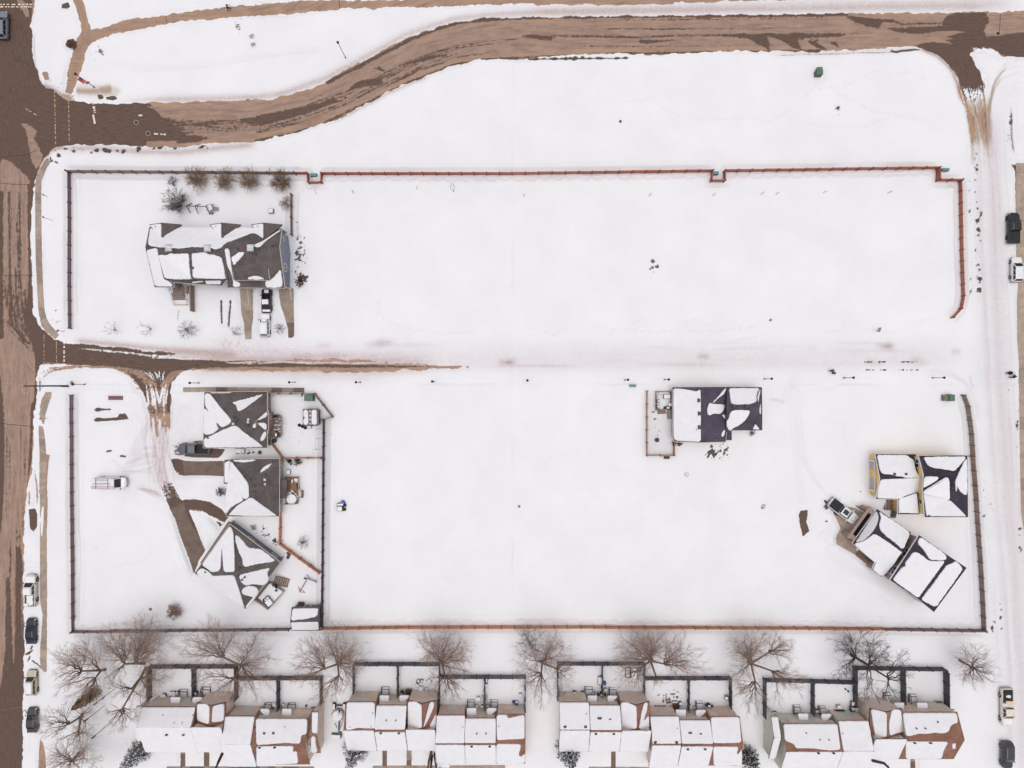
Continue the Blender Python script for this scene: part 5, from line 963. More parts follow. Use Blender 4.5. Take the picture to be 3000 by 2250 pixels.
# block 2
R2 = Row('row_house','second row house from the west, with the blue wheeled trailer beside its west end','row house',(1280,2120),GRP)
s = R2.sec(1014,1101.5,2055,2138,2199);R2.snow(s,['nw','rw','re'],[t2(172,512),t2(480,512),t2(485,795),t2(470,800),t2(430,795),t2(420,800),t2(300,792),t2(200,818),t2(165,812)],jag=.025);R2.cover(s,north=False,top=1.5);R2.panels(s,3,4)
R2.pipe(s,['nw','rw','re'],*t2(462,625));R2.vent(s,['nw','rw','re'],*t2(210,792),.3,VENTL,.2);R2.vent(s,['nw','rw','re'],*t2(440,788),.3,VENTL,.2)
s = R2.sec(1103.5,1191.5,2065,2138.5,2199);R2.cover(s,top=5,bot=2);R2.panels(s,4,5)
for x in (608,714): R2.pipe(s,['nw','rw','re'],*t2(x,706),.11)
for x in (550,748): chim(R2,s,*t2(x,845))
s = R2.sec(1193,1278,2053,2137,2199,nf=False);R2.cover(s,north=False);g = R2.gable(1194,1237,1279,2052,2062,2136);R2.snow(g,['a','m','k'],[(1195,2055),(1220,2054),(1226,2060),(1235.5,2064),(1236,2134),(1216,2133),(1212,2127),(1195,2132)],jag=.025);R2.snow(g,['b','m','k'],[t2(1085,510),t2(1130,505),t2(1135,550),t2(1080,680),t2(1020,790),t2(1015,780)],jag=.03);R2.snow(g,['b','m','k'],[t2(1150,640),t2(1150,800),t2(1080,780)],jag=.04)
s = R2.sec(1279.5,1362.5,2094,2178,2236,4.8,6.9,3.7);R2.cover(s,top=3,bot=1.5,cut=());R2.panels(s,3,6);R2.pipe(s,['nw','rw','re'],*t2(1448,778))
s = R2.sec(1363.5,1453,2103,2180,2236,4.8,6.9,3.7);R2.cover(s,top=2,bot=4);R2.panels(s,4,7)
for x in (1600,1702): R2.pipe(s,['nw','rw','re'],*t2(x,850),.12)
for x in (1545,1742): chim(R2,s,*t2(x,990))
s = R2.sec(1454.5,1539,2092,2178,2237,4.8,6.9,3.7);R2.snow(s,['nw','rw','re'],[t2(1818,650),t2(1940,650),t2(1935,690),t2(2080,655),t2(2125,650),t2(2126,915),t2(1990,918),t2(1830,930),t2(1820,900)],jag=.025);R2.snow(s,['rw','sw','se'],[t2(1815,970),t2(2080,972),t2(2085,1000),t2(2060,1090),t2(2080,1115),t2(2110,1090),t2(2130,1070),t2(2130,1182),t2(1815,1188)],jag=.03);R2.panels(s,3,8);R2.pipe(s,['nw','rw','re'],*t2(1842,772))
s = R2.sec(1276,1317,2181,2190,2249,3.7,4.3,2.6);R2.cover(s)
for q,b_e in (((530,432,643,432,638,517,528,517),0),((745,432,862,432,860,515,745,515),1),((1487,572,1600,572,1602,660,1487,660),0),((1706,572,1822,572,1818,660,1706,660),1)): R2.porch([t2(q[i],q[i + 1]) for i in (0,2,4,6)],b_e)
# block 3
R3 = Row('row_house','third row house from the west, with paving stones showing in one back yard','row house',(1900,2120),GRP)
s = R3.sec(1639,1725,2056,2138,2202);R3.cover(s,top=1,bot=1);R3.panels(s,5,9);R3.pipe(s,['nw','rw','re'],*t3(434,622));R3.vent(s,['nw','rw','re'],*t3(204,772),.4);R3.vent(s,['nw','rw','re'],*t3(425,772),.4)
s = R3.sec(1726.5,1816,2065,2141,2202);R3.cover(s,top=3,bot=3);R3.panels(s,4,10);R3.vent(s,['nw','rw','re'],*t3(577,690),.6,VENT,.2);R3.vent(s,['nw','rw','re'],*t3(690,694),.35,VENT,.2)
for x in (535,728): chim(R3,s,*t3(x,838))
s = R3.sec(1817,1902,2055,2140,2202,nf=False);R3.cover(s,north=False);g = R3.gable(1818,1866,1902,2055,2066,2140);R3.snow(g,['a','m','k'],[t3(805,505),t3(880,502),t3(920,525),t3(975,545),t3(980,790),t3(900,795),t3(812,795)],jag=.025);R3.snow(g,['b','m','k'],[t3(1060,505),t3(1100,505),t3(1085,600),t3(1050,710),t3(1110,640),t3(1115,790),t3(1050,790),t3(1000,795),t3(1030,610)],jag=.03)
s = R3.sec(1905,1988,2097,2181,2243,4.8,6.9,3.7);R3.cover(s,top=2,bot=3);R3.panels(s,3,11);R3.pipe(s,['nw','rw','re'],*t3(1411,780));R3.vent(s,['nw','rw','re'],*t3(1177,938),.4);R3.vent(s,['nw','rw','re'],*t3(1407,940),.4)
s = R3.sec(1990,2080,2108,2184,2243,4.8,6.9,3.7);R3.cover(s,top=2,bot=6);R3.panels(s,4,12);R3.vent(s,['nw','rw','re'],*t3(1555,845),.5,VENT,.2);R3.vent(s,['nw','rw','re'],*t3(1668,852),.35,VENT,.2)
for x in (1525,1712): chim(R3,s,*t3(x,1003))
s = R3.sec(2081,2167,2098,2182,2243,4.8,6.9,3.7);R3.snow(s,['nw','rw','re'],[t3(1776,665),t3(2085,662),t3(2108,940),t3(1980,945),t3(1845,945),t3(1800,940)],jag=.025);R3.snow(s,['rw','sw','se'],[t3(1800,982),t3(2080,982),t3(2055,1062),t3(2075,1065),t3(2112,1000),t3(2115,1180),t3(1810,1192)],jag=.03);R3.panels(s,3,13)
s = R3.sec(1903,1949,2186,2195,2250,3.7,4.3,2.6);R3.cover(s)
for q,b_e in (((443,428,556,428,553,512,443,512),0),((658,428,770,428,772,512,658,512),1),((1395,580,1512,580,1515,666,1397,666),0),((1610,582,1728,582,1728,666,1615,666),1)): R3.porch([t3(q[i],q[i + 1]) for i in (0,2,4,6)],b_e)
# block 4
R4 = Row('row_house','eastmost row house, its ridge bare and brown, with sage green end walls','row house',(2540,2120),GRP)
s = R4.sec(2258,2279,2098,2160,2222,4.8,6.4,3.6,wm=WROWG);R4.cover(s,l=.6,r=.6)
s = R4.sec(2291,2454,2119,2200,2262,4.8,6.9,3.7,wm=WROWG);R4.snow(s,['nw','rw','re'],[t4(265,715),t4(830,715),t4(862,985),t4(760,990),t4(690,985),t4(600,972),t4(520,968),t4(390,968),t4(385,930),t4(280,885)],jag=.025);R4.cover(s,north=False,top=2);R4.panels(s,6,14)
for x,y in ((500,803),(645,873),(738,875)): R4.pipe(s,['nw','rw','re'],*t4(x,y),.1)
for x,y in ((625,1012),(785,1012)): chim(R4,s,*t4(x,y))
s = R4.sec(2455.5,2543,2110,2200,2262,4.8,6.9,3.7,wm=WROWG);R4.cover(s,bot=.8);R4.panels(s,3,15);R4.pipe(s,['nw','rw','re'],*t4(880,808))
s = R4.sec(2294,2326,2178,2190,2208,3.6,4.2,3.2,wm=WROWG);R4.cover(s,l=.6,r=.6)
s = R4.sec(2549,2640,2077,2164,2224,wm=WROWG,nf=False);R4.cover(s,north=False,top=1);g = R4.gable(2549,2598,2641,2076,2087,2163);R4.snow(g,['a','m','k'],[t4(1180,560),t4(1230,565),t4(1345,595),t4(1345,850),t4(1290,855),t4(1225,860)],jag=.025);R4.snow(g,['b','m','k'],[t4(1400,562),t4(1490,562),t4(1530,795),t4(1450,810),t4(1375,840),t4(1370,700)],jag=.03)
s = R4.sec(2642,2805,2086,2168,2224,wm=WROW);R4.snow(s,['nw','rw','re'],[t4(1512,598),t4(2075,598),t4(2088,705),t4(2050,710),t4(2005,740),t4(2000,790),t4(1930,815),t4(1860,805),t4(1760,818),t4(1680,815),t4(1600,838),t4(1548,842)],jag=.03);R4.snow(s,['rw','sw','se'],[t4(1545,895),t4(1990,900),t4(1935,1000),t4(1925,1065),t4(1900,1078),t4(1545,1080)],jag=.03);R4.snow(s,['rw','sw','se'],[t4(2030,920),t4(2068,915),t4(2060,975),t4(2030,972)],jag=.02);R4.panels(s,6,16)
for x,y in ((1872,688),(1650,755),(1742,755)): R4.pipe(s,['nw','rw','re'],*t4(x,y),.13)
for x,y in ((1630,905),(1795,905)): chim(R4,s,*t4(x,y))
s = R4.sec(2780,2797,2078,2084,2092,3.,3.2,2.8);R4.cover(s,l=.6,r=.6)
for q,b_e in (((415,602,530,602,532,688,425,688),0),((655,604,770,604,772,688,668,688),1),((1416,488,1530,488,1535,572,1425,572),0),((1658,488,1775,488,1780,572,1662,572),0)): R4.porch([t4(q[i],q[i + 1]) for i in (0,2,4,6)],b_e)

# ------------------------------------------------------------------ fences: posts and board panels, each a part
WOODS = dict(grey_wood=(srgb(150,132,130),srgb(116,100,102)),red_wood=(srgb(182,118,100),srgb(142,84,70)),orange_wood=(srgb(206,150,120),srgb(168,112,86)),purple_wood=(srgb(142,120,120),srgb(104,84,88)),brown_wood=(srgb(156,138,130),srgb(116,100,96)),black_wood=(srgb(96,78,82),srgb(72,56,62)),light_wood=(srgb(184,148,122),srgb(146,112,92)),navy_fence=(srgb(92,92,100),srgb(74,72,80)),bark_fence=(srgb(120,104,98),srgb(90,78,78)))
PAN = {}
def panel_mesh(wood,ln,h):
    k = (wood,round(ln,1),h)
    if k in PAN: return PAN[k]
    mb = MB();n = max(2,int(ln / .15));r_ = random.Random(n + int(h * 100))
    for i in range(n):
        x = -ln / 2 + ln * (i + .5) / n;hh = h + r_.uniform(-.015,.015);mb.box((x,r_.uniform(-.006,.006),hh / 2 + .03),(ln / n * .93,.022,hh - .06),tint=r_.random() * .9)
    for z in (.3,h - .22): mb.box((0,.04,z),(ln,.05,.09),tint=.5)
    mb.box((0,0,h + .015),(ln,.12,.03),tint=.3)
    c0,c1 = WOODS[wood];o = mb.build('board_panel',mat(wood,c0,.85,var=.16,scale=1.6,tint=c1));PAN[k] = o.data;bpy.data.objects.remove(o);return PAN[k]
POSTM = {}
def post_mesh(wood,h,along):
    k = (wood,h)
    if k in POSTM: return POSTM[k]
    mb = MB();mb.box((0,0,h / 2 + .03),(.12,.30,h + .06));mb.box((0,0,h + .09),(.17,.34,.07),taper=.7);c0,c1 = WOODS[wood]
    o = mb.build('post',mat(wood + '_post',tuple(v * .8 for v in c1[:3]) + (1,),.85));POSTM[k] = o.data;bpy.data.objects.remove(o);return POSTM[k]
for pts,h,wood,lab,side,sc in FENCES:
    p = [P(x,y,0) for x,y in pts];fr = root('board_fence' if 'fence' in lab and 'divider' not in lab else 'yard_divider',lab,'fence',p[0]);first = True
    for a,b in zip(p[:-1],p[1:]):
        d = b - a;L_ = d.length;n = max(1,round(L_ / 2.44));rz = math.atan2(d.y,d.x)
        for k in range(n):
            c = a + d * ((k + .5) / n);z = gzw(c.x,c.y) * .0
            o = bpy.data.objects.new('board_panel',panel_mesh(wood,L_ / n,h));C.objects.link(o);o.parent = fr;o.location = c - p[0] + Vector((0,0,random.uniform(-.025,.025)));o.rotation_euler = (random.uniform(-.012,.012),0,rz)
            q = a + d * (k / n);o = bpy.data.objects.new('post',post_mesh(wood,h,0));C.objects.link(o);o.parent = fr;o.location = q - p[0];o.rotation_euler = (0,0,rz)
    o = bpy.data.objects.new('post',post_mesh(wood,h,0));C.objects.link(o);o.parent = fr;o.location = p[-1] - p[0];o.rotation_euler = (0,0,rz)
# ------------------------------------------------------------------ vehicles
TYRE = mat('tyre_rubber',(.018,.017,.018),.85);RIM = mat('rim_alloy',(.30,.30,.32),.4,.7);RIMD = mat('rim_dark',(.05,.05,.055),.5,.5);HEADL = mat('headlight_lens',srgb(220,220,225),.15);TAILL = mat('taillight_red',(.45,.02,.03),.3);BLK = mat('black_plastic',(.02,.02,.022),.6);CGLASS = mat('car_glass',(.012,.014,.02),.08,spec=.7);BEDL = mat('bed_liner',(.022,.021,.024),.8)
def paint_m(name,col,rough=.3,var=.05): return mat('paint_' + name,col,rough,.0,var,2.,coat=.35)
def quad_pts(a,b,c,d,u0,u1,v0,v1,off=.012):
    f = lambda u,v: a.lerp(b,u).lerp(d.lerp(c,u),v);n = (b - a).cross(d - a).normalized() * off
    return [f(u0,v0) + n,f(u1,v0) + n,f(u1,v1) + n,f(u0,v1) + n]
def vehicle(name,label,cat,px,py,head,kind,L_=4.6,W_=1.85,Hh=1.6,paint=None,snow=(),z=None,rim=None,extra=()):
    c = P(px,py,Hh * .45);z = gzw(c.x,c.y) if z is None else z;t = root(name,label,cat,(c.x,c.y,z - .02),R(head));B_ = lambda mb,nm,m,par=None,**k: mb.build(nm,m,par or t,local=True,**k)
    w = W_ / 2;belt = Hh * (.62 if kind != 'van' else .50);hood = Hh * (.60 if kind == 'pickup' else .56 if kind != 'van' else .52);gb = .22 * Hh
    deck = {'suv': belt,'sedan': belt * .98,'pickup': belt * .78,'van': belt}[kind]
    st = [(-.5,.84,gb + .1,deck * .9),(-.485,.95,gb,deck),(-.40,1,gb,deck),(-.12,1,gb,deck if kind == 'pickup' else belt),(-.10,1,gb,belt),(.20,1,gb,belt),(.27,1,gb,hood * 1.02),(.40,.97,gb,hood * .97),(.46,.88,gb,hood * .92),(.492,.70,gb + .05,hood * .82),(.5,.5,gb + .1,hood * .7)]
    if kind == 'van': st = [(-.5,.95,gb,belt),(-.49,1,gb,belt),(.2,1,gb,belt),(.38,.98,gb,hood),(.46,.88,gb,hood * .9),(.5,.6,gb + .1,hood * .7)]
    b = MB();rings = []
    for fx_,fw,zb,zt in st:
        ww = w * fw;rings.append([(fx_ * L_,y,zz) for y,zz in ((-ww * .88,zb),(-ww,zb + .14),(-ww,zt - .16),(-ww * .93,zt - .03),(-ww * .7,zt),(ww * .7,zt),(ww * .93,zt - .03),(ww,zt - .16),(ww,zb + .14),(ww * .88,zb))])
    n = 10;vs = [v for r in rings for v in r];fs = [(i * n + j,i * n + (j + 1) % n,(i + 1) * n + (j + 1) % n,(i + 1) * n + j) for i in range(len(rings) - 1) for j in range(n)] + [tuple(range(n - 1,-1,-1)),tuple(range((len(rings) - 1) * n,len(rings) * n))]
    b.add(vs,[f[::-1] for f in fs])
    xr,xf,xr2,xf2 = {'suv': (-.475,.25,-.40,.09),'sedan': (-.37,.24,-.20,.05),'pickup': (-.115,.26,-.095,.14),'van': (-.5,.36,-.49,.22)}[kind]
    if kind == 'pickup' and 'long' in extra: xr,xr2,xf,xf2 = -.02,0.,.29,.18
    wt = w * (.76 if kind != 'van' else .88);wb = w * .93;zt = Hh
    bo = [Vector((xr * L_,-wb,belt - .03)),Vector((xf * L_,-wb * .96,belt - .03)),Vector((xf * L_,wb * .96,belt - .03)),Vector((xr * L_,wb,belt - .03))]
    to = [Vector((xr2 * L_,-wt,zt - .05)),Vector((xf2 * L_,-wt * .96,zt - .06)),Vector((xf2 * L_,wt * .96,zt - .06)),Vector((xr2 * L_,wt,zt - .05))]
    ti = [Vector((xr2 * L_ + .12,-wt + .14,zt)),Vector((xf2 * L_ - .14,-wt + .16,zt)),Vector((xf2 * L_ - .14,wt - .16,zt)),Vector((xr2 * L_ + .12,wt - .14,zt))]
    b.add(bo + to + ti,[(i,(i + 1) % 4,4 + (i + 1) % 4,4 + i) for i in range(4)] + [(4 + i,4 + (i + 1) % 4,8 + (i + 1) % 4,8 + i) for i in range(4)] + [(8,9,10,11)])
    if kind == 'pickup':
        x0,x1 = -.495 * L_,xr * L_;th = .09;zb0 = deck - .02;zh = belt * 1.0 - zb0
        for sy in (-1,1): b.box(((x0 + x1) / 2,sy * (w - th / 2 - .02),zb0 + zh / 2),(x1 - x0,th,zh))
        b.box((x0 + th / 2,0,zb0 + zh / 2),(th,2 * w - .2,zh))
    body = B_(b,'body',paint)
    q = MB();q.face(quad_pts(bo[1],bo[2],to[2],to[1],.06,.94,.06,.92));B_(q,'windscreen',CGLASS)
    if kind != 'van' and kind != 'pickup': q = MB();q.face(quad_pts(bo[3],bo[0],to[0],to[3],.08,.92,.12,.9));B_(q,'rear_window',CGLASS)
    if kind == 'pickup': q = MB();q.face(quad_pts(bo[3],bo[0],to[0],to[3],.12,.88,.25,.9));B_(q,'rear_window',CGLASS)
    spans = {'suv': ((.05,.30),(.33,.62),(.65,.93)),'sedan': ((.10,.48),(.52,.92)),'pickup': ((.06,.45),(.49,.92)),'van': ((.80,.97),)}[kind]
    for u0,u1 in spans:
        q = MB();q.face(quad_pts(bo[0],bo[1],to[1],to[0],u0,u1,.12,.86));B_(q,'side_window',CGLASS);q = MB();q.face(quad_pts(bo[2],bo[3],to[3],to[2],1 - u1,1 - u0,.12,.86));B_(q,'side_window',CGLASS)
    r = .36 if kind in ('suv','sedan') else .41;wx = (.31,-.30) if kind != 'pickup' else (.33,-.29)
    for fx_ in wx:
        for sy in (-1,1):
            q = MB();y1 = sy * (w + .02);y0 = sy * (w - .24);q.tube((fx_ * L_,y0,r - .03),(fx_ * L_,y1,r - .03),r,n=14);wo = B_(q,'wheel',TYRE);q = MB();q.tube((fx_ * L_,y1 - sy * .02,r - .03),(fx_ * L_,y1 + sy * .015,r - .03),r * .62,r * .55,n=10);B_(q,'rim',rim or RIM,wo)
            q = MB();q.tube((fx_ * L_,sy * (w - .05),r),(fx_ * L_,sy * (w + .003),r),r * 1.14,n=14);B_(q,'wheel_arch',BLK)
    for sy in (-1,1):
        q = MB();q.box((.455 * L_,sy * w * .72,hood * .80),(.20,.34,.16),sy * -.35);B_(q,'headlight',HEADL);q = MB();q.box((-.492 * L_,sy * w * .80,deck * .84),(.10,.22,.30));B_(q,'taillight',TAILL)
        q = MB();q.box((xf * L_ - .16,sy * (w + .12),belt + .02),(.14,.24,.16));B_(q,'mirror',paint if 'pm' in extra else BLK)
    q = MB();q.box((.485 * L_,0,gb + .12),(.16,1.5 * w,.22));B_(q,'front_bumper',BLK);q = MB();q.box((-.497 * L_,0,gb + .16),(.14,1.75 * w,.22));B_(q,'rear_bumper',RIM if kind == 'pickup' else BLK)
    if kind == 'pickup':
        q = MB();x0,x1 = -.48 * L_,xr * L_ - .03
        if 'tonneau' in extra:
            for k in range(3): q.box((x0 + (x1 - x0) * (k + .5) / 3,0,belt + .02),((x1 - x0) / 3 - .02,2 * w - .2,.05))
            B_(q,'bed_cover',BEDL)
        else: q.box(((x0 + x1) / 2,0,deck + .01),(x1 - x0,2 * w - .24,.03));B_(q,'bed_floor',BEDL)
    if 'rails' in extra:
        q = MB()
        for sy in (-1,1): q.tube((xr2 * L_ + .3,sy * (wt - .08),zt + .05),(xf2 * L_ - .3,sy * (wt - .08),zt + .05),.025,n=5)
        B_(q,'roof_rail',RIM)
    if 'sunroof' in extra:
        q = MB();q.box(((xr2 * .25 + xf2 * .75) * L_ - .35,0,zt + .006),(1.0,wt * 1.15,.02));B_(q,'sunroof',CGLASS)
    if 'scoops' in extra:
        q = MB()
        for sy in (-1,1): q.box((.40 * L_,sy * .42,hood * .955),(.26,.12,.03))
        B_(q,'hood_vent',BLK)
    def cap(nm,x0,x1,ww,zz,th,jg=.05,slope=0.):
        lo = jag_loop([Vector((x0,-ww,zz)),Vector((x1,-ww,zz)),Vector((x1,ww,zz)),Vector((x0,ww,zz))],.3,jg);n = len(lo);c = sum(lo,Vector()) / n
        for p in lo: p.z += slope * (p.x - x0)
        vs = lo + [p.lerp(c,.05) + Vector((0,0,th * .8)) for p in lo] + [p.lerp(c,.2) + Vector((0,0,th)) for p in lo]
        mb = MB();mb.add(vs,[(k * n + i,k * n + (i + 1) % n,(k + 1) * n + (i + 1) % n,(k + 1) * n + i) for k in (0,1) for i in range(n)] + [tuple(range(2 * n,3 * n))]);B_(mb,'snow_cover',snow_m)
    if 'roof' in snow: cap('r',xr2 * L_ + .1,xf2 * L_ - .12,wt - .12,zt - .02,.14)
    if 'roofhalf' in snow: cap('r',xr2 * L_ + .1,xf2 * L_ - .5,wt * .45,zt - .02,.10,.14)
    if 'hood' in snow: cap('h',xf * L_ + .05,.455 * L_,w * .78,hood * .93,.12,.06,-.01)
    if 'hoodhalf' in snow: cap('h',xf * L_ + .35,.45 * L_,w * .5,hood * .93,.10,.12)
    if 'trunk' in snow: cap('t',-.47 * L_,xr * L_ - .05,w * .75,deck - .05,.12)
    if 'glass' in snow: cap('g',xf2 * L_ - .1,xf * L_,w * .6,belt,.5,.06,-.35)
    if 'bed' in snow: cap('b',-.46 * L_,-.14 * L_,w * .62,deck,.28,.08)
    return t
blk = paint_m('black',(.014,.014,.018));blu = paint_m('navy',(.014,.018,.045));wht = paint_m('white',(.74,.74,.76));gry = paint_m('slate_grey',(.10,.105,.13));gbk = paint_m('graphite',(.045,.045,.055));bei = paint_m('beige',srgb(192,176,156));dwt = paint_m('road_dirty_white',srgb(220,211,200),.45,.14);pew = paint_m('pewter',srgb(120,124,136));brn = paint_m('mud_brown',srgb(70,58,52),.6,.2)
PK = 'cars parked along the streets'
vehicle('suv','dark grey sport utility vehicle driving north at the top left edge','car',6,73,90,'suv',5.2,2.05,1.8,pew,(),extra=('rails',))
vehicle('pickup_truck','black pickup truck parked by the east sidewalk','pickup truck',2967,669,90,'pickup',5.8,2.05,1.95,blk,(),extra=('tonneau',),rim=RIMD)
vehicle('suv','white crossover with dark windows parked behind the black pickup by the east sidewalk','car',2976,790,90,'suv',4.7,1.95,1.7,wht,(),extra=('pm',))
vn = vehicle('cargo_van','white cargo van with ladders on its roof rack in the west lot','van',324,1414,0,'van',5.9,2.05,2.35,wht,())
vehicle('pickup_truck','grey pickup truck with open bed in the drive of the northernmost bungalow','pickup truck',568,1315,180,'pickup',5.8,2.05,1.95,gry,())
vehicle('pickup_truck','white pickup with black bed cover and sunroof in the brown house drive','pickup truck',2470,1497,-37.6,'pickup',6.0,2.1,1.95,wht,(),extra=('tonneau','sunroof','scoops','pm'))
vehicle('pickup_truck','snow covered pickup truck first in the row parked along the main street','pickup truck',90,1730,90,'pickup',6.0,2.05,1.9,dwt,('roof','hood','bed'))
vehicle('sedan','navy sedan parked behind the snow covered pickup on the main street','car',93,1848,90,'sedan',4.75,1.85,1.48,blu,())
vehicle('suv','beige wagon with snow on its roof parked along the main street','car',94,1999,90,'suv',4.7,1.85,1.65,bei,('roof',))
vehicle('sedan','black sedan last in the row along the main street under the bare trees','car',95,2109,90,'sedan',4.6,1.85,1.5,gbk,())
vehicle('pickup_truck','long cream pickup with a loaded open bed facing south by the east street','pickup truck',2948,2070,-90,'pickup',7.0,2.15,2.0,dwt,('hood',),extra=('long','pm'))
vehicle('suv','dark grey boxy off roader parked at the bottom right corner','car',2950,2212,-90,'suv',5.0,2.0,1.9,gbk,(),extra=('rails',))
vehicle('sedan','black car half covered in snow in the grey townhouse drive','car',781,880,90,'sedan',4.6,1.9,1.5,blk,('roof','hoodhalf','trunk'))
vehicle('suv','white hatchback covered in snow behind the black car in the townhouse drive','car',776,952,90,'suv',4.4,1.85,1.6,wht,('roof','hood','glass'))
# roof rack and ladders on the van (part of the van; the ladders are things of their own)
b = MB()
for x in (-1.9,0.3):
    b.tube((x,-.95,2.48),(x,.95,2.48),.03,n=5)
    for y in (-.9,0,.9): b.tube((x,y,2.33),(x,y,2.5),.03,n=5)
b.build('roof_rack',BLK,vn,local=True)
def ladder(px0,py0,px1,py1,z,wd,m,lab,name='ladder',n=10):
    a,c = P(px0,py0,z),P(px1,py1,z);d = (c - a);L_ = d.length;rz = math.atan2(d.y,d.x);t = root(name,lab,'ladder',a,rz,None)
    for sy in (-1,1): MB().box((L_ / 2,sy * wd / 2,0),(L_,.05,.08)).build('stile',m,t,local=True)
    for k in range(n): q = MB();x = L_ * (k + .5) / n;q.tube((x,-wd / 2,0),(x,wd / 2,0),.022,n=5);q.build('rung',m,t,local=True)
    return t
alum = mat('aluminium',srgb(160,152,156),.4,.6);fibre = mat('red_fibreglass',srgb(184,112,124),.5)
ladder(276,1405,318,1405,2.54,.48,alum,'grey ladder along the north side of the white van roof');ladder(272,1417.5,322,1417.5,2.54,.22,alum,'narrow grey ladder in the middle of the white van roof');ladder(266,1429,338,1429,2.54,.42,fibre,'long faded red ladder along the south side of the white van roof',n=14)
# load in the long pickup
def junk_box(px,py,z,d,rz,m1,m2,lab,cat='box',name='storage_box'):
    c = P(px,py,z);t = root(name,lab,cat,c,R(rz));MB().box((0,0,d[2] / 2),d,taper=.96).build('box_body',m1,t,local=True);MB().box((0,0,d[2] + .03),(d[0] * 1.05,d[1] * 1.05,.06)).build('lid',m2,t,local=True);return t
card = mat('cream_tarp',srgb(224,196,172),.8);junk_box(2954,2056,.85,(1.5,.62,.5),0,wht,card,'cream tool chest across the bed of the long cream pickup','tool chest','tool_chest');junk_box(2945,2030,.85,(.7,.6,.35),20,BLK,BLK,'black crate at the tail of the long cream pickup bed','crate','crate');junk_box(2951,2038,.85,(.8,.5,.3),-15,card,wht,'pale carton behind the tool chest in the long cream pickup bed','carton','carton')
junk_box(80,1770,.95,(.8,.5,.4),0,BLK,snow_m,'dark box topped with snow in the bed of the snow covered pickup')
# snowed-in quad beside the bungalow
q = root('quad_bike','snow covered quad bike against the south wall of the northernmost bungalow','quad bike',P(705,1320,.15))
MB().box((0,0,.45),(1.5,.55,.4),taper=.8).build('body',BLK,q,local=True);MB().box((.1,0,.72),(1.7,.9,.16),taper=.8).build('snow_cover',snow_m,q,local=True)
for x in (-.6,.65):
    for y in (-.42,.42): b = MB();b.tube((x,y - .12,.28),(x,y + .12,.28),.28,n=10);b.build('wheel',TYRE,q,local=True)
b = MB();b.tube((.4,-.4,.85),(.4,.4,.85),.03,n=5);b.build('handlebar',BLK,q,local=True)
# blue trailer with a round tub, its box, and the hut with the barrel
q = root('trailer','blue trailer with round snow covered tub and two wheels, west of the second row house','trailer',P(991,2085,.1));bl_m = mat('trailer_blue',srgb(40,62,120),.5);tubm = mat('tub_grey',srgb(158,146,148),.7)
l_ = lambda x,y,z=0: ((P(x,y,z).x - P(991,2085,.1).x),(P(x,y,z).y - P(991,2085,.1).y),z)
for x in (980,1010): b = MB();c = l_(x,2066,.45);b.tube((c[0] - .28,c[1],.45),(c[0] + .28,c[1],.45),.55,n=14);w_ = b.build('wheel',TYRE,q,local=True);b = MB();b.box((c[0],c[1],.98),(.5,.9,.12),taper=.8);b.build('snow_cover',snow_m,w_,local=True)
b = MB();b.tube(l_(982,2066,.5),l_(1009,2066,.5),.14,n=6);b.build('axle',mat('axle_dark',(.03,.035,.06),.6),q,local=True)
b = MB();c = l_(992,2091,.4);b.lathe((c[0],c[1],0),[(.85,.35),(1.12,.6),(1.15,.95),(1.0,1.0)],18);b.build('tub',tubm,q,local=True);b = MB();b.lathe((c[0] - .12,c[1] - .1,0),[(.95,.98),(.92,1.1),(.6,1.17)],16);b.build('snow_cover',snow_m,q,local=True)
b = MB();p0,p1 = Vector(l_(993,2080,1.1)),Vector(l_(992,2140,.6));b.tube(p0,p1,.22,.16,n=6);b.tube(l_(987,2106,1.),l_(999,2104,1.),.09,n=5);b.build('drawbar',bl_m,q,local=True);b = MB();b.tube(p0 + Vector((-.12,0,.2)),p1 + Vector((-.1,0,.16)),.14,.1,n=6);b.build('drawbar_snow',snow_m,q,local=True)
b = MB();b.poly([Vector(l_(1007,2085,.8)),Vector(l_(1005,2110,.8)),Vector(l_(996,2136,.6))],5,.05);b.poly([Vector(l_(981,2118,.5)),Vector(l_(990,2136,.5))],5,.05);b.build('frame_bar',BLK,q,local=True)
grn = mat('utility_green',srgb(74,112,98),.55,var=.08);grd = mat('utility_green_dark',srgb(62,90,84),.6,var=.1);teal = mat('utility_teal',srgb(92,134,140),.55)
q = root('storage_box','green box with snow on its lid at the drawbar end of the blue trailer','box',P(988,2151,.1),R(-4));MB().box((0,0,.4),(1.9,.8,.8),taper=.94).build('box_body',grd,q,local=True);MB().box((-.1,-.08,.84),(1.75,.7,.1),taper=.9).build('snow_cover',snow_m,q,local=True);b = MB();b.box((.55,.5,.5),(.5,.35,.6));b.build('side_pocket',grn,q,local=True)
q = root('hut','small dark box hut with snow topped lid alone in the open lot','hut',P(1000,1488,.0));dk = mat('hut_dark',srgb(64,46,46),.8,var=.2)
MB().box((0,0,.4),(1.25,.95,.8)).build('box_body',dk,q,local=True);MB().box((0,.75,.45),(1.25,.5,.9)).build('rear_box',dk,q,local=True);MB().box((-.12,-.02,.86),(.9,.85,.12),taper=.9).build('snow_cover',snow_m,q,local=True);MB().box((0,.78,.95),(1.1,.36,.1),taper=.85).build('snow_cap',snow_m,q,local=True)
b = MB();b.box((.85,.6,.35),(.3,.5,.6),.2);b.box((.82,-.2,.3),(.25,.5,.5),-.1);b.build('side_rack',dk,q,local=True)
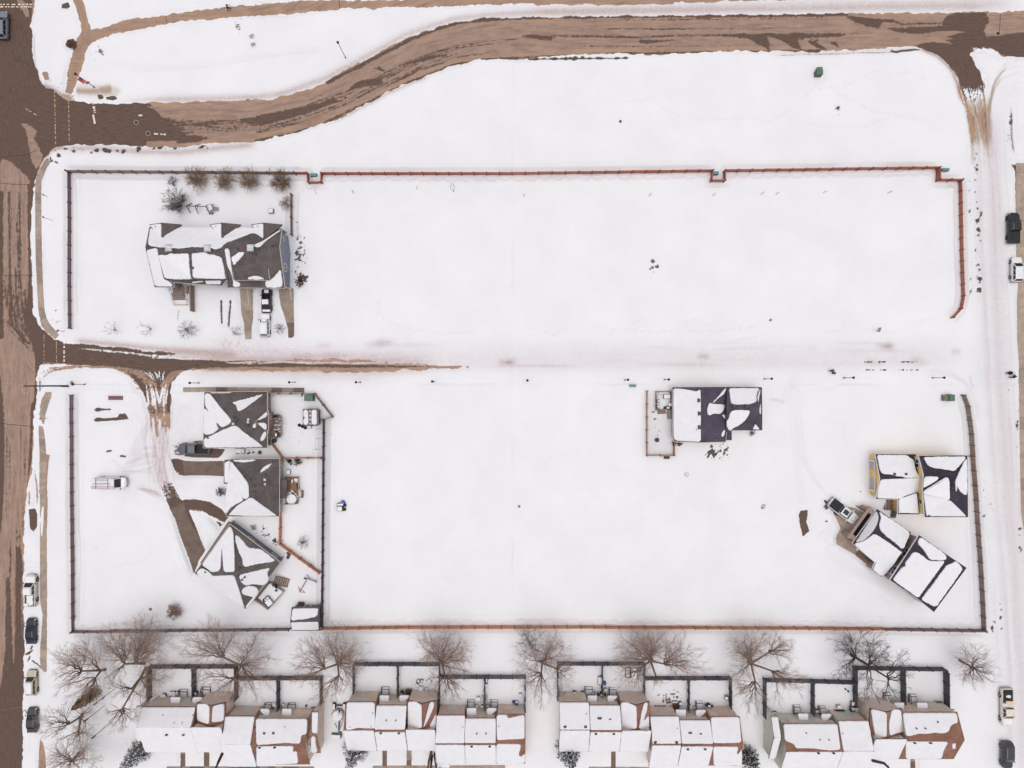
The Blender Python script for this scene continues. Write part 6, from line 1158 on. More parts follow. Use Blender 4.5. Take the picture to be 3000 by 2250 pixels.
q = root('barrel','blue plastic barrel behind the small dark hut in the open lot','barrel',P(1006,1471,.0));b = MB();b.lathe((0,0,0),[(.38,0),(.42,.2),(.40,.45),(.43,.5),(.40,.8),(.34,.9)],14);b.build('drum',mat('barrel_blue',srgb(28,70,150),.4),q,local=True);b = MB();b.lathe((0,0,.88),[(.3,0),(.3,.04),(.1,.05)],12);b.build('lid',mat('lid_blue',srgb(60,110,200),.4),q,local=True)
# ------------------------------------------------------------------ bare trees, shrubs, snow laden conifers
BARK = mat('bark_brown',srgb(120,98,80),.9,var=.2,scale=2.5);TWIG = mat('twig_rose_brown',srgb(182,156,146),.9,var=.12,scale=1.);BARKD = mat('bark_dark',srgb(74,60,60),.9,var=.2,scale=2.5);TWIGD = mat('twig_dark',srgb(98,80,80),.9,var=.15);TWIGO = mat('twig_ochre',srgb(134,100,72),.9,var=.2)
def seg_mesh(name,segs,m,parent,n=3):
    A_ = np.array([s[0] for s in segs]);B_ = np.array([s[1] for s in segs]);r0 = np.array([s[2] for s in segs]);r1 = np.array([s[3] for s in segs])
    d = B_ - A_;d /= np.linalg.norm(d,axis=1,keepdims=True) + 1e-9;h = np.where(np.abs(d[:,2:3]) < .9,[[0,0,1.]],[[1.,0,0]]);u = np.cross(d,h);u /= np.linalg.norm(u,axis=1,keepdims=True);v = np.cross(d,u)
    N_ = len(segs);vs = np.zeros((N_,2 * n,3),np.float32)
    for i in range(n):
        a = 2 * math.pi * i / n;o = u * math.cos(a) + v * math.sin(a);vs[:,i] = A_ + o * r0[:,None];vs[:,n + i] = B_ + o * r1[:,None]
    f = np.array([(i,(i + 1) % n,n + (i + 1) % n,n + i) for i in range(n)]);F = (np.arange(N_)[:,None,None] * 2 * n + f[None]).reshape(-1,4)
    me = bpy.data.meshes.new(name);me.vertices.add(N_ * 2 * n);me.vertices.foreach_set('co',vs.ravel());me.loops.add(F.size);me.loops.foreach_set('vertex_index',F.ravel().astype(np.int32));me.polygons.add(len(F));me.polygons.foreach_set('loop_start',(np.arange(len(F)) * 4).astype(np.int32));me.polygons.foreach_set('use_smooth',np.ones(len(F),bool));me.update(calc_edges=True);me.materials.append(m)
    o = bpy.data.objects.new(name,me);C.objects.link(o);o.parent = parent;return o
def rv(r_): return Vector((r_.gauss(0,1),r_.gauss(0,1),r_.gauss(0,1)))
def grow(limbs,r_,dens=1.,up=.1,tw=.010,d3=.75):
    big,fine = [],[]
    def branch(p,d,ln,r,lev):
        n = (3,3,2,1)[lev];pts = [p.copy()];q = p.copy();dd = d.normalized()
        for k in range(n): dd = (dd + rv(r_) * (.13 if lev else .1) + Vector((0,0,up * .3))).normalized();q = q + dd * ln / n;pts.append(q.copy())
        for k in range(n): (big if lev < 2 else fine).append((pts[k],pts[k + 1],max(r * (1 - .6 * k / n),tw * .8),max(r * (1 - .6 * (k + 1) / n),tw * .55)))
        if lev >= 3: return
        m = int((7,7,5)[lev] * dens * d3 + r_.random())
        for k in range(m):
            t = .15 + .85 * (k + r_.random()) / m;i = min(int(t * n),n - 1);c = pts[i].lerp(pts[i + 1],t * n - i);nd = ((pts[i + 1] - pts[i]).normalized() + rv(r_) * (.42 if lev < 2 else .5) + Vector((0,0,up))).normalized()
            branch(c,nd,ln * (.55 if lev == 1 else .5) * r_.uniform(.65,1.25),max(r * .5,tw),lev + 1)
    for pts,r in limbs:
        L_ = sum((b - a).length for a,b in zip(pts[:-1],pts[1:]));n = 8;P_ = []
        for k in range(n + 1):
            s_ = L_ * k / n;q = pts[-1]
            for a,b in zip(pts[:-1],pts[1:]):
                l = (b - a).length
                if s_ <= l + 1e-6: q = a.lerp(b,s_ / l);break
                s_ -= l
            P_.append(q + (rv(r_) * .12 * min(1,L_ / 5) if 0 < k else Vector()))
        for k in range(n): big.append((P_[k],P_[k + 1],max(r * (1 - k / n) ** 1.2,tw * 1.3),max(r * (1 - (k + 1) / n) ** 1.2,tw)))
        m = max(3,int(L_ * 2.2 * dens))
        for k in range(m):
            t = .12 + .88 * (k + r_.random()) / m;i = min(int(t * n),n - 1);c = P_[i].lerp(P_[i + 1],t * n - i);d = ((P_[i + 1] - P_[i]).normalized() + rv(r_) * .55 + Vector((0,0,up * .5))).normalized()
            branch(c,d,min(L_ * .46,3.4) * (1.1 - .55 * t) * r_.uniform(.7,1.2),max(r * .3 * (1 - .7 * t),tw * 1.3),1)
    return big,fine
def tree(name,label,base,limbs,r=.22,seed=1,dens=1.,mb=BARK,mt=TWIG,group=None,cat='tree',n=5,trunk=None,tw=.010):
    """limbs: lists of (px, py, z) from near the trunk outward"""
    r_ = random.Random(seed);b0 = P(base[0],base[1],0);t = root(name,label,cat,b0,0,group);L_ = []
    for l in limbs:
        pts = [P(*q) - b0 for q in l];L_.append((pts,r * .55))
    big,fine = grow(L_,r_,dens,tw=tw);tr = [(Vector((0,0,-.1)),Vector((0,0,.3)),r * 1.35,r * 1.05)]
    for q in (trunk or []): tr += [(P(*q[0]) - b0,P(*q[1]) - b0,r * q[2],r * q[3])]
    seg_mesh('trunk',tr,mb,t,8);seg_mesh('limbs',big,mb,t,n);seg_mesh('crown',fine,mt,t,3);return t
TG = 'bare trees between the fence and the row houses'
def fan(fork,ends,mid=.5,zf=2.5,bend=0.):
    out = []
    for e in ends:
        x,y,z = e;m = (fork[0] + (x - fork[0]) * mid + random.uniform(-5,5),fork[1] + (y - fork[1]) * mid + random.uniform(-5,5),fork[2] + (z - fork[2]) * (mid + .12));out.append([fork,m,e])
    return out
def big_tree(label,base,fork,ends,seed,r=.26,forks=(),**k):
    tr = [((base[0],base[1],.1),fork,1.1,.8)];L_ = fan(fork,ends)
    for f,es in forks: tr.append(((fork if k.get('chain',1) else (base[0],base[1],.1)),f,.8,.55));L_ += fan(f,es)
    k.pop('chain',None);return tree('bare_tree',label,base,L_,r,seed,trunk=tr,group=TG,**k)
big_tree('westmost large bare tree, its trunk splitting above the brown columnar evergreen',(310,1961),(296,1964,1.2),[(245,1885,8),(215,1900,8)],11,forks=(((240,1966,4.2),[(166,1922,8.5),(168,1972,8),(180,1945,9),(205,1905,8.5),(178,1905,7),(185,2010,7),(200,1995,8),(260,1880,8)]),((280,1986,3.4),[(175,2012,7),(200,2045,7),(235,2062,7.5),(270,2050,8),(230,2010,8),(292,2030,6)])))
big_tree('bare tree reaching over the grey fence at its top, left of the westmost row house',(425,1943),(395,1944,2.2),[(420,1815,7),(450,1820,8),(470,1850,8.5),(490,1880,8),(470,1925,8),(400,1815,7),(435,1850,9)],12,forks=(((366,1945,3.6),[(298,1862,8),(320,1850,8.5),(345,1845,9),(370,1850,8),(310,1885,8),(330,1990,6),(298,2000,6.5),(385,1865,9)]),))
big_tree('bare tree with a long diagonal trunk leaning south, left of the walled yard',(428,1955),(412,1985,2.2),[(440,1994,5),(488,1972,7),(480,1990,7),(440,2044,6)],13,forks=(((385,2018,4.2),[(325,1993,8),(318,2020,8),(340,2035,8.5),(420,2045,7)]),((358,2077,6.),[(304,2088,8),(308,2125,8.5),(335,2132,9),(358,2133,9),(392,2110,8.5),(397,2090,8),(370,2110,8.5)])),chain=1)
big_tree('bare tree low on the left, its limbs spreading west over the parked black sedan',(242,2092),(236,2100,1.5),[(265,2125,6),(258,2085,6)],14,forks=(((205,2120,3.5),[(122,2105,8),(140,2095,8),(118,2145,8),(150,2150,8),(165,2085,7)]),((230,2145,4),[(205,2185,8),(240,2200,8),(180,2165,8),(262,2150,7.5)])))
big_tree('bare tree at the bottom left edge, partly cut off by the frame',(231,2206),(210,2230,3),[(142,2240,8),(165,2200,8),(180,2185,7),(270,2190,7),(285,2225,7),(190,2260,8),(250,2255,7),(150,2215,8)],15)
big_tree('bare tree growing through the yard corner behind the westmost row house',(722,1946),(706,1950,2),[(745,1880,8),(760,1850,8),(795,1925,8),(780,2000,7),(750,2040,7),(765,1960,8),(735,1995,7)],16,forks=(((655,1926,4.2),[(528,1912,8.5),(548,1890,9),(558,1868,8.5),(610,1830,8),(625,1825,8),(680,1862,8.5),(598,1870,9),(650,1855,9)]),((690,1985,4),[(605,1992,8),(628,2027,8),(665,2020,8),(700,2030,8),(575,1975,8)])))
big_tree('wide bare tree east of the westmost walled yards, its main limb running west',(996,1938),(990,1945,1.8),[(1038,1885,8),(1058,1932,8),(1050,1965,8),(1031,1980,8),(987,1845,7.5),(1015,1870,8.5),(960,1866,8),(1040,1905,9)],17,forks=(((952,1959,4.2),[(862,1959,8.5),(872,1918,9),(899,1878,9),(930,1870,9),(860,1985,8),(880,1995,8),(905,1905,9.5)]),((992,1978,4),[(987,2040,8),(960,2040,8),(922,2045,7.5),(1015,2020,8),(940,2010,8)])))
big_tree('bare tree with a thick trunk on the yard corner of the second row house',(1292,1938),(1296,1945,1.5),[(1222,1878,8),(1240,1865,8.5),(1260,1862,8.5),(1300,1846,8),(1320,1850,8.5),(1353,1878,8),(1377,1918,8),(1362,1900,9),(1372,1965,8)],18,forks=(((1304,1985,4),[(1347,2044,7.5),(1330,2050,7.5),(1300,2046,7.5),(1262,1986,7.5),(1280,2010,8),(1350,2010,8)]),))
big_tree('bare tree with a forked trunk left of the third row house yards',(1586,1937),(1588,1942,2),[(1625,1871,8),(1645,1880,9),(1660,1900,8.5),(1520,1920,7.5),(1535,1905,8),(1612,1885,9)],19,forks=(((1628,1958,4.2),[(1680,1975,8.5),(1668,1930,8),(1645,2010,8.5),(1672,2000,8)]),((1586,1972,4),[(1585,2060,8),(1562,2045,8),(1545,2010,8),(1525,1985,8),(1608,2040,8),(1520,1950,8)])))
tree('bare_tree','small young bare tree right of the centre, just south of the orange fence',(1580,1909),[[(1580,1909,.6),(1566,1901,2.4),(1535,1856,5)],[(1566,1901,2.4),(1552,1880,4),(1550,1850,5.5)],[(1566,1901,2.4),(1572,1880,4),(1582,1858,5)],[(1566,1901,2.4),(1545,1895,4),(1530,1885,5)]],.11,20,1.,BARKD,TWIGD,trunk=[((1580,1909,.1),(1566,1901,2.4),1,.8)],group=TG)
big_tree('very wide bare tree with snaking limbs north of the third row house',(1910,1932),(1906,1936,1.6),[(1800,1922,8),(1812,1895,8.5),(1822,1866,8.5),(1866,1857,8.5),(1900,1854,8),(1937,1858,8),(1880,1875,9),(1920,1880,9.5)],21,forks=(((1945,1945,3.6),[(2002,1878,8.5),(2025,1905,8.5),(2050,1955,8.5),(1975,1872,8.5),(2040,1930,9),(1998,1912,9.5),(2010,1965,8)]),((1922,1982,4),[(1915,2012,6),(1932,2010,6),(1945,2005,6)]),((1880,1955,3.2),[(1815,1980,7),(1830,1998,7.5),(1856,2008,7.5),(1818,1950,7.5),(1870,1995,7)])))
big_tree('tall bare tree standing between the third and the eastmost row houses',(2192,1940),(2200,1944,2.2),[(2147,1878,8),(2178,1857,8),(2210,1852,8),(2240,1850,8),(2160,1905,9),(2150,1980,8),(2200,1885,9.5)],22,forks=(((2252,1912,4.2),[(2275,1855,8),(2308,1878,8.5),(2320,1900,8.5),(2315,1925,8),(2290,1890,9)]),((2260,1965,4.4),[(2345,1980,8.5),(2340,2000,8.5),(2310,1960,8.5),(2345,2030,8),(2285,2050,8)]),((2212,1995,4.5),[(2195,2078,8),(2215,2085,8),(2168,2035,8),(2156,2010,8),(2240,2050,8),(2180,2060,8)])))
big_tree('dark crooked bare tree over the upper yards of the eastmost row house',(2492,1917),(2506,1926,1.5),[(2470,1878,7),(2495,1868,7.5),(2518,1862,8),(2460,1975,6),(2475,1960,7)],23,forks=(((2545,1948,4),[(2565,1878,8),(2540,1875,8),(2600,1900,8),(2585,1920,8.5),(2530,2040,7),(2555,2044,7.5)]),((2600,1985,5.5),[(2640,1910,8.5),(2650,1940,8.5),(2660,1976,8),(2655,2010,8),(2625,2045,8),(2600,2045,8)])),mb=BARKD,mt=TWIGD,tw=.017,dens=.85)
big_tree('lone bare tree beside the snowy east street, east of the row houses',(2809,1933),(2850,1957,3),[(2826,1898,6.5),(2850,1905,7),(2868,1905,7),(2890,1925,7),(2905,1950,7),(2914,1980,7),(2895,1990,7),(2870,1985,7),(2850,2010,6.5),(2838,2000,6.5),(2815,1980,6),(2812,1950,6)],24,r=.2,mb=BARKD,mt=TWIG)
# small trees and shrubs
def small(label,base,r_px,h,seed,n=9,name='bare_shrub',cat='shrub',mb=BARKD,mt=TWIGD,dens=1.,group=None,r=.05,cx=0,cy=0,tw=.011):
    L_ = [];rr = random.Random(seed)
    for k in range(n):
        a = 2 * math.pi * (k + rr.random() * .6) / n;q = r_px * rr.uniform(.7,1.05);ht = h * rr.uniform(.75,1.);sc = (1 + ht / H)
        bx,by = base;ex,ey = bx + cx + q * math.cos(a),by + cy + q * math.sin(a)
        L_.append([(bx,by,.1),(bx + (ex - bx) * .4,by + (ey - by) * .4,ht * .55),(ex,ey,ht)])
    return tree(name,label,base,L_,r,seed,dens,mb,mt,group,cat,4,tw=tw)
SG = 'shrub row along the grey fence'
for i,(x,y,lab) in enumerate(((577,534,'leftmost tall bare shrub in the row along the grey fence'),(660,540,'second bare shrub from the left in the row along the grey fence'),(730,540,'third bare shrub from the left in the row along the grey fence'),(826,540,'rightmost yellowish bare shrub in the row along the grey fence'))):
    small(lab,(x,y),26,3.6,40 + i,12,mb=BARK,mt=mat('twig_tan',srgb(158,130,108),.9) if i < 3 else TWIGO,dens=1.25,group=SG,cx=-6,cy=-16,r=.06)
small('tiny bare shrub left of the shrub row by the grey fence',(503,531),13,1.3,50,9,dens=1.2);small('round bare tree left of the swing frame behind the grey townhouse',(531,605),30,3.2,51,13,'bare_tree','tree',r=.09,cx=-24,cy=-18,dens=1.2);small('small pale bare shrub beside the short dark fence north of the townhouse',(833,594),17,2.,52,9,mt=TWIG,dens=1.2)
small('westmost sparse sapling on the snow verge north of the lane',(338,966),20,2.2,53,6,'bare_sapling','sapling',dens=.5,cx=-18,cy=-6);small('second sparse sapling from the west on the snow verge north of the lane',(443,964),20,2.2,54,6,'bare_sapling','sapling',dens=.5,cx=-22,cy=0);small('dense small tree at the front steps path of the grey townhouse',(545,965),25,2.4,55,11,'bare_sapling','sapling',dens=.8);small('sapling between the two ruts and the townhouse drive',(686,977),15,1.8,56,7,'bare_sapling','sapling',dens=.7,cx=8,cy=-8);small('sapling between the white hatchback and the right drive',(818,962),15,1.8,57,9,'bare_sapling','sapling',dens=.8)
small('round bare bush in the snow west of the snowy shed',(506,1794),19,1.8,58,14,dens=1.6,mb=BARK,mt=TWIG);small('dark bush at the west wall of the green house',(644,1441),12,1.4,59,10,dens=1.4);small('spiky little bare tree in the yard east of the diagonal house',(886,1590),17,2.2,60,15,'bare_sapling','sapling',dens=.5);small('dark red bush just south of the light brown fence',(871,1352),11,1.2,61,12,dens=1.6,mb=BARKD,mt=mat('twig_maroon',srgb(84,54,52),.9));small('rust coloured bush at the east wall corner of the grey townhouse',(876,826),13,1.2,62,12,dens=1.6,mb=BARKD,mt=mat('twig_rust',srgb(106,60,44),.9));small('rust shrub at the fence corner beside the slate roof house',(1976,1300),7,.9,63,10,dens=1.4,mt=mat('twig_rust',srgb(106,60,44),.9));small('little bush beside the front corner of the slate roof house',(2204,1268),8,.8,64,9,dens=1.3,mt=mat('twig_rust',srgb(106,60,44),.9));small('thin bare shrub at the north east wall of the diagonal house',(742,1546),9,.9,65,8,dens=.9);small('brown tuft where the footpaths meet in the park',(207,128),13,.7,66,14,dens=1.6,mb=BARK,mt=TWIGO)
for i,(x,y,lab) in enumerate(((696,76,'upper of three snow buried tufts on the park slope'),(737,106,'middle of three snow buried tufts on the park slope'),(742,130,'lowest of three snow buried tufts on the park slope'),(294,150,'buried tuft in the park between the footpath and the stop sign'),(2236,1485,'dark tuft in the snow right of the open lot near the wheel tracks'),(2012,1390,'dry tuft south west of the slate roof house'))): small(lab,(x,y),7,.5,70 + i,8,'dry_tuft','tuft',dens=.9)
# columnar evergreen, browned
NEED = mat('conifer_dark',srgb(56,58,48),.9,var=.3,scale=3);NEEDB = mat('conifer_brown',srgb(128,100,60),.9,var=.3,scale=3)
def leafy(name,pts,sz,m,parent,r_,flat=False):
    n = len(pts);c = np.array(pts,np.float32);a = np.random.default_rng(r_.randint(0,9999));d1 = a.normal(size=(n,3));d1 /= np.linalg.norm(d1,axis=1,keepdims=True);d2 = a.normal(size=(n,3));d2 -= (d2 * d1).sum(1,keepdims=True) * d1;d2 /= np.linalg.norm(d2,axis=1,keepdims=True)
    if flat: d1[:,2] *= .25;d2[:,2] *= .25
    s = sz * a.uniform(.6,1.3,(n,1));vs = np.stack([c - d1 * s,c + d2 * s * .45,c + d1 * s,c - d2 * s * .45],1).astype(np.float32).reshape(-1,3);me = bpy.data.meshes.new(name);me.vertices.add(4 * n);me.vertices.foreach_set('co',vs.ravel());me.loops.add(4 * n);me.loops.foreach_set('vertex_index',np.arange(4 * n,dtype=np.int32));me.polygons.add(n);me.polygons.foreach_set('loop_start',(np.arange(n) * 4).astype(np.int32));me.update(calc_edges=True);me.materials.append(m);o = bpy.data.objects.new(name,me);C.objects.link(o);o.parent = parent;return o
r_ = random.Random(5);b0 = P(281,2026,0);t = root('columnar_evergreen','brownish columnar evergreen among the bare trees at the lower left','tree',b0);seg_mesh('trunk',[(Vector((0,0,0)),Vector((0,0,6.6)),.14,.03)],BARK,t,6);pts = []
for k in range(5200):
    z = r_.random() ** .8 * 7.4;rad = 1.45 * (1 - (z / 7.8) ** 2.2) * math.sqrt(r_.random()) * (.75 + .25 * math.sin(z * 5 + r_.random()));a = r_.random() * 6.283;pts.append((rad * math.cos(a),rad * math.sin(a),z))
leafy('foliage',pts,.14,NEEDB,t,r_)
def conifer(label,base,h,rad,seed,dark=1.):
    r_ = random.Random(seed);t = root('snow_laden_conifer',label,'tree',P(base[0],base[1],0),0,'snow laden conifers in front of the row houses');seg_mesh('trunk',[(Vector((0,0,0)),Vector((0,0,h)),.2,.03)],BARKD,t,7);nd,sn,br = [],[],[];z = .7
    while z < h:
        f = 1 - z / h;R_ = rad * (f ** .8) + .15;n = int(5 + 9 * f);off = r_.random() * 6
        for k in range(n):
            a = off + 6.283 * k / n + r_.uniform(-.15,.15);l = R_ * r_.uniform(.75,1.1);m = int(l * 9) + 2;br.append((Vector((0,0,z)),Vector((l * math.cos(a),l * math.sin(a),z - .3 * l + .1 * l * l)),.035,.012))
            for j in range(m):
                s = (j + .5) / m;w_ = .26 * (1 - .65 * s) * (l / rad + .35);x,y,zz = l * s * math.cos(a),l * s * math.sin(a),z - .35 * l * s
                for q in range(4): o = r_.uniform(-w_,w_);nd.append((x - o * math.sin(a),y + o * math.cos(a),zz + r_.uniform(-.1,.03)))
                if r_.random() < .8 * dark: o = r_.uniform(-w_,w_) * .6;sn.append((x - o * math.sin(a),y + o * math.cos(a),zz + .07))
                if r_.random() < .8 * dark: o = r_.uniform(-w_,w_);sn.append((x - o * math.sin(a),y + o * math.cos(a),zz + .05))
        z += h / 13
    seg_mesh('limbs',br,BARKD,t,3);leafy('foliage',nd,.14,NEED,t,r_);leafy('snow_load',sn,.2,snow_m,t,r_,True);return t
conifer('snow laden conifer at the front left corner of the westmost row house',(418,2192),8.5,2.5,3);conifer('large snow laden conifer in front of the second row house',(1048,2185),8.5,3.0,4);conifer('dark snow speckled conifer in front of the third row house',(1664,2186),9,3.0,5,.6);conifer('conifer right of the third row house, mostly below the frame',(2184,2208),8.5,2.4,6,.5)
# cut-off front trees whose trunks only show at the lower edge
def stump_tree(label,segs,seed,mats=BARKD):
    b0 = P(*segs[0][0]);b0.z = 0;t = root('tree_trunk',label,'tree',b0);seg_mesh('trunk',[(P(*a) - b0,P(*b) - b0,r0,r1) for a,b,r0,r1 in segs],mats,t,7);big,fine = grow([([P(*segs[-1][0]) - b0,P(*segs[-1][1]) - b0],.08)],random.Random(seed),.8);seg_mesh('crown',big + fine,mats,t,3)
stump_tree('dark trunk leaning under the eave of the westmost row house',[((655,2200,.1),(640,2232,3.5),.3,.24),((640,2232,3.5),(627,2262,6.5),.24,.1)],1);stump_tree('left of three brown trunks in front of the second row house',[((1264,2200,.1),(1256,2232,3.),.27,.22),((1256,2232,3.),(1252,2268,6.5),.22,.1)],2,BARK);stump_tree('middle of three brown trunks in front of the second row house',[((1266,2212,.1),(1263,2240,3.),.24,.2),((1263,2240,3),(1262,2270,6),.2,.1)],3,BARKD);stump_tree('right of three brown trunks in front of the second row house',[((1273,2206,.1),(1276,2236,3.),.22,.18),((1276,2236,3),(1282,2268,6),.18,.1)],4,BARKD);stump_tree('snow dusted leaning limb in front of the eastmost row house',[((2556,2228,.1),(2590,2236,2.5),.28,.24),((2590,2236,2.5),(2612,2258,4.5),.24,.12)],5,BARKD)
# ------------------------------------------------------------------ lamps, poles, signs
LAMPB = mat('lamp_blue_black',(.025,.028,.06),.4,.3);POLEM = mat('pole_grey',(.07,.07,.085),.5,.4);SNOWG = snow_m
def lamp_post(label,px,py,h,grp='post top lamps',parent_mesh=[None]):
    b0 = P(px,py,0);t = root('lamp_post',label,'street lamp',b0,0,grp)
    b = MB();b.lathe((0,0,0),[(.14,0),(.13,.3),(.075,.34)],10);b.tube((0,0,.3),(0,0,h - .35),.065,.05,n=8);b.build('pole',POLEM,t,local=True)
    b = MB();b.lathe((0,0,h - .4),[(.06,0),(.16,.06),(.13,.1)],10);b.build('collar',POLEM,t,local=True)
    b = MB();b.lathe((0,0,h - .3),[(.12,0),(.21,.12),(.24,.27),(.2,.4),(.1,.48),(.03,.54)],14);b.build('lamp_head',LAMPB,t,local=True,smooth=True);return t
for (x,y,lab) in ((250,1126,'lamp post by the small board at the lane corner on the west'),(583,1122,'lamp post north of the westmost bungalow walk'),(866,1120,'lamp post at the east end of the wet bungalow walk'),(1056,1120,'lamp post by the tan end of the bare wheel strip'),(1273,1118,'lamp post left of centre by the end of the lane bare strip'),(1544,1115,'lamp post nearest the middle of the lane south side'),(1830,1113,'lamp post beside the small green pedestal'),(1946,1112,'lamp post over the north west corner of the slate roof house'),(2239,1110,'lamp post north of the slate roof house east end'),(2472,1107,'lamp post beside the standing person on the lane'),(2730,1107,'lamp post furthest east along the lane')): lamp_post(lab,x,y,3.9)
lamp_post('tall lamp post alone in the snowy park north of the curved road',1013,170,6.2,None)
SIGNR = mat('sign_red',srgb(190,40,62),.5,var=.03);SIGNB = mat('sign_back',srgb(160,140,138),.6)
def text(s,size,m,parent,M,name='lettering'):
    cu = bpy.data.curves.new(name,'FONT');cu.body = s;cu.size = size;cu.align_x = 'CENTER';cu.align_y = 'CENTER';cu.extrude = .004;f = bpy.data.objects.new(name,cu);C.objects.link(f);bpy.context.view_layer.update();me = bpy.data.meshes.new_from_object(f.evaluated_get(bpy.context.evaluated_depsgraph_get()));bpy.data.objects.remove(f);me.materials.clear();me.materials.append(m);o = bpy.data.objects.new(name,me);C.objects.link(o);o.parent = parent;o.matrix_local = M;return o
def face_M(pos,face_dir):
    n = Vector(face_dir).normalized();z = Vector((0,0,1));x = z.cross(n).normalized();y = n.cross(x);return Matrix(((x.x,y.x,n.x,pos[0]),(x.y,y.y,n.y,pos[1]),(x.z,y.z,n.z,pos[2]),(0,0,0,1)))
def octagon(parent,z,r,fd,off=.09):
    n = Vector(fd).normalized();M = face_M(n * off + Vector((0,0,z)),fd);b = MB();k = 8;rot = math.pi / 8
    for rr,z0,z1,nm,m in ((r,0,.012,'sign_plate',TRIMW),(r * .94,.012,.018,'sign_face',SIGNR)):
        b = MB();ring = [(rr * math.cos(rot + i * math.pi / 4),rr * math.sin(rot + i * math.pi / 4)) for i in range(8)];vs = [M @ Vector((x,y,z0)) for x,y in ring] + [M @ Vector((x,y,z1)) for x,y in ring];b.add(vs,[tuple(range(7,-1,-1)),tuple(range(8,16))] + [(i,(i + 1) % 8,8 + (i + 1) % 8,8 + i) for i in range(8)]);b.build(nm,m,parent,local=True)
    text('STOP',r * .72,TRIMW,parent,M @ Matrix.Translation((0,0,.019)))
t = lamp_post('tall lamp post carrying a red stop sign at the north west junction',277,256,5.9,None);octagon(t,2.3,.42,(.55,-.83,0))
t = root('stop_sign','small red stop sign at the lane mouth beside the west fence end','stop sign',P(189,971,0));b = MB();b.tube((0,0,0),(0,0,2.5),.04,n=6);b.build('post',POLEM,t,local=True);octagon(t,2.1,.36,(.8,-.6,0),.05)
def board_sign(name,label,px,py,w_,z0,z1,m,fd,cat='sign',pole=None):
    t = root(name,label,cat,P(px,py,0));b = MB();b.tube((0,0,0),(0,0,pole or z1),.045,n=6);b.build('post',POLEM,t,local=True);M = face_M(Vector(fd).normalized() * .06 + Vector((0,0,(z0 + z1) / 2)),fd);b = MB();b.box((0,0,0),(w_,z1 - z0,.03),M=M);o = b.build('board',m,t,local=True);b = MB()
    for y in (-(z1 - z0) / 2,(z1 - z0) / 2): b.box((0,y,.01),(w_ + .04,.05,.05),M=M)
    b.build('frame',SIGNB,o,local=True);return t
signm = mat('sign_weathered',srgb(176,150,146),.7,var=.15,scale=4);board_sign('notice_board','weathered sign board on a post north of the lane at the east',2566,968,.85,.9,1.9,signm,(-1,.3,0),pole=2.0);board_sign('notice_board','small grey board on a post beside the utility pole',217,1122,.7,.5,1.2,mat('sign_greyish',srgb(150,140,144),.7),(1,.1,0))
t = root('banner_sign','red banner standing in the snow beside the stop sign lamp post','banner',P(249,242,0));M = face_M((0,0,1.1),(.75,-.66,0));b = MB();b.box((0,0,0),(.75,1.9,.03),M=M);o = b.build('panel',mat('banner_red',srgb(226,84,74),.6),t,local=True);b = MB();b.box((.12,.35,.02),(.42,.7,.02),M=M);b.build('print_patch',mat('banner_purple',srgb(120,88,120),.6),o,local=True);b = MB();b.box((-.1,-.45,.02),(.08,.8,.02),M=M);b.box((.12,-.5,.02),(.07,.7,.02),M=M);b.build('stripe',mat('banner_pale',srgb(240,170,158),.6),o,local=True);b = MB();b.tube((0,-.02,0),(0,-.02,2.1),.025,n=5);b.build('post',POLEM,t,local=True)
def pole_sign(label,px,py,h,tagm=None):
    t = root('sign_post',label,'sign post',P(px,py,0));b = MB();b.tube((0,0,0),(0,0,h),.04,n=6);b.lathe((0,0,0),[(.09,0),(.08,.12)],8);b.build('post',SIGNB,t,local=True);M = face_M((.05,0,h - .35),(1,-.1,0));b = MB();b.box((0,0,0),(.32,.5,.015),M=M);b.build('plate',tagm or SIGNB,t,local=True)
pole_sign('sign post leaning over the west sidewalk near the upper fence',154,646,3.1,mat('sign_rose',srgb(176,130,126),.6));pole_sign('thin sign post beside the lower west sidewalk',138,1225,2.4);pole_sign('thin sign post at the top of the west sidewalk',139,576,1.6)
# utility pole with cross arm and wires
UP = mat('utility_pole_wood',srgb(84,74,82),.85,var=.2);t = root('utility_pole','tall utility pole with cross arms leaning over the main street in view','utility pole',P(201,1130.5,0));b = MB();b.tube((0,0,0),(0,0,12.3),.17,.11,n=8);b.build('pole',UP,t,local=True);b = MB();b.tube((.25,-.18,0),(.25,-.18,2.6),.05,n=6);b.build('conduit',POLEM,t,local=True)
for z,l in ((11.6,2.5),(7.9,1.9)):
    b = MB();b.box((-.16,0,z),(.12,l,.14));b.tube((-.16,-.7,z - .05),(0,0,z - .8),.025,n=4);b.tube((-.16,.7,z - .05),(0,0,z - .8),.025,n=4);a = b.build('cross_arm',mat('cross_arm_grey',srgb(128,130,136),.8),t,local=True)
    for y in (-l / 2 + .1,-l / 5,l / 4,l / 2 - .1): b = MB();b.lathe((-.16,y,z + .07),[(.03,0),(.07,.06),(.07,.14),(.04,.2)],8);b.build('insulator',mat('insulator_pale',srgb(216,206,204),.3),a,local=True)
WIRE = mat('wire_aluminium',srgb(176,168,164),.5,.4)
def wire(label,p0,p1,sag,r=.012):
    n = 14;pts = [p0.lerp(p1,k / n) - Vector((0,0,sag * 4 * (k / n) * (1 - k / n))) for k in range(n + 1)];t = root('power_wire',label,'wire',p0,0,'power wires over the main street');b = MB();b.poly(pts,4,r);b.build('strand',WIRE,t);b = MB();b.tube(p0 - Vector((.0,0,.04)),p0 + Vector((0,0,.06)),.03,n=5);b.build('clamp',POLEM,t)
up = P(201,1130.5,0)
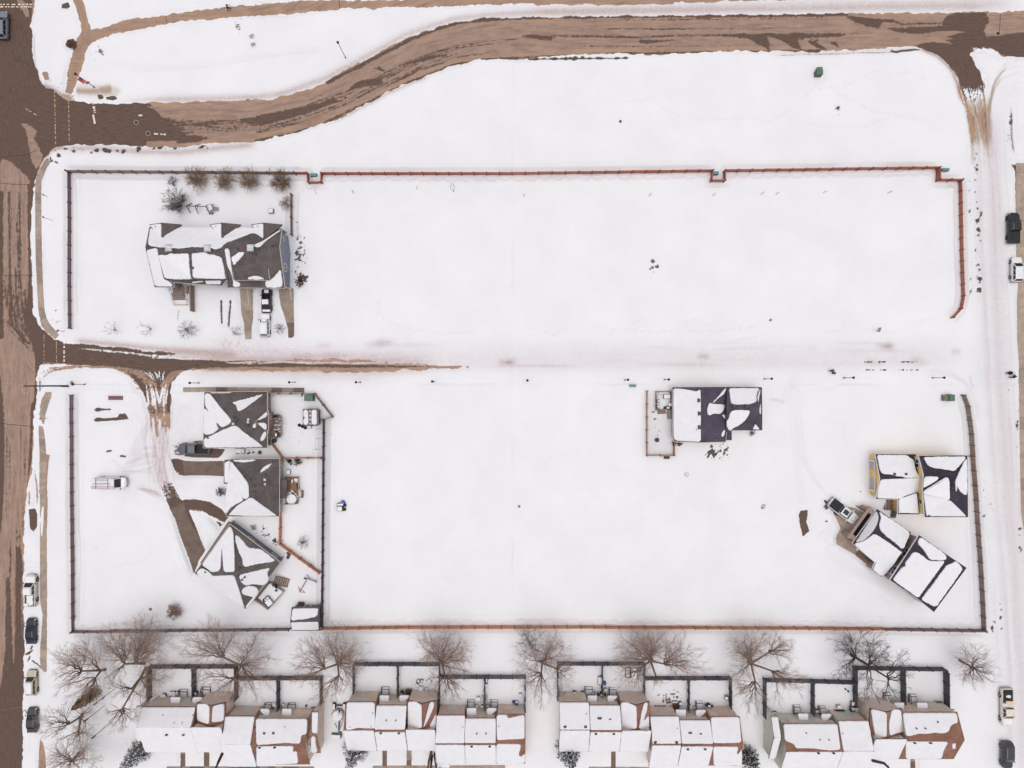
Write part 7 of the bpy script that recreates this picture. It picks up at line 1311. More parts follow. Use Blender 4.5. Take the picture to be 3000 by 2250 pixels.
for y,lab in ((1.15,'power wire from the north end of the pole cross arm'),(.3,'power wire from the middle of the pole cross arm'),(-1.15,'power wire from the south end of the pole cross arm')): wire(lab,up + Vector((-.16,y,11.8)),up + Vector((-26,y + 1.4,10.6)),.5)
wire('single service wire crossing the main street at the lower left',P(70,2070,5.),P(-60,2095,7.),.3)
for i,(bx,by,h,lab) in enumerate(((335,2019,6.4,'thin pole with a triangular pennant among the lower left bare trees'),(309,2065,6.4,'middle thin pole leaning among the lower left bare trees'),(330,2112,6.4,'lowest thin pole in the snow left of the westmost row house'))):
    t = root('thin_pole',lab,'pole',P(bx,by,0),0,None);b = MB();b.lathe((0,0,0),[(.12,0),(.1,.2)],8);b.tube((0,0,.1),(0,0,h),.045,.055,n=6);b.build('pole',POLEM,t,local=True);b = MB();b.box((0,0,h - .3),(.18,.18,1.1));b.build('head',LAMPB,t,local=True)
    if i == 0: b = MB();M = face_M((.25,.1,h - 1.9),(.8,-.6,.2));vs = [M @ Vector(v) for v in ((-.1,-.45,-.012),(-.1,.45,-.012),(.95,0,-.012),(-.1,-.45,.012),(-.1,.45,.012),(.95,0,.012))];b.add(vs,[(2,1,0),(3,4,5),(0,1,4,3),(1,2,5,4),(2,0,3,5)]);b.build('pennant',mat('pennant_dark',srgb(66,62,88),.8),t,local=True)

# ------------------------------------------------------------------ green utility boxes
def ubox(label,px,py,d,rz=0,m=grn,snow=None,step=None,z=0.):
    t = root('utility_box',label,'utility box',P(px,py,z),R(rz));MB().box((0,0,.06),(d[0] * 1.12,d[1] * 1.12,.16)).build('pad',mat('pale_concrete',srgb(176,158,140),.9),t,local=True);MB().box((0,0,d[2] / 2 + .1),(d[0],d[1],d[2]),taper=.97).build('cabinet',grd,t,local=True);b = MB();b.box((0,0,d[2] + .13),(d[0] * 1.03,d[1] * 1.03,.08),taper=.94);b.build('lid',m,t,local=True);b = MB();b.box((d[0] * .2,-d[1] / 2 - .02,d[2] * .55),(.06,.06,.22));b.build('handle',POLEM,t,local=True)
    if snow: MB().box((snow[0],snow[1],d[2] + .2),(snow[2],snow[3],.08),taper=.85).build('snow_cover',snow_m,t,local=True)
    if step: MB().box((step[0],step[1],step[4] / 2),(step[2],step[3],step[4])).build('side_cabinet',mat('utility_olive',srgb(112,110,82),.6),t,local=True)
ubox('large green utility box in the north east snow field',2394,219,(1.2,.95,1.1),step=(.15,.78,1.0,.6,.9));ubox('green utility box inside the first fence notch',922,516,(1.25,.55,.8),m=teal);ubox('teal utility box inside the second fence notch',2092,511,(1.2,.55,.9),m=teal,z=0);ubox('blue green utility box outside the north east fence corner',2764,500,(1.3,.5,.7),m=teal);ubox('twin green utility boxes by the head of the east fence',2778,1165,(1.0,1.2,1.1),m=grn,step=(-.95,-.02,.8,1.1,1.0));ubox('small green pedestal north west of the slate roof house',1853,1130,(1.2,.45,.5),m=teal);ubox('green box in the corner of the first bungalow yard',913,1165,(1.2,1.15,1.2),step=(-.85,-.05,.55,1.1,1.0));ubox('grey meter box along the fence of the first bungalow yard',878,1158,(1.1,.4,.7),m=VENTL)
# ------------------------------------------------------------------ sheds and yard things
shw = siding('siding_shed',srgb(116,102,100))
s_ = House('garden_shed','snow covered garden shed in the corner of the fence south of the diagonal house','shed',(893,1808));v_ = s_.vol(dict(nw=c_(1484,1342,2.3),ne=c_(1800,1338,2.3),re=c_(1792,1500,3.3),rw=c_(1466,1506,3.3),sw=c_(1482,1606,2.3),se=c_(1802,1606,2.3)),[['nw','rw','re','ne'],['rw','sw','se','re']],['nw','rw','sw','se','re','ne'],shw,SH_GREY,TRIMD,over=.15)
s_.snow(v_,['nw','rw','re'],[c_(1490,1350),c_(1730,1348),c_(1790,1350),c_(1785,1380),c_(1780,1440),c_(1700,1460),c_(1640,1475),c_(1560,1480),c_(1472,1496)],jag=.06);s_.snow(v_,['rw','sw','se'],[c_(1468,1512),c_(1788,1506),c_(1796,1600),c_(1486,1602)],jag=.02);s_.window(v_,'nw','ne',.5,1.1,1.1,1.8,panes=1,name='door',pane=DECK)
s_ = House('garden_shed','small shed with a bare ridge between two snowy roof slopes in the bungalow yard','shed',(910,1222));v_ = s_.vol(dict(nw=b_(1704,358,2.),rn=b_(1798,354,2.7),ne=b_(1905,354,2.),se=b_(1912,565,2.),rs=b_(1798,570,2.7),sw=b_(1704,568,2.)),[['nw','rn','rs','sw'],['rn','ne','se','rs']],['nw','rn','ne','se','rs','sw'],shw,shingle('shed_shingle',srgb(118,102,104),srgb(142,124,124)),TRIMD,over=.15)
s_.snow(v_,['nw','rn','rs'],[b_(1708,364),b_(1772,362),b_(1775,450),b_(1778,562),b_(1708,560),b_(1708,480),b_(1745,468),b_(1708,460)],jag=.02);s_.snow(v_,['rn','ne','se'],[b_(1820,372),b_(1838,362),b_(1885,360),b_(1888,558),b_(1830,562),b_(1815,530)],jag=.03)
for y in (385,438,490,545): s_.vent(v_,['rn','ne','se'],*b_(1800,y),.26,VENTL,.1)
# swing frame
t = root('swing_set','wooden swing frame with a small climbing platform and slide behind the grey townhouse','swing set',P(590,608,0));WD = mat('play_wood',srgb(84,56,60),.85);o0 = P(590,608,0)
def pl_(x,y,z): return P(520 + x * .0633,580 + y * .0633,z) - o0
b = MB();b.tube(pl_(395,360,2.5),pl_(1330,400,2.5),.07,n=6);b.build('top_beam',WD,t,local=True)
for (xt,xa,ya,xb,yb) in ((415,680,240,610,720),(800,1040,270,970,745),(1310,1430,330,1500,770)):
    for (x,y) in ((xa,ya),(xb,yb)): b = MB();b.tube(pl_(xt,370,2.45),pl_(x,y,.05),.075,n=6);b.build('leg',WD,t,local=True)
    b = MB();b.tube(pl_(xt,370,2.45).lerp(pl_(xa,ya,.05),.62),pl_(xt,370,2.45).lerp(pl_(xb,yb,.05),.55),.05,n=5);b.build('cross_brace',WD,t,local=True)
b = MB();b.box(tuple(pl_(1490,430,1.2)),(1.0,1.1,.1));b.build('platform',WD,t,local=True);b = MB();b.box(tuple(pl_(1490,430,1.32)),(.95,1.05,.14),taper=.9);b.build('snow_cover',snow_m,t,local=True);b = MB();b.tube(pl_(1650,290,1.3),pl_(1560,370,2.0),.07,n=5);b.build('post',WD,t,local=True)
for k in range(4): b = MB();b.tube(pl_(1465,650 + k * 34,1.0 - k * .25),pl_(1640,645 + k * 34,1.0 - k * .25),.04,n=5);b.build('rung',WD,t,local=True)
b = MB();b.tube(pl_(1530,530,1.2),pl_(1660,760,.05),.06,n=5);b.build('ladder_stile',WD,t,local=True)
b = MB();p0,p1 = pl_(1570,480,1.15),pl_(1930,525,.15);n_ = Vector((0,1,0)) * .3
for sgn in (-1,1): b.tube(p0 + n_ * sgn,p1 + n_ * sgn,.05,n=5)
b.add([p0 + n_,p0 - n_,p1 - n_,p1 + n_,p0 + n_ - Vector((0,0,.05)),p0 - n_ - Vector((0,0,.05)),p1 - n_ - Vector((0,0,.05)),p1 + n_ - Vector((0,0,.05))],[(0,1,2,3),(7,6,5,4)]);b.build('slide',mat('slide_grey',srgb(150,146,154),.5),t,local=True)
# seesaw-like toy by the diagonal house
t = root('play_swing','red and blue swing ride lying in the snow east of the diagonal house','swing',P(897,1708,.1));o0 = P(897,1708,.1);sw_b = mat('ride_slate',srgb(58,74,100),.6);sw_r = mat('ride_red',srgb(200,90,110),.6)
def ql(x,y,z): return P(*c_(x,y),z) - o0
b = MB();b.tube(ql(1620,1000,.9),ql(1765,1050,.9),.16,n=7);b.build('seat_bar',sw_b,t,local=True);b = MB();b.tube(ql(1655,1018,1.06),ql(1755,1052,1.06),.12,n=6);b.build('snow_cover',snow_m,t,local=True);b = MB();b.tube(ql(1650,1025,.8),ql(1570,1165,.1),.07,n=5);b.build('main_tube',POLEM,t,local=True)
for a,c in (((1555,1100),(1575,1165)),((1575,1165),(1640,1168)),((1560,1120),(1630,1165)),((1655,960),(1690,1010))): b = MB();b.tube(ql(*a,.2),ql(*c,.15),.05,n=5);b.build('foot',sw_r,t,local=True)
# ---- small builders
def barrel(label,px,py,r,h,m,snow=True,name='barrel',cat='barrel',z=.08):
    t = root(name,label,cat,P(px,py,z));b = MB();b.lathe((0,0,0),[(r * .9,0),(r,.1 * h),(r * .96,.5 * h),(r,.55 * h),(r * .95,h)],12);b.build('drum',m,t,local=True);b = MB();b.lathe((0,0,h),[(r * 1.02,0),(r * .95,.09),(r * .5,.13)] if snow else [(r * .8,-.02),(r * .8,.03),(r * .3,.05)],12);b.build('snow_cover' if snow else 'lid',snow_m if snow else m,t,local=True);return t
def sbox(label,px,py,d,rz=0,m=DECK,snow=True,name='storage_box',cat='box',z=.08):
    t = root(name,label,cat,P(px,py,z),R(rz));MB().box((0,0,d[2] / 2),d,taper=.97).build('box_body',m,t,local=True);b = MB();b.box((0,0,d[2] + .02),(d[0] * 1.04,d[1] * 1.04,.05));b.build('lid',m,t,local=True)
    if snow: MB().box((0,0,d[2] + .1),(d[0] * .96,d[1] * .96,.12),taper=.86).build('snow_cover',snow_m,t,local=True)
    return t
def chair(label,px,py,rz=0,m=BLK,snow=True,s=1.,grp=None,z=.08):
    t = root('garden_chair',label,'chair',P(px,py,z),R(rz),grp);MB().box((0,0,.42 * s),(.55 * s,.52 * s,.05)).build('seat',m,t,local=True);b = MB();b.box((-.27 * s,0,.68 * s),(.05,.52 * s,.5 * s));b.build('backrest',m,t,local=True)
    for x in (-.24,.24):
        for y in (-.23,.23): b = MB();b.tube((x * s,y * s,0),(x * s,y * s,.42 * s),.025,n=5);b.build('leg',m,t,local=True)
    for y in (-.28,.28): b = MB();b.box((0,y * s,.62 * s),(.5 * s,.05,.04));b.build('armrest',m,t,local=True)
    if snow: MB().box((.02,0,.52 * s),(.48 * s,.44 * s,.14),taper=.8).build('snow_cover',snow_m,t,local=True)
    return t
def table(label,px,py,d=(1.2,.8),rz=0,m=DECK,snow=True,rnd=False,z=.08,name='garden_table'):
    t = root(name,label,'table',P(px,py,z),R(rz))
    b = MB()
    if rnd: b.lathe((0,0,.7),[(d[0] / 2,0),(d[0] / 2,.05)],16)
    else: b.box((0,0,.72),(d[0],d[1],.05))
    b.build('table_top',m,t,local=True)
    for x in (-.36,.36):
        for y in (-.36,.36): b = MB();b.tube((x * d[0],y * d[1],0),(x * d[0],y * d[1],.7),.03,n=5);b.build('leg',m,t,local=True)
    if snow:
        b = MB()
        if rnd: b.lathe((0,0,.76),[(d[0] * .49,0),(d[0] * .45,.12),(d[0] * .2,.17)],16)
        else: b.box((0,0,.83),(d[0] * .96,d[1] * .96,.14),taper=.88)
        b.build('snow_cover',snow_m,t,local=True)
    return t
def bbq(label,px,py,rz=0,snow=True,z=.08):
    t = root('barbecue',label,'barbecue',P(px,py,z),R(rz));MB().box((0,0,.4),(.6,.5,.65)).build('cabinet',BLK,t,local=True);b = MB();b.tube((0,-.32,.88),(0,.32,.88),.27,n=10);b.build('hood',BLK,t,local=True);[MB().box((0,y,.82),(.45,.36,.04)).build('side_shelf',BLK,t,local=True) for y in (-.6,.6)]
    for y in (-.2,.2): b = MB();b.tube((-.3,y - .03,.1),(-.3,y + .03,.1),.1,n=8);b.build('wheel',TYRE,t,local=True)
    if snow: MB().box((0,0,1.14),(.36,.56,.1),taper=.8).build('snow_cover',snow_m,t,local=True)
    return t
def bench(label,px,py,l=1.5,rz=0,m=RAILD,snow=True,z=.08):
    t = root('garden_bench',label,'bench',P(px,py,z),R(rz));b = MB()
    for k in range(3): b.box((0,-.14 + k * .14,.42),(l,.12,.04))
    b.build('seat',m,t,local=True);MB().box((0,.27,.68),(l,.04,.34)).build('backrest',m,t,local=True)
    for x in (-l * .44,l * .44): MB().box((x,0,.2),(.06,.4,.4)).build('leg',m,t,local=True)
    if snow: MB().box((0,0,.5),(l * .95,.36,.12),taper=.85).build('snow_cover',snow_m,t,local=True)
    return t
WHT_P = mat('plastic_white',srgb(206,202,206),.5);REDP = mat('plastic_red',srgb(178,60,48),.5);BLUP = mat('plastic_blue',srgb(38,84,140),.5);BRWN = mat('brown_wood_dark',srgb(92,68,56),.85,var=.2);ORP = mat('plastic_orange',srgb(216,110,74),.5);MAUV = mat('plastic_mauve',srgb(86,66,96),.5);PAVE = mat('paver_rose_brown',srgb(122,96,88),.9,var=.2,scale=2)
# back-door landings of the row houses (parts of the houses)
def landing(Rr,tt,x0,y0,x1,y1,h=.55):
    q0,q1 = P(*tt(x0,y0),h),P(*tt(x1,y1),h);c = (q0 + q1) / 2;d = (abs(q1.x - q0.x),abs(q1.y - q0.y));b = MB();b.box((c.x,c.y - d[1] * .14,h / 2),(d[0],d[1] * .72,h));b.box((c.x,c.y + d[1] * .34,h / 4),(d[0],d[1] * .3,h / 2));o = b.build('back_landing',DECK,Rr.r);b = MB();b.box((c.x,c.y - d[1] * .14,h + .07),(d[0] * .9,d[1] * .64,.14),taper=.88);b.box((c.x,c.y + d[1] * .34,h / 2 + .05),(d[0] * .9,d[1] * .24,.1),taper=.85);b.build('snow_cover',snow_m,o);railing(Rr.r,[Vector((c.x - d[0] / 2,c.y - d[1] / 2,h)),Vector((c.x - d[0] / 2,c.y + d[1] / 2,h * .6))],0,.8,RAILD,gap=.6)
for q in ((520,385,603,470),(775,360,858,450),(1475,535,1545,592),(1738,535,1810,592)): landing(R1,t1,*q)
for q in ((556,352,634,432),(1500,492,1574,572),(1755,492,1830,572)): landing(R2,t2,*q)
for q in ((418,345,505,428),(680,352,758,428),(1616,495,1692,580)): landing(R3,t3,*q)
for q in ((370,520,448,602),(638,532,712,604),(1318,392,1396,490),(1585,412,1664,490)): landing(R4,t4,*q)
# yard things, block by block
barrel('large snow topped drum beside the west fence of the westmost yard',*t1(352,445),.52,.6,mat('drum_grey',srgb(96,94,100),.5))
for x,y,l in ((430,412,'leftmost of four snow topped tubs by the first back landing'),(466,410,'middle tub in the upper row by the first back landing'),(505,412,'tub touching the first back landing'),(470,440,'front tub of four by the first back landing')): barrel(l,*t1(x,y),.34,.5,mat('tub_dark',srgb(60,58,66),.6))
sbox('snow topped bin against the slate divider of the second westmost yard',*t1(714,410),(.5,.6,.7),0,RAILD);ladder(*t1(757,430),*t1(776,345),.3,.42,RAILD,'short dark ladder lying in the second westmost yard',n=6);sbox('low dark planter at the wall of the second westmost yard',*t1(1090,438),(1.2,.4,.3),0,BRWN,True,'planter','planter');barrel('charcoal barbecue kettle by the wall of the second westmost yard',*t1(880,442),.3,.7,BLK,True,'barbecue_kettle','barbecue')
barrel('round snow topped table by the slate divider in the lower left yards',*t1(1588,535),.4,.7,WHT_P,True,'round_table','table');barrel('blue bucket next to the round snowy table',*t1(1560,575),.24,.4,BLUP,False,'bucket','bucket');chair('tangled chair right of the slate divider of the lower yards',*t1(1685,540),30,mat('frame_grey',srgb(140,136,140),.5));sbox('brown crate in the lower right yard of the westmost row house',*t1(1775,562),(1.1,.8,.5),0,BRWN,True,'crate','crate');barrel('mauve ball like pot in the lower right yard of the westmost row house',*t1(1938,556),.2,.45,MAUV,False,'plant_pot','pot');bench('dark bench along the wall in the yard with the mauve pot',*t1(2032,583),1.2,0);bench('dark bench along the wall left of the blue bucket',*t1(1340,578),2.2,0)
barrel('egg shaped snow mound on a tub in the empty yard of the second row house',*t2(440,415),.46,.5,mat('tub_dark',srgb(60,58,66),.6));bench('low dark bench by the wall of the empty yard',*t2(335,432),1.2);table('brown wooden table by the porch of the trampled yard',*t2(857,385),(1.2,1.1),0,BRWN,False);chair('garden chair furthest north in the trampled yard',*t2(962,272),40,BLK);chair('garden chair touching the ring in the trampled yard',*t2(1000,270),-20,BLK);barrel('black ring shaped tyre planter in the trampled yard',*t2(945,325),.34,.35,TYRE,True,'tyre_planter','planter');table('square snowy table in the middle of the trampled yard',*t2(992,348),(.8,.8),0,WHT_P);sbox('tilted snow topped box in the north east of the trampled yard',*t2(1080,278),(.8,.9,.4),35,mat('box_slate',srgb(90,96,110),.6));bbq('barbecue at the wall of the trampled yard',*t2(1040,405),90);chair('chair behind the barbecue of the trampled yard',*t2(1050,362),90,BLK);chair('tilted chair right of the barbecue in the trampled yard',*t2(1115,376),60,mat('frame_grey',srgb(140,136,140),.5));bbq('second barbecue left of the brown table in the trampled yard',*t2(785,405),0)
table('small white block table in the third yard of the second row house',*t2(1620,458),(.8,.65),0,WHT_P);q_ = root('sled','black sled with snow leaning on the divider of the second row house','sled',P(*t2(1705,265),.1),R(90));b = MB();b.lathe((0,0,0),[(.3,0),(.42,.3)],14);MB().box((0,0,.2),(1.2,.5,.25),taper=1.2).build('hull',BLK,q_,local=True);MB().box((0,-.06,.38),(1.0,.34,.14),taper=.8).build('snow_cover',snow_m,q_,local=True)
barrel('blue tub in the east yard of the second row house',*t2(2005,500),.3,.6,mat('barrel_slate_blue',srgb(66,86,130),.5),False);chair('dark chair with snow beside the blue tub',*t2(2038,500),90,BLK);sbox('snowy box on the east fence of the second row house',*t2(2078,422),(.45,.6,.5),0,RAILD);bench('bench by the wall of the east yard of the second row house',*t2(2050,562),1.1);bench('long planter of dark stalks by the wall, second row house',*t2(1270,566),1.3,0,BRWN);sbox('red flower box by the wall right of the dark stalks planter',*t2(1385,565),(1.0,.35,.35),0,REDP,False,'flower_box','planter');barrel('pale drum among clutter by the divider of the second row house',*t2(1600,545),.3,.6,mat('frame_grey',srgb(140,136,140),.5));barrel('dark drum right of the pale drum by the brush piled divider',*t2(1660,548),.28,.6,RAILD);barrel('grey drum just right of the brush piled divider',*t2(1718,545),.3,.55,mat('frame_grey',srgb(140,136,140),.5))
t = root('brush_pile','dark twiggy brush piled along the divider of the second row house','brush',P(*t2(1682,520),.1));big,fine = grow([([Vector((random.uniform(-.3,.3),-1.2,.1)),Vector((random.uniform(-.3,.3),1.6,.5))],.05) for _ in range(5)],random.Random(3),.7);seg_mesh('twigs',big + fine,BARKD,t,3)
# third block
ladder(*t3(152,412),*t3(158,345),.3,.4,alum,'short pale ladder leaning by the west fence of the third row house',n=5);bench('dark bench with a red cushion by the third row house wall',*t3(192,430),1.3);sbox('red box on the bench of the third row house',*t3(200,405),(.35,.3,.3),0,REDP,False,z=.5);sbox('left snow topped planter by the third row house wall',*t3(303,405),(.62,1.0,.7),0,BRWN,True,'planter','planter');sbox('right snow topped planter by the third row house wall',*t3(393,408),(.62,1.0,.7),0,BRWN,True,'planter','planter');q_ = sbox('snowy lounger against the divider with the blue barrel',*t3(578,262),(.75,1.5,.4),-4,BLK,True,'lounger','lounger');barrel('blue barrel along the divider of the third row house',*t3(628,288),.34,.8,BLUP,False);bbq('barbecue heaped with snow left of the third row house divider',*t3(595,402),90);chair('dark chair amid the clutter beside the third row house porch',*t3(500,400),30,BLK);chair('upturned chair next to the third row house porch corner',*t3(535,405),100,BLK);barrel('snowy bin right of the third row house divider',*t3(640,360),.3,.6,RAILD);sbox('snowy white box by the gate of the second yard of the third row house',*t3(722,104),(.8,.4,.4),0,WHT_P)
t = root('sandbox','brown wooden sandbox frame under the wide bare tree','sandbox',P(*t3(880,180),.1));
for x,y,dx,dy in ((-.45,0,.15,1.9),(.5,0,.35,1.9),(0,.9,.9,.12),(0,-.9,.9,.12)): MB().box((x,y,.2),(dx,dy,.3)).build('side_board',BRWN,t,local=True)
MB().box((0,0,.14),(.78,1.66,.1)).build('snow_fill',snow_m,t,local=True);barrel('snow ringed pot left of the sandbox',*t3(830,142),.3,.3,BRWN,True,'plant_pot','pot')
bbq('double barbecue at the wall of the second yard of the third row house',*t3(838,430),90,False);bench('dark bench at the right of the second yard of the third row house',*t3(975,424),1.6,0);barrel('upper of two snowy pots by the bench of the third row house',*t3(942,385),.22,.4,RAILD);barrel('lower of two snowy pots by the bench of the third row house',*t3(925,402),.22,.4,RAILD)
pv = tag(bpy.data.objects.new('paving',None),kind='structure');C.objects.link(pv);pv.location = P(*t3(1300,470),0);ORG[pv.name] = (P(*t3(1300,470),0),0.)
for (x,y) in ((1212,445),(1250,442),(1295,445),(1335,442),(1375,448),(1415,452),(1215,480),(1255,470),(1300,480),(1330,475),(1225,500),(1310,510),(1300,440),(1265,495),(1335,505)):
    c = P(*t3(x,y),.2);b = MB();b.lathe((c.x,c.y,.08),[(.28,0),(.27,.12),(.2,.14)],8);b.build('paving_stone',PAVE,pv)
q_ = root('spa_tub','black framed sofa with snowy seat in the paved yard','sofa',P(*t3(1225,560),.08));q_.name = 'outdoor_sofa';ORG['outdoor_sofa'] = ORG['spa_tub'];MB().box((0,0,.3),(1.9,.8,.3)).build('seat',BLK,q_,local=True);MB().box((0,-.5,.5),(1.6,.2,.7)).build('backrest',BLK,q_,local=True)
for x in (-.95,.95): MB().box((x,-.02,.42),(.2,.9,.5)).build('armrest',BLK,q_,local=True)
MB().box((0,.08,.52),(1.3,.5,.16),taper=.85).build('snow_cover',snow_m,q_,local=True)
table('brown table beside the sofa in the paved yard',*t3(1390,532),(1.2,1.2),0,BRWN,False);sbox('snow topped board on the brown table edge in the paved yard',*t3(1385,492),(1.1,.3,.5),0,BRWN);barrel('upper snowy bin in the paved yard',*t3(1445,505),.32,.7,BLK);barrel('lower snowy bin in the paved yard',*t3(1445,548),.3,.7,BLK);sbox('blue toy crate between the sofa and the brown table',*t3(1332,548),(.4,.4,.4),20,BLUP,False);sbox('red toy crate left of the brown table',*t3(1335,570),(.3,.3,.3),0,REDP,False);sbox('white snowy toy box next to the sofa',*t3(1300,545),(.5,.5,.4),30,WHT_P)
q_ = root('kayak','white kayak standing along the divider of the paved yard','kayak',P(*t3(1530,380),.3),R(90));b = MB();b.add([(-1.6,0,.15),(-.9,-.28,.1),(.9,-.28,.1),(1.6,0,.15),(.9,.28,.1),(-.9,.28,.1),(0,0,-.12),(-.9,0,.32),(.9,0,.32)],[(0,6,1),(1,6,2),(2,6,3),(3,6,4),(4,6,5),(5,6,0),(0,1,7),(1,2,8,7),(2,3,8),(3,4,8),(4,5,7,8),(5,0,7)]);b.build('hull',WHT_P,q_,local=True);b = MB();b.lathe((0,0,.25),[(.2,0),(.2,.06)],10);b.build('cockpit',BLK,q_,local=True)
barrel('dark pot left of the landing in the last yard of the third row house',*t3(1595,552),.26,.45,BLK);bbq('barbecue in the last yard of the third row house',*t3(1745,520),80);chair('black framed chair by the east fence of the third row house',*t3(1940,445),180,mat('frame_navy',srgb(34,34,66),.5),True,1.3);bench('dark bench by the wall in the last yard of the third row house',*t3(1905,574),1.3,0)
# fourth block
bench('bench by the wall in the westmost yard of the eastmost row house',*t4(150,586),1.2);table('square snowy table in the curved footprint yard',*t4(832,520),(.85,.6),0,RAILD);q_ = root('outdoor_sofa','dark framed sofa in the yard with the curved wind mark','sofa',P(*t4(845,588),.08));MB().box((0,0,.3),(1.7,.7,.28)).build('seat',BRWN,q_,local=True);MB().box((0,.42,.5),(1.7,.14,.6)).build('backrest',BLK,q_,local=True)
for x in (-.9,.9): MB().box((x,0,.42),(.14,.9,.5)).build('armrest',BLK,q_,local=True)
MB().box((0,.08,.52),(1.3,.42,.16),taper=.85).build('snow_cover',snow_m,q_,local=True)
chair('top one of three dark chairs stacked along the yard fence',*t4(978,490),90,BLK,True,1.5);chair('middle one of three dark chairs along the yard fence',*t4(968,540),0,BLK,True,1.5);chair('lowest of three dark chairs along the yard fence',*t4(980,585),90,BLK,False,1.5);sbox('snowy bin right of the yard divider of the eastmost row house',*t4(605,572),(.6,.6,.6),0,RAILD);barrel('brass coloured pot by the second landing of the eastmost row house',*t4(632,590),.2,.4,mat('brass_pot',srgb(128,112,78),.5),False,'plant_pot','pot');bench('bench by the wall under the dark tree',*t4(1095,475),1.2);bench('bench by the wall of the easternmost yard',*t4(1875,484),1.3);barrel('snow capped drum right of the divider in the easternmost yard',*t4(1580,490),.32,.6,mat('barrel_slate_blue',srgb(66,86,130),.5));barrel('dark flask on the snow in the curved footprint yard',*t4(912,348),.16,.4,BLUP,False,'toy','toy');barrel('second dark flask in the curved footprint yard',*t4(940,370),.18,.4,BLUP,False,'toy','toy')
# bungalow yards
barrel('black round barbecue kettle at the fence corner of the first bungalow',*b_(1332,770),.42,.8,BLK,False,'barbecue_kettle','barbecue');barrel('blue water cooler on the deck of the first bungalow',*b_(1300,466),.22,.6,BLUP,False,z=.75);bbq('black barbecue at the south end of the first bungalow deck',*b_(1372,688),0,True,.75);chair('dark chair at the north end of the first bungalow deck',*b_(1352,445),90,BLK,False,z=.75);barrel('grey pail outside the south fence of the first bungalow',*b_(1265,828),.26,.5,VENTL,False,'pail','bucket')
for x,y,l in ((1660,565,'leftmost dark tyre in the pile by the yard shed'),(1700,580,'second dark tyre in the pile by the yard shed'),(1738,598,'third dark tyre in the pile by the yard shed')): barrel(l,*b_(x,y),.34,.35,TYRE,False,'old_tyre','tyre')
sbox('dark cart with a snowy top by the yard shed',*b_(1795,590),(.8,.55,.5),0,BLK,True,'garden_cart','cart');barrel('round snowy pot right of the garden cart',*b_(1852,592),.3,.4,WHT_P);q_ = root('kettle_lid','dark oval sled disc on the snow south of the yard shed','sled',P(*b_(1698,642),.1));q_.name = 'saucer_sled';ORG['saucer_sled'] = ORG['kettle_lid'];b = MB();b.lathe((0,0,0),[(.3,0),(.5,.12),(.46,.14),(.1,.05)],16);b.build('disc',MAUV,q_,local=True);b = MB();b.tube((.4,.15,.14),(.62,.3,.1),.03,n=5);b.build('handle',MAUV,q_,local=True)
t = root('clothes_line','clothes line strung between thin stakes beside the dark fence','clothes line',P(*b_(1868,700),.1));o0 = P(*b_(1868,700),.1)
for y in (620,745,890): b = MB();p0,p1 = P(*b_(1868,y),1.5) - o0,P(*b_(1950,y - 6),1.5) - o0;b.tube(p0,p1,.02,n=4);b.build('arm',POLEM,t,local=True);b = MB();b.tube(p0 - Vector((0,0,1.5)),p0,.03,n=5);b.build('stake',POLEM,t,local=True)
b = MB();b.tube(P(*b_(1868,620),1.5) - o0,P(*b_(1868,890),1.5) - o0,.012,n=4);b.build('line',POLEM,t,local=True)
sbox('small green frame chair by the dark fence',*b_(1895,658),(.5,.6,.3),0,mat('frame_sage',srgb(150,166,156),.6),True,'garden_stool','stool');sbox('green wheeled barrow tipped by the south fence of the first yard',*b_(1862,910),(.55,.75,.4),0,grn,True,'wheelbarrow','wheelbarrow');sbox('pale air conditioner box by the green house',*b_(1520,1180),(.85,.8,.6),0,mat('unit_slate',srgb(92,98,116),.6),True,'air_conditioner','air conditioner');bbq('black barbecue at the north wall of the green house',*b_(1535,1040),40,False);bench('long dark bench on the orange deck',*b_(1532,1350),2.2,90,DECKO,False,.85);table('brown table on the orange deck',*b_(1598,1370),(1.0,1.4),10,DECKO,False,z=.85)
barrel('round blue grey hot tub cover at the south end of the orange deck',*b_(1560,1538),.95,.5,mat('spa_cover',srgb(140,150,156),.5),True,'hot_tub','hot tub',.82)
bbq('black barbecue on the deck of the diagonal house',*c_(1300,1100),30,True,1.0);table('white square table on the deck of the diagonal house',*c_(1232,1272),(1.2,1.2),40,RAILD,True,z=1.0);chair('black chair left of the white table on the diagonal deck',*c_(1192,1240),20,BLK,True,1.2,None,1.);chair('second black chair north of the white table on the diagonal deck',*c_(1212,1222),-30,BLK,True,1.1,None,1.);sbox('slatted crate beside the snowy shed',*c_(1595,1295),(1.1,.7,.5),0,RAILD,False,'crate','crate');barrel('orange pot in front of the slatted crate',*c_(1596,1312),.18,.4,mat('pot_orange',srgb(216,160,110),.5),False,'plant_pot','pot')
sbox('small dark air conditioner box in the snow north east of the townhouse',797,620,(.9,.85,.7),0,mat('unit_slate',srgb(92,98,116),.6),True,'air_conditioner','air conditioner')
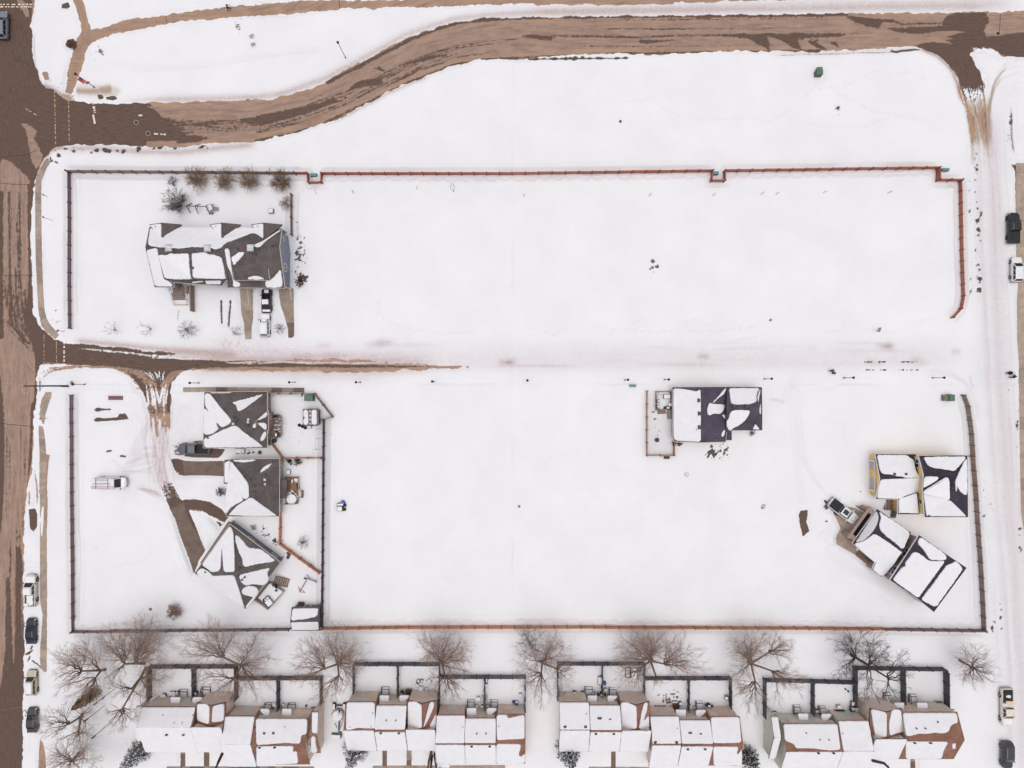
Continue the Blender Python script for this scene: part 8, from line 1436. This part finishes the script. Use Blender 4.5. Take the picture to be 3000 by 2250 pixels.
# slate-roof house yard
sbox('snow topped patio heater box on the deck of the slate roof house',*e_(455,285),(1.3,.8,.6),0,BRWN,True,'deck_bench','bench',.65);chair('tilted chair at the north west of the small deck',*e_(322,278),40,WHT_P,True,1.,None,.62);chair('chair behind the tilted chair on the small deck',*e_(346,238),60,WHT_P,True,1.,None,.62);chair('chair in the middle of the west rail of the small deck',*e_(318,358),0,BLK,True,1.,None,.62);chair('chair nearest the steps of the small deck',*e_(318,445),0,BLK,True,1.1,None,.62);bbq('long snowy barbecue at the house end of the small deck',*e_(462,465),90,True,.62);barrel('round snowy side table on the small deck',*e_(503,418),.36,.7,WHT_P,True,'round_table','table',.62);barrel('orange pot by the small deck steps',*e_(454,550),.22,.3,ORP,False,'plant_pot','pot');sbox('teal grey cabinet at the wall of the slate roof house',*e_(492,575),(.6,1.6,.9),0,mat('cabinet_sage',srgb(134,138,134),.6),False,'cabinet','cabinet');barrel('round black fire pit in the small trampled yard',*e_(300,990),.42,.4,mat('fire_pit',srgb(60,54,70),.6),False,'fire_pit','fire pit');sbox('brown slatted crate outside the small yard fence',*e_(455,1270),(1.,.5,.5),0,BRWN,False,'crate','crate')
# lot things
t = root('lumber_box','long reddish planter box in the snow of the west lot','planter',P(341,1166,.1));
for k in range(5): MB().box((-1.05 + k * .52,0,.22),(.5,.5,.4)).build('section',mat('planter_red',srgb(126,92,96),.85,var=.2),t,local=True)
MB().box((0,.32,.3),(2.7,.1,.5)).build('side_board',mat('planter_red',srgb(126,92,96),.85,var=.2),t,local=True);MB().box((0,-.3,.25),(2.7,.08,.4)).build('front_board',mat('planter_red',srgb(126,92,96),.85,var=.2),t,local=True)
t = root('manhole_riser','round brown manhole riser in the snow north of the red fence','manhole',P(1817,357,.1));b = MB();b.lathe((0,0,0),[(.28,0),(.27,.25),(.24,.27)],14);b.build('riser',mat('riser_mauve',srgb(122,100,104),.8),t,local=True);b = MB();b.lathe((0,0,.26),[(.2,0),(.2,.03)],12);b.build('cap',RAILD,t,local=True)
ROCK = mat('rock_brown',srgb(120,100,98),.9,var=.25,scale=3)
def rock(label,px,py,r,seed):
    t = root('rock',label,'rock',P(px,py,.05));rr = random.Random(seed);b = MB();prof = [(r * .9,0),(r,.15 * r),(r * .85,.5 * r),(r * .4,.75 * r)];b.lathe((0,0,.05),prof,9);b.v = [(x * rr.uniform(.75,1.2),y * rr.uniform(.7,1.15),z * rr.uniform(.8,1.2)) for x,y,z in b.v];b.build('stone',ROCK,t,local=True);b = MB();b.lathe((-r * .3,r * .3,r * .55),[(r * .45,0),(r * .3,.08)],8);b.build('snow_cover',snow_m,t,local=True)
rock('largest dark rock at the top of the rock cluster in the open lot',1912,765,.42,1);rock('rounded rock in the middle of the rock cluster',1911,784,.34,2);rock('pale rock right of the middle in the rock cluster',1924,781,.4,3);rock('flat small rock at the bottom of the rock cluster',1913,798,.28,4);rock('small tan mound rock north of the lane',2256,937,.3,5);rock('lone dark pot shaped rock in the middle of the open lot',1521,1483,.26,6);rock('dark stone west of the shared drive',491,1533,.24,7);rock('dark round rock in the snow west of the round bush',441,1784,.3,8);rock('dark stone at the edge of the brown house drive',2420,1526,.3,9);rock('pale ring stone west of the yellow house',2519,1440,.3,10)
def stake(label,px,py,lean,h=1.0,m=None):
    t = root('marker_stake',label,'stake',P(px,py,.05),0,'survey stakes in the north lot');b = MB();b.tube((0,0,0),(lean[0],lean[1],h),.045,.04,n=5);b.build('stake',m or RAILD,t,local=True);b = MB();b.tube((lean[0] * .85,lean[1] * .85,h * .85),(lean[0] * 1.02,lean[1] * 1.02,h * 1.02),.055,n=5);b.build('painted_tip',mat('stake_tip',srgb(150,110,112),.8),t,local=True)
for x,y,l,lab in ((1535,578,(0,.35),'upright dark stake nearest the middle of the north lot'),(1902,574,(.2,.25),'small leaning stake second from the middle stake'),(2088,574,(.3,.3),'leaning stake just below the second notch'),(2229,570,(.35,.3),'long leaning stake right of the second notch'),(2272,570,(.3,.2),'stake beside the long leaning stake'),(2410,566,(.4,.2),'flat leaning stake in the east of the north lot'),(2600,566,(.5,.2),'last leaning stake near the east end of the north lot'),(1036,566,(-.15,.4),'thin stake in the north lot by the first notch')): stake(lab,x,y,l,.9)
pink = mat('stake_pink',srgb(214,130,146),.7);stake('pink stake nearest the first notch',930,572,(-.4,.9),.5,pink);stake('pink looped stake east of the first notch',1222,557,(.0,.5),.7,pink)
t = root('wire_hoop','dark wire hoop with a bent stem in the north lot','hoop',P(1328,562,.05));b = MB();pts = [Vector((.35 * math.cos(a) - .15,.6 * math.sin(a) + .8,.25 + .35 * math.sin(a))) for a in np.linspace(-2.2,3.6,16)];b.poly(pts,5,.025);b.build('hoop',RAILD,t,local=True);b = MB();b.poly([Vector((0,0,0)),Vector((.1,.15,.4)),Vector((-.1,.3,.3))],5,.05);b.build('stem',RAILD,t,local=True)
t = root('garden_hook','red bent hook standing east of the dark fence in the open lot','hook',P(971,1276,.05));b = MB();b.poly([Vector((0,0,0)),Vector((.05,.05,.5)),Vector((.1,.2,.7)),Vector((.0,.4,.75)),Vector((-.1,.3,.6))],5,.03);b.build('rod',pink,t,local=True);b = MB();b.lathe((0,0,0),[(.09,0),(.05,.1)],8);b.build('base',RAILD,t,local=True)
# ------------------------------------------------------------------ people
SKIN = mat('skin',srgb(196,150,128),.6);JKT = mat('jacket_navy',srgb(30,36,84),.8);TRS = mat('trousers_dark',srgb(40,36,50),.8);TRP = mat('trousers_plum',srgb(74,58,80),.8);HAIR = mat('hair_dark',srgb(34,28,30),.8);BOOT = mat('boots_black',srgb(26,24,26),.8)
def skinmesh(name,verts,edges,radii,m,parent,root_i=0):
    me = bpy.data.meshes.new(name);me.from_pydata(verts,edges,[]);me.update();o = bpy.data.objects.new(name,me);C.objects.link(o);o.parent = parent;me.materials.append(m)
    sk = o.modifiers.new('skin','SKIN');me.skin_vertices or None
    if not me.skin_vertices: me.attributes
    lay = me.skin_vertices[0] if len(me.skin_vertices) else None
    if lay:
        for i,r in enumerate(radii): lay.data[i].radius = (r,r)
        lay.data[root_i].use_root = True
    o.modifiers.new('smooth','SUBSURF').levels = 1;o.modifiers['smooth'].render_levels = 1;return o
def person(label,px,py,face,stride=.25,arms=(.3,.2),jk=JKT,tr=TRS,lean=0.):
    t = root('person',label,'person',P(px,py,.08),R(face));s = stride
    hips = (0,0,.95);ch = (.05 + lean,0,1.38);nk = (.06 + lean,0,1.5)
    hl,hr = (0,.1,.92),(0,-.1,.92);kl,kr = (s * .6,.1,.5),(-s * .3,-.1,.5);fl,fr = (s * .8,.1,.09),(-s * 1.1,-.1,.12);tl,tr_ = (s * .8 + .2,.1,.05),(-s * 1.1 + .18,-.1,.05)
    sl_,sr_ = (.05 + lean,.2,1.42),(.05 + lean,-.2,1.42);el,er = (.05 + lean + arms[0] * .5,.27,1.15),(.05 + lean - arms[1] * .5,-.27,1.15);wl_,wr_ = (.1 + lean + arms[0] * 1.1,.22,.98),(.05 + lean - arms[1] * .7,-.25,.9);hd = (.08 + lean,0,1.66);tp = (.08 + lean,0,1.74)
    V = [hips,ch,nk,hd,tp,hl,kl,fl,hr,kr,fr,sl_,el,wl_,sr_,er,wr_];E_ = [(0,1),(1,2),(2,3),(3,4),(0,5),(5,6),(6,7),(0,8),(8,9),(9,10),(1,11),(11,12),(12,13),(1,14),(14,15),(15,16)]
    skinmesh('body',V,E_,[.12,.14,.055,.095,.07,.085,.06,.045,.085,.06,.045,.06,.045,.035,.06,.045,.035],SKIN,t)
    skinmesh('jacket',[(0,0,.86),hips,ch,(nk[0],0,1.5),sl_,el,wl_,sr_,er,wr_],[(0,1),(1,2),(2,3),(2,4),(4,5),(5,6),(2,7),(7,8),(8,9)],[.17,.165,.19,.08,.085,.07,.06,.085,.07,.06],jk,t);skinmesh('trousers',[(0,0,.9),hl,kl,fl,hr,kr,fr],[(0,1),(1,2),(2,3),(0,4),(4,5),(5,6)],[.15,.10,.08,.07,.10,.08,.07],tr,t)
    for a,c in ((fl,tl),(fr,tr_)): skinmesh('boot',[a,c],[(0,1)],[.075,.06],BOOT,t)
    for q,sgn in ((wl_,1),(wr_,-1)): skinmesh('mitten',[q,(q[0] + .09,q[1],q[2] - .07),(q[0] + .15,q[1],q[2] - .12),(q[0] + .10,q[1] - .05 * sgn,q[2] - .06)],[(0,1),(1,2),(1,3)],[.045,.05,.035,.022],BOOT,t)
    b = MB();b.lathe((hd[0] - .01,0,1.66),[(.115,0),(.118,.05),(.09,.12),(.03,.15)],10);b.build('hat',HAIR,t,local=True,smooth=True)
    b = MB();b.lathe((hd[0] + .10,0,1.62),[(.02,0),(.012,.05)],6);b.build('nose',SKIN,t,local=True);return t
person('person in dark navy clothes walking on the footpath at the top',672,29,20,.3,(.35,.3));person('person in a navy jacket standing in the snow beside the lane lamp post',2430,1086,0,.15,(.25,.1),tr=TRP);person('person in a navy jacket and plum trousers striding along the east street',2961,1103,180,.42,(.55,.1),tr=TRP,lean=.06)
t = root('waste_bin','round grey bin beside the standing person on the lane','bin',P(2440,1093,.08));b = MB();b.lathe((0,0,0),[(.2,0),(.25,.7),(.26,.74)],12);b.build('bin_body',RAILD,t,local=True);b = MB();b.lathe((0,0,.74),[(.27,0),(.24,.06),(.05,.1)],12);b.build('lid',mat('bin_lid',srgb(82,72,90),.6),t,local=True)
t = root('stroller','dark three wheeled stroller beside the striding person','stroller',P(2952,1093,.08),R(180));DKC = mat('stroller_fabric',srgb(30,22,26),.8)
for (x,y) in ((.45,0),(-.4,.32),(-.4,-.32)): b = MB();b.tube((x,y - .04,.18),(x,y + .04,.18),.17,n=12);b.build('wheel',TYRE,t,local=True)
b = MB();b.poly([Vector((.45,0,.2)),Vector((-.1,.25,.45)),Vector((-.4,.32,.2))],5,.025);b.poly([Vector((.45,0,.2)),Vector((-.1,-.25,.45)),Vector((-.4,-.32,.2))],5,.025);b.poly([Vector((-.1,.25,.45)),Vector((-.7,.22,1.0)),Vector((-.7,-.22,1.0)),Vector((-.1,-.25,.45))],5,.025);b.build('frame',POLEM,t,local=True);MB().box((.0,0,.5),(.6,.4,.16),taper=.85).build('seat',DKC,t,local=True);b = MB();b.box((-.25,0,.8),(.4,.46,.3),taper=.7);b.build('canopy',DKC,t,local=True)
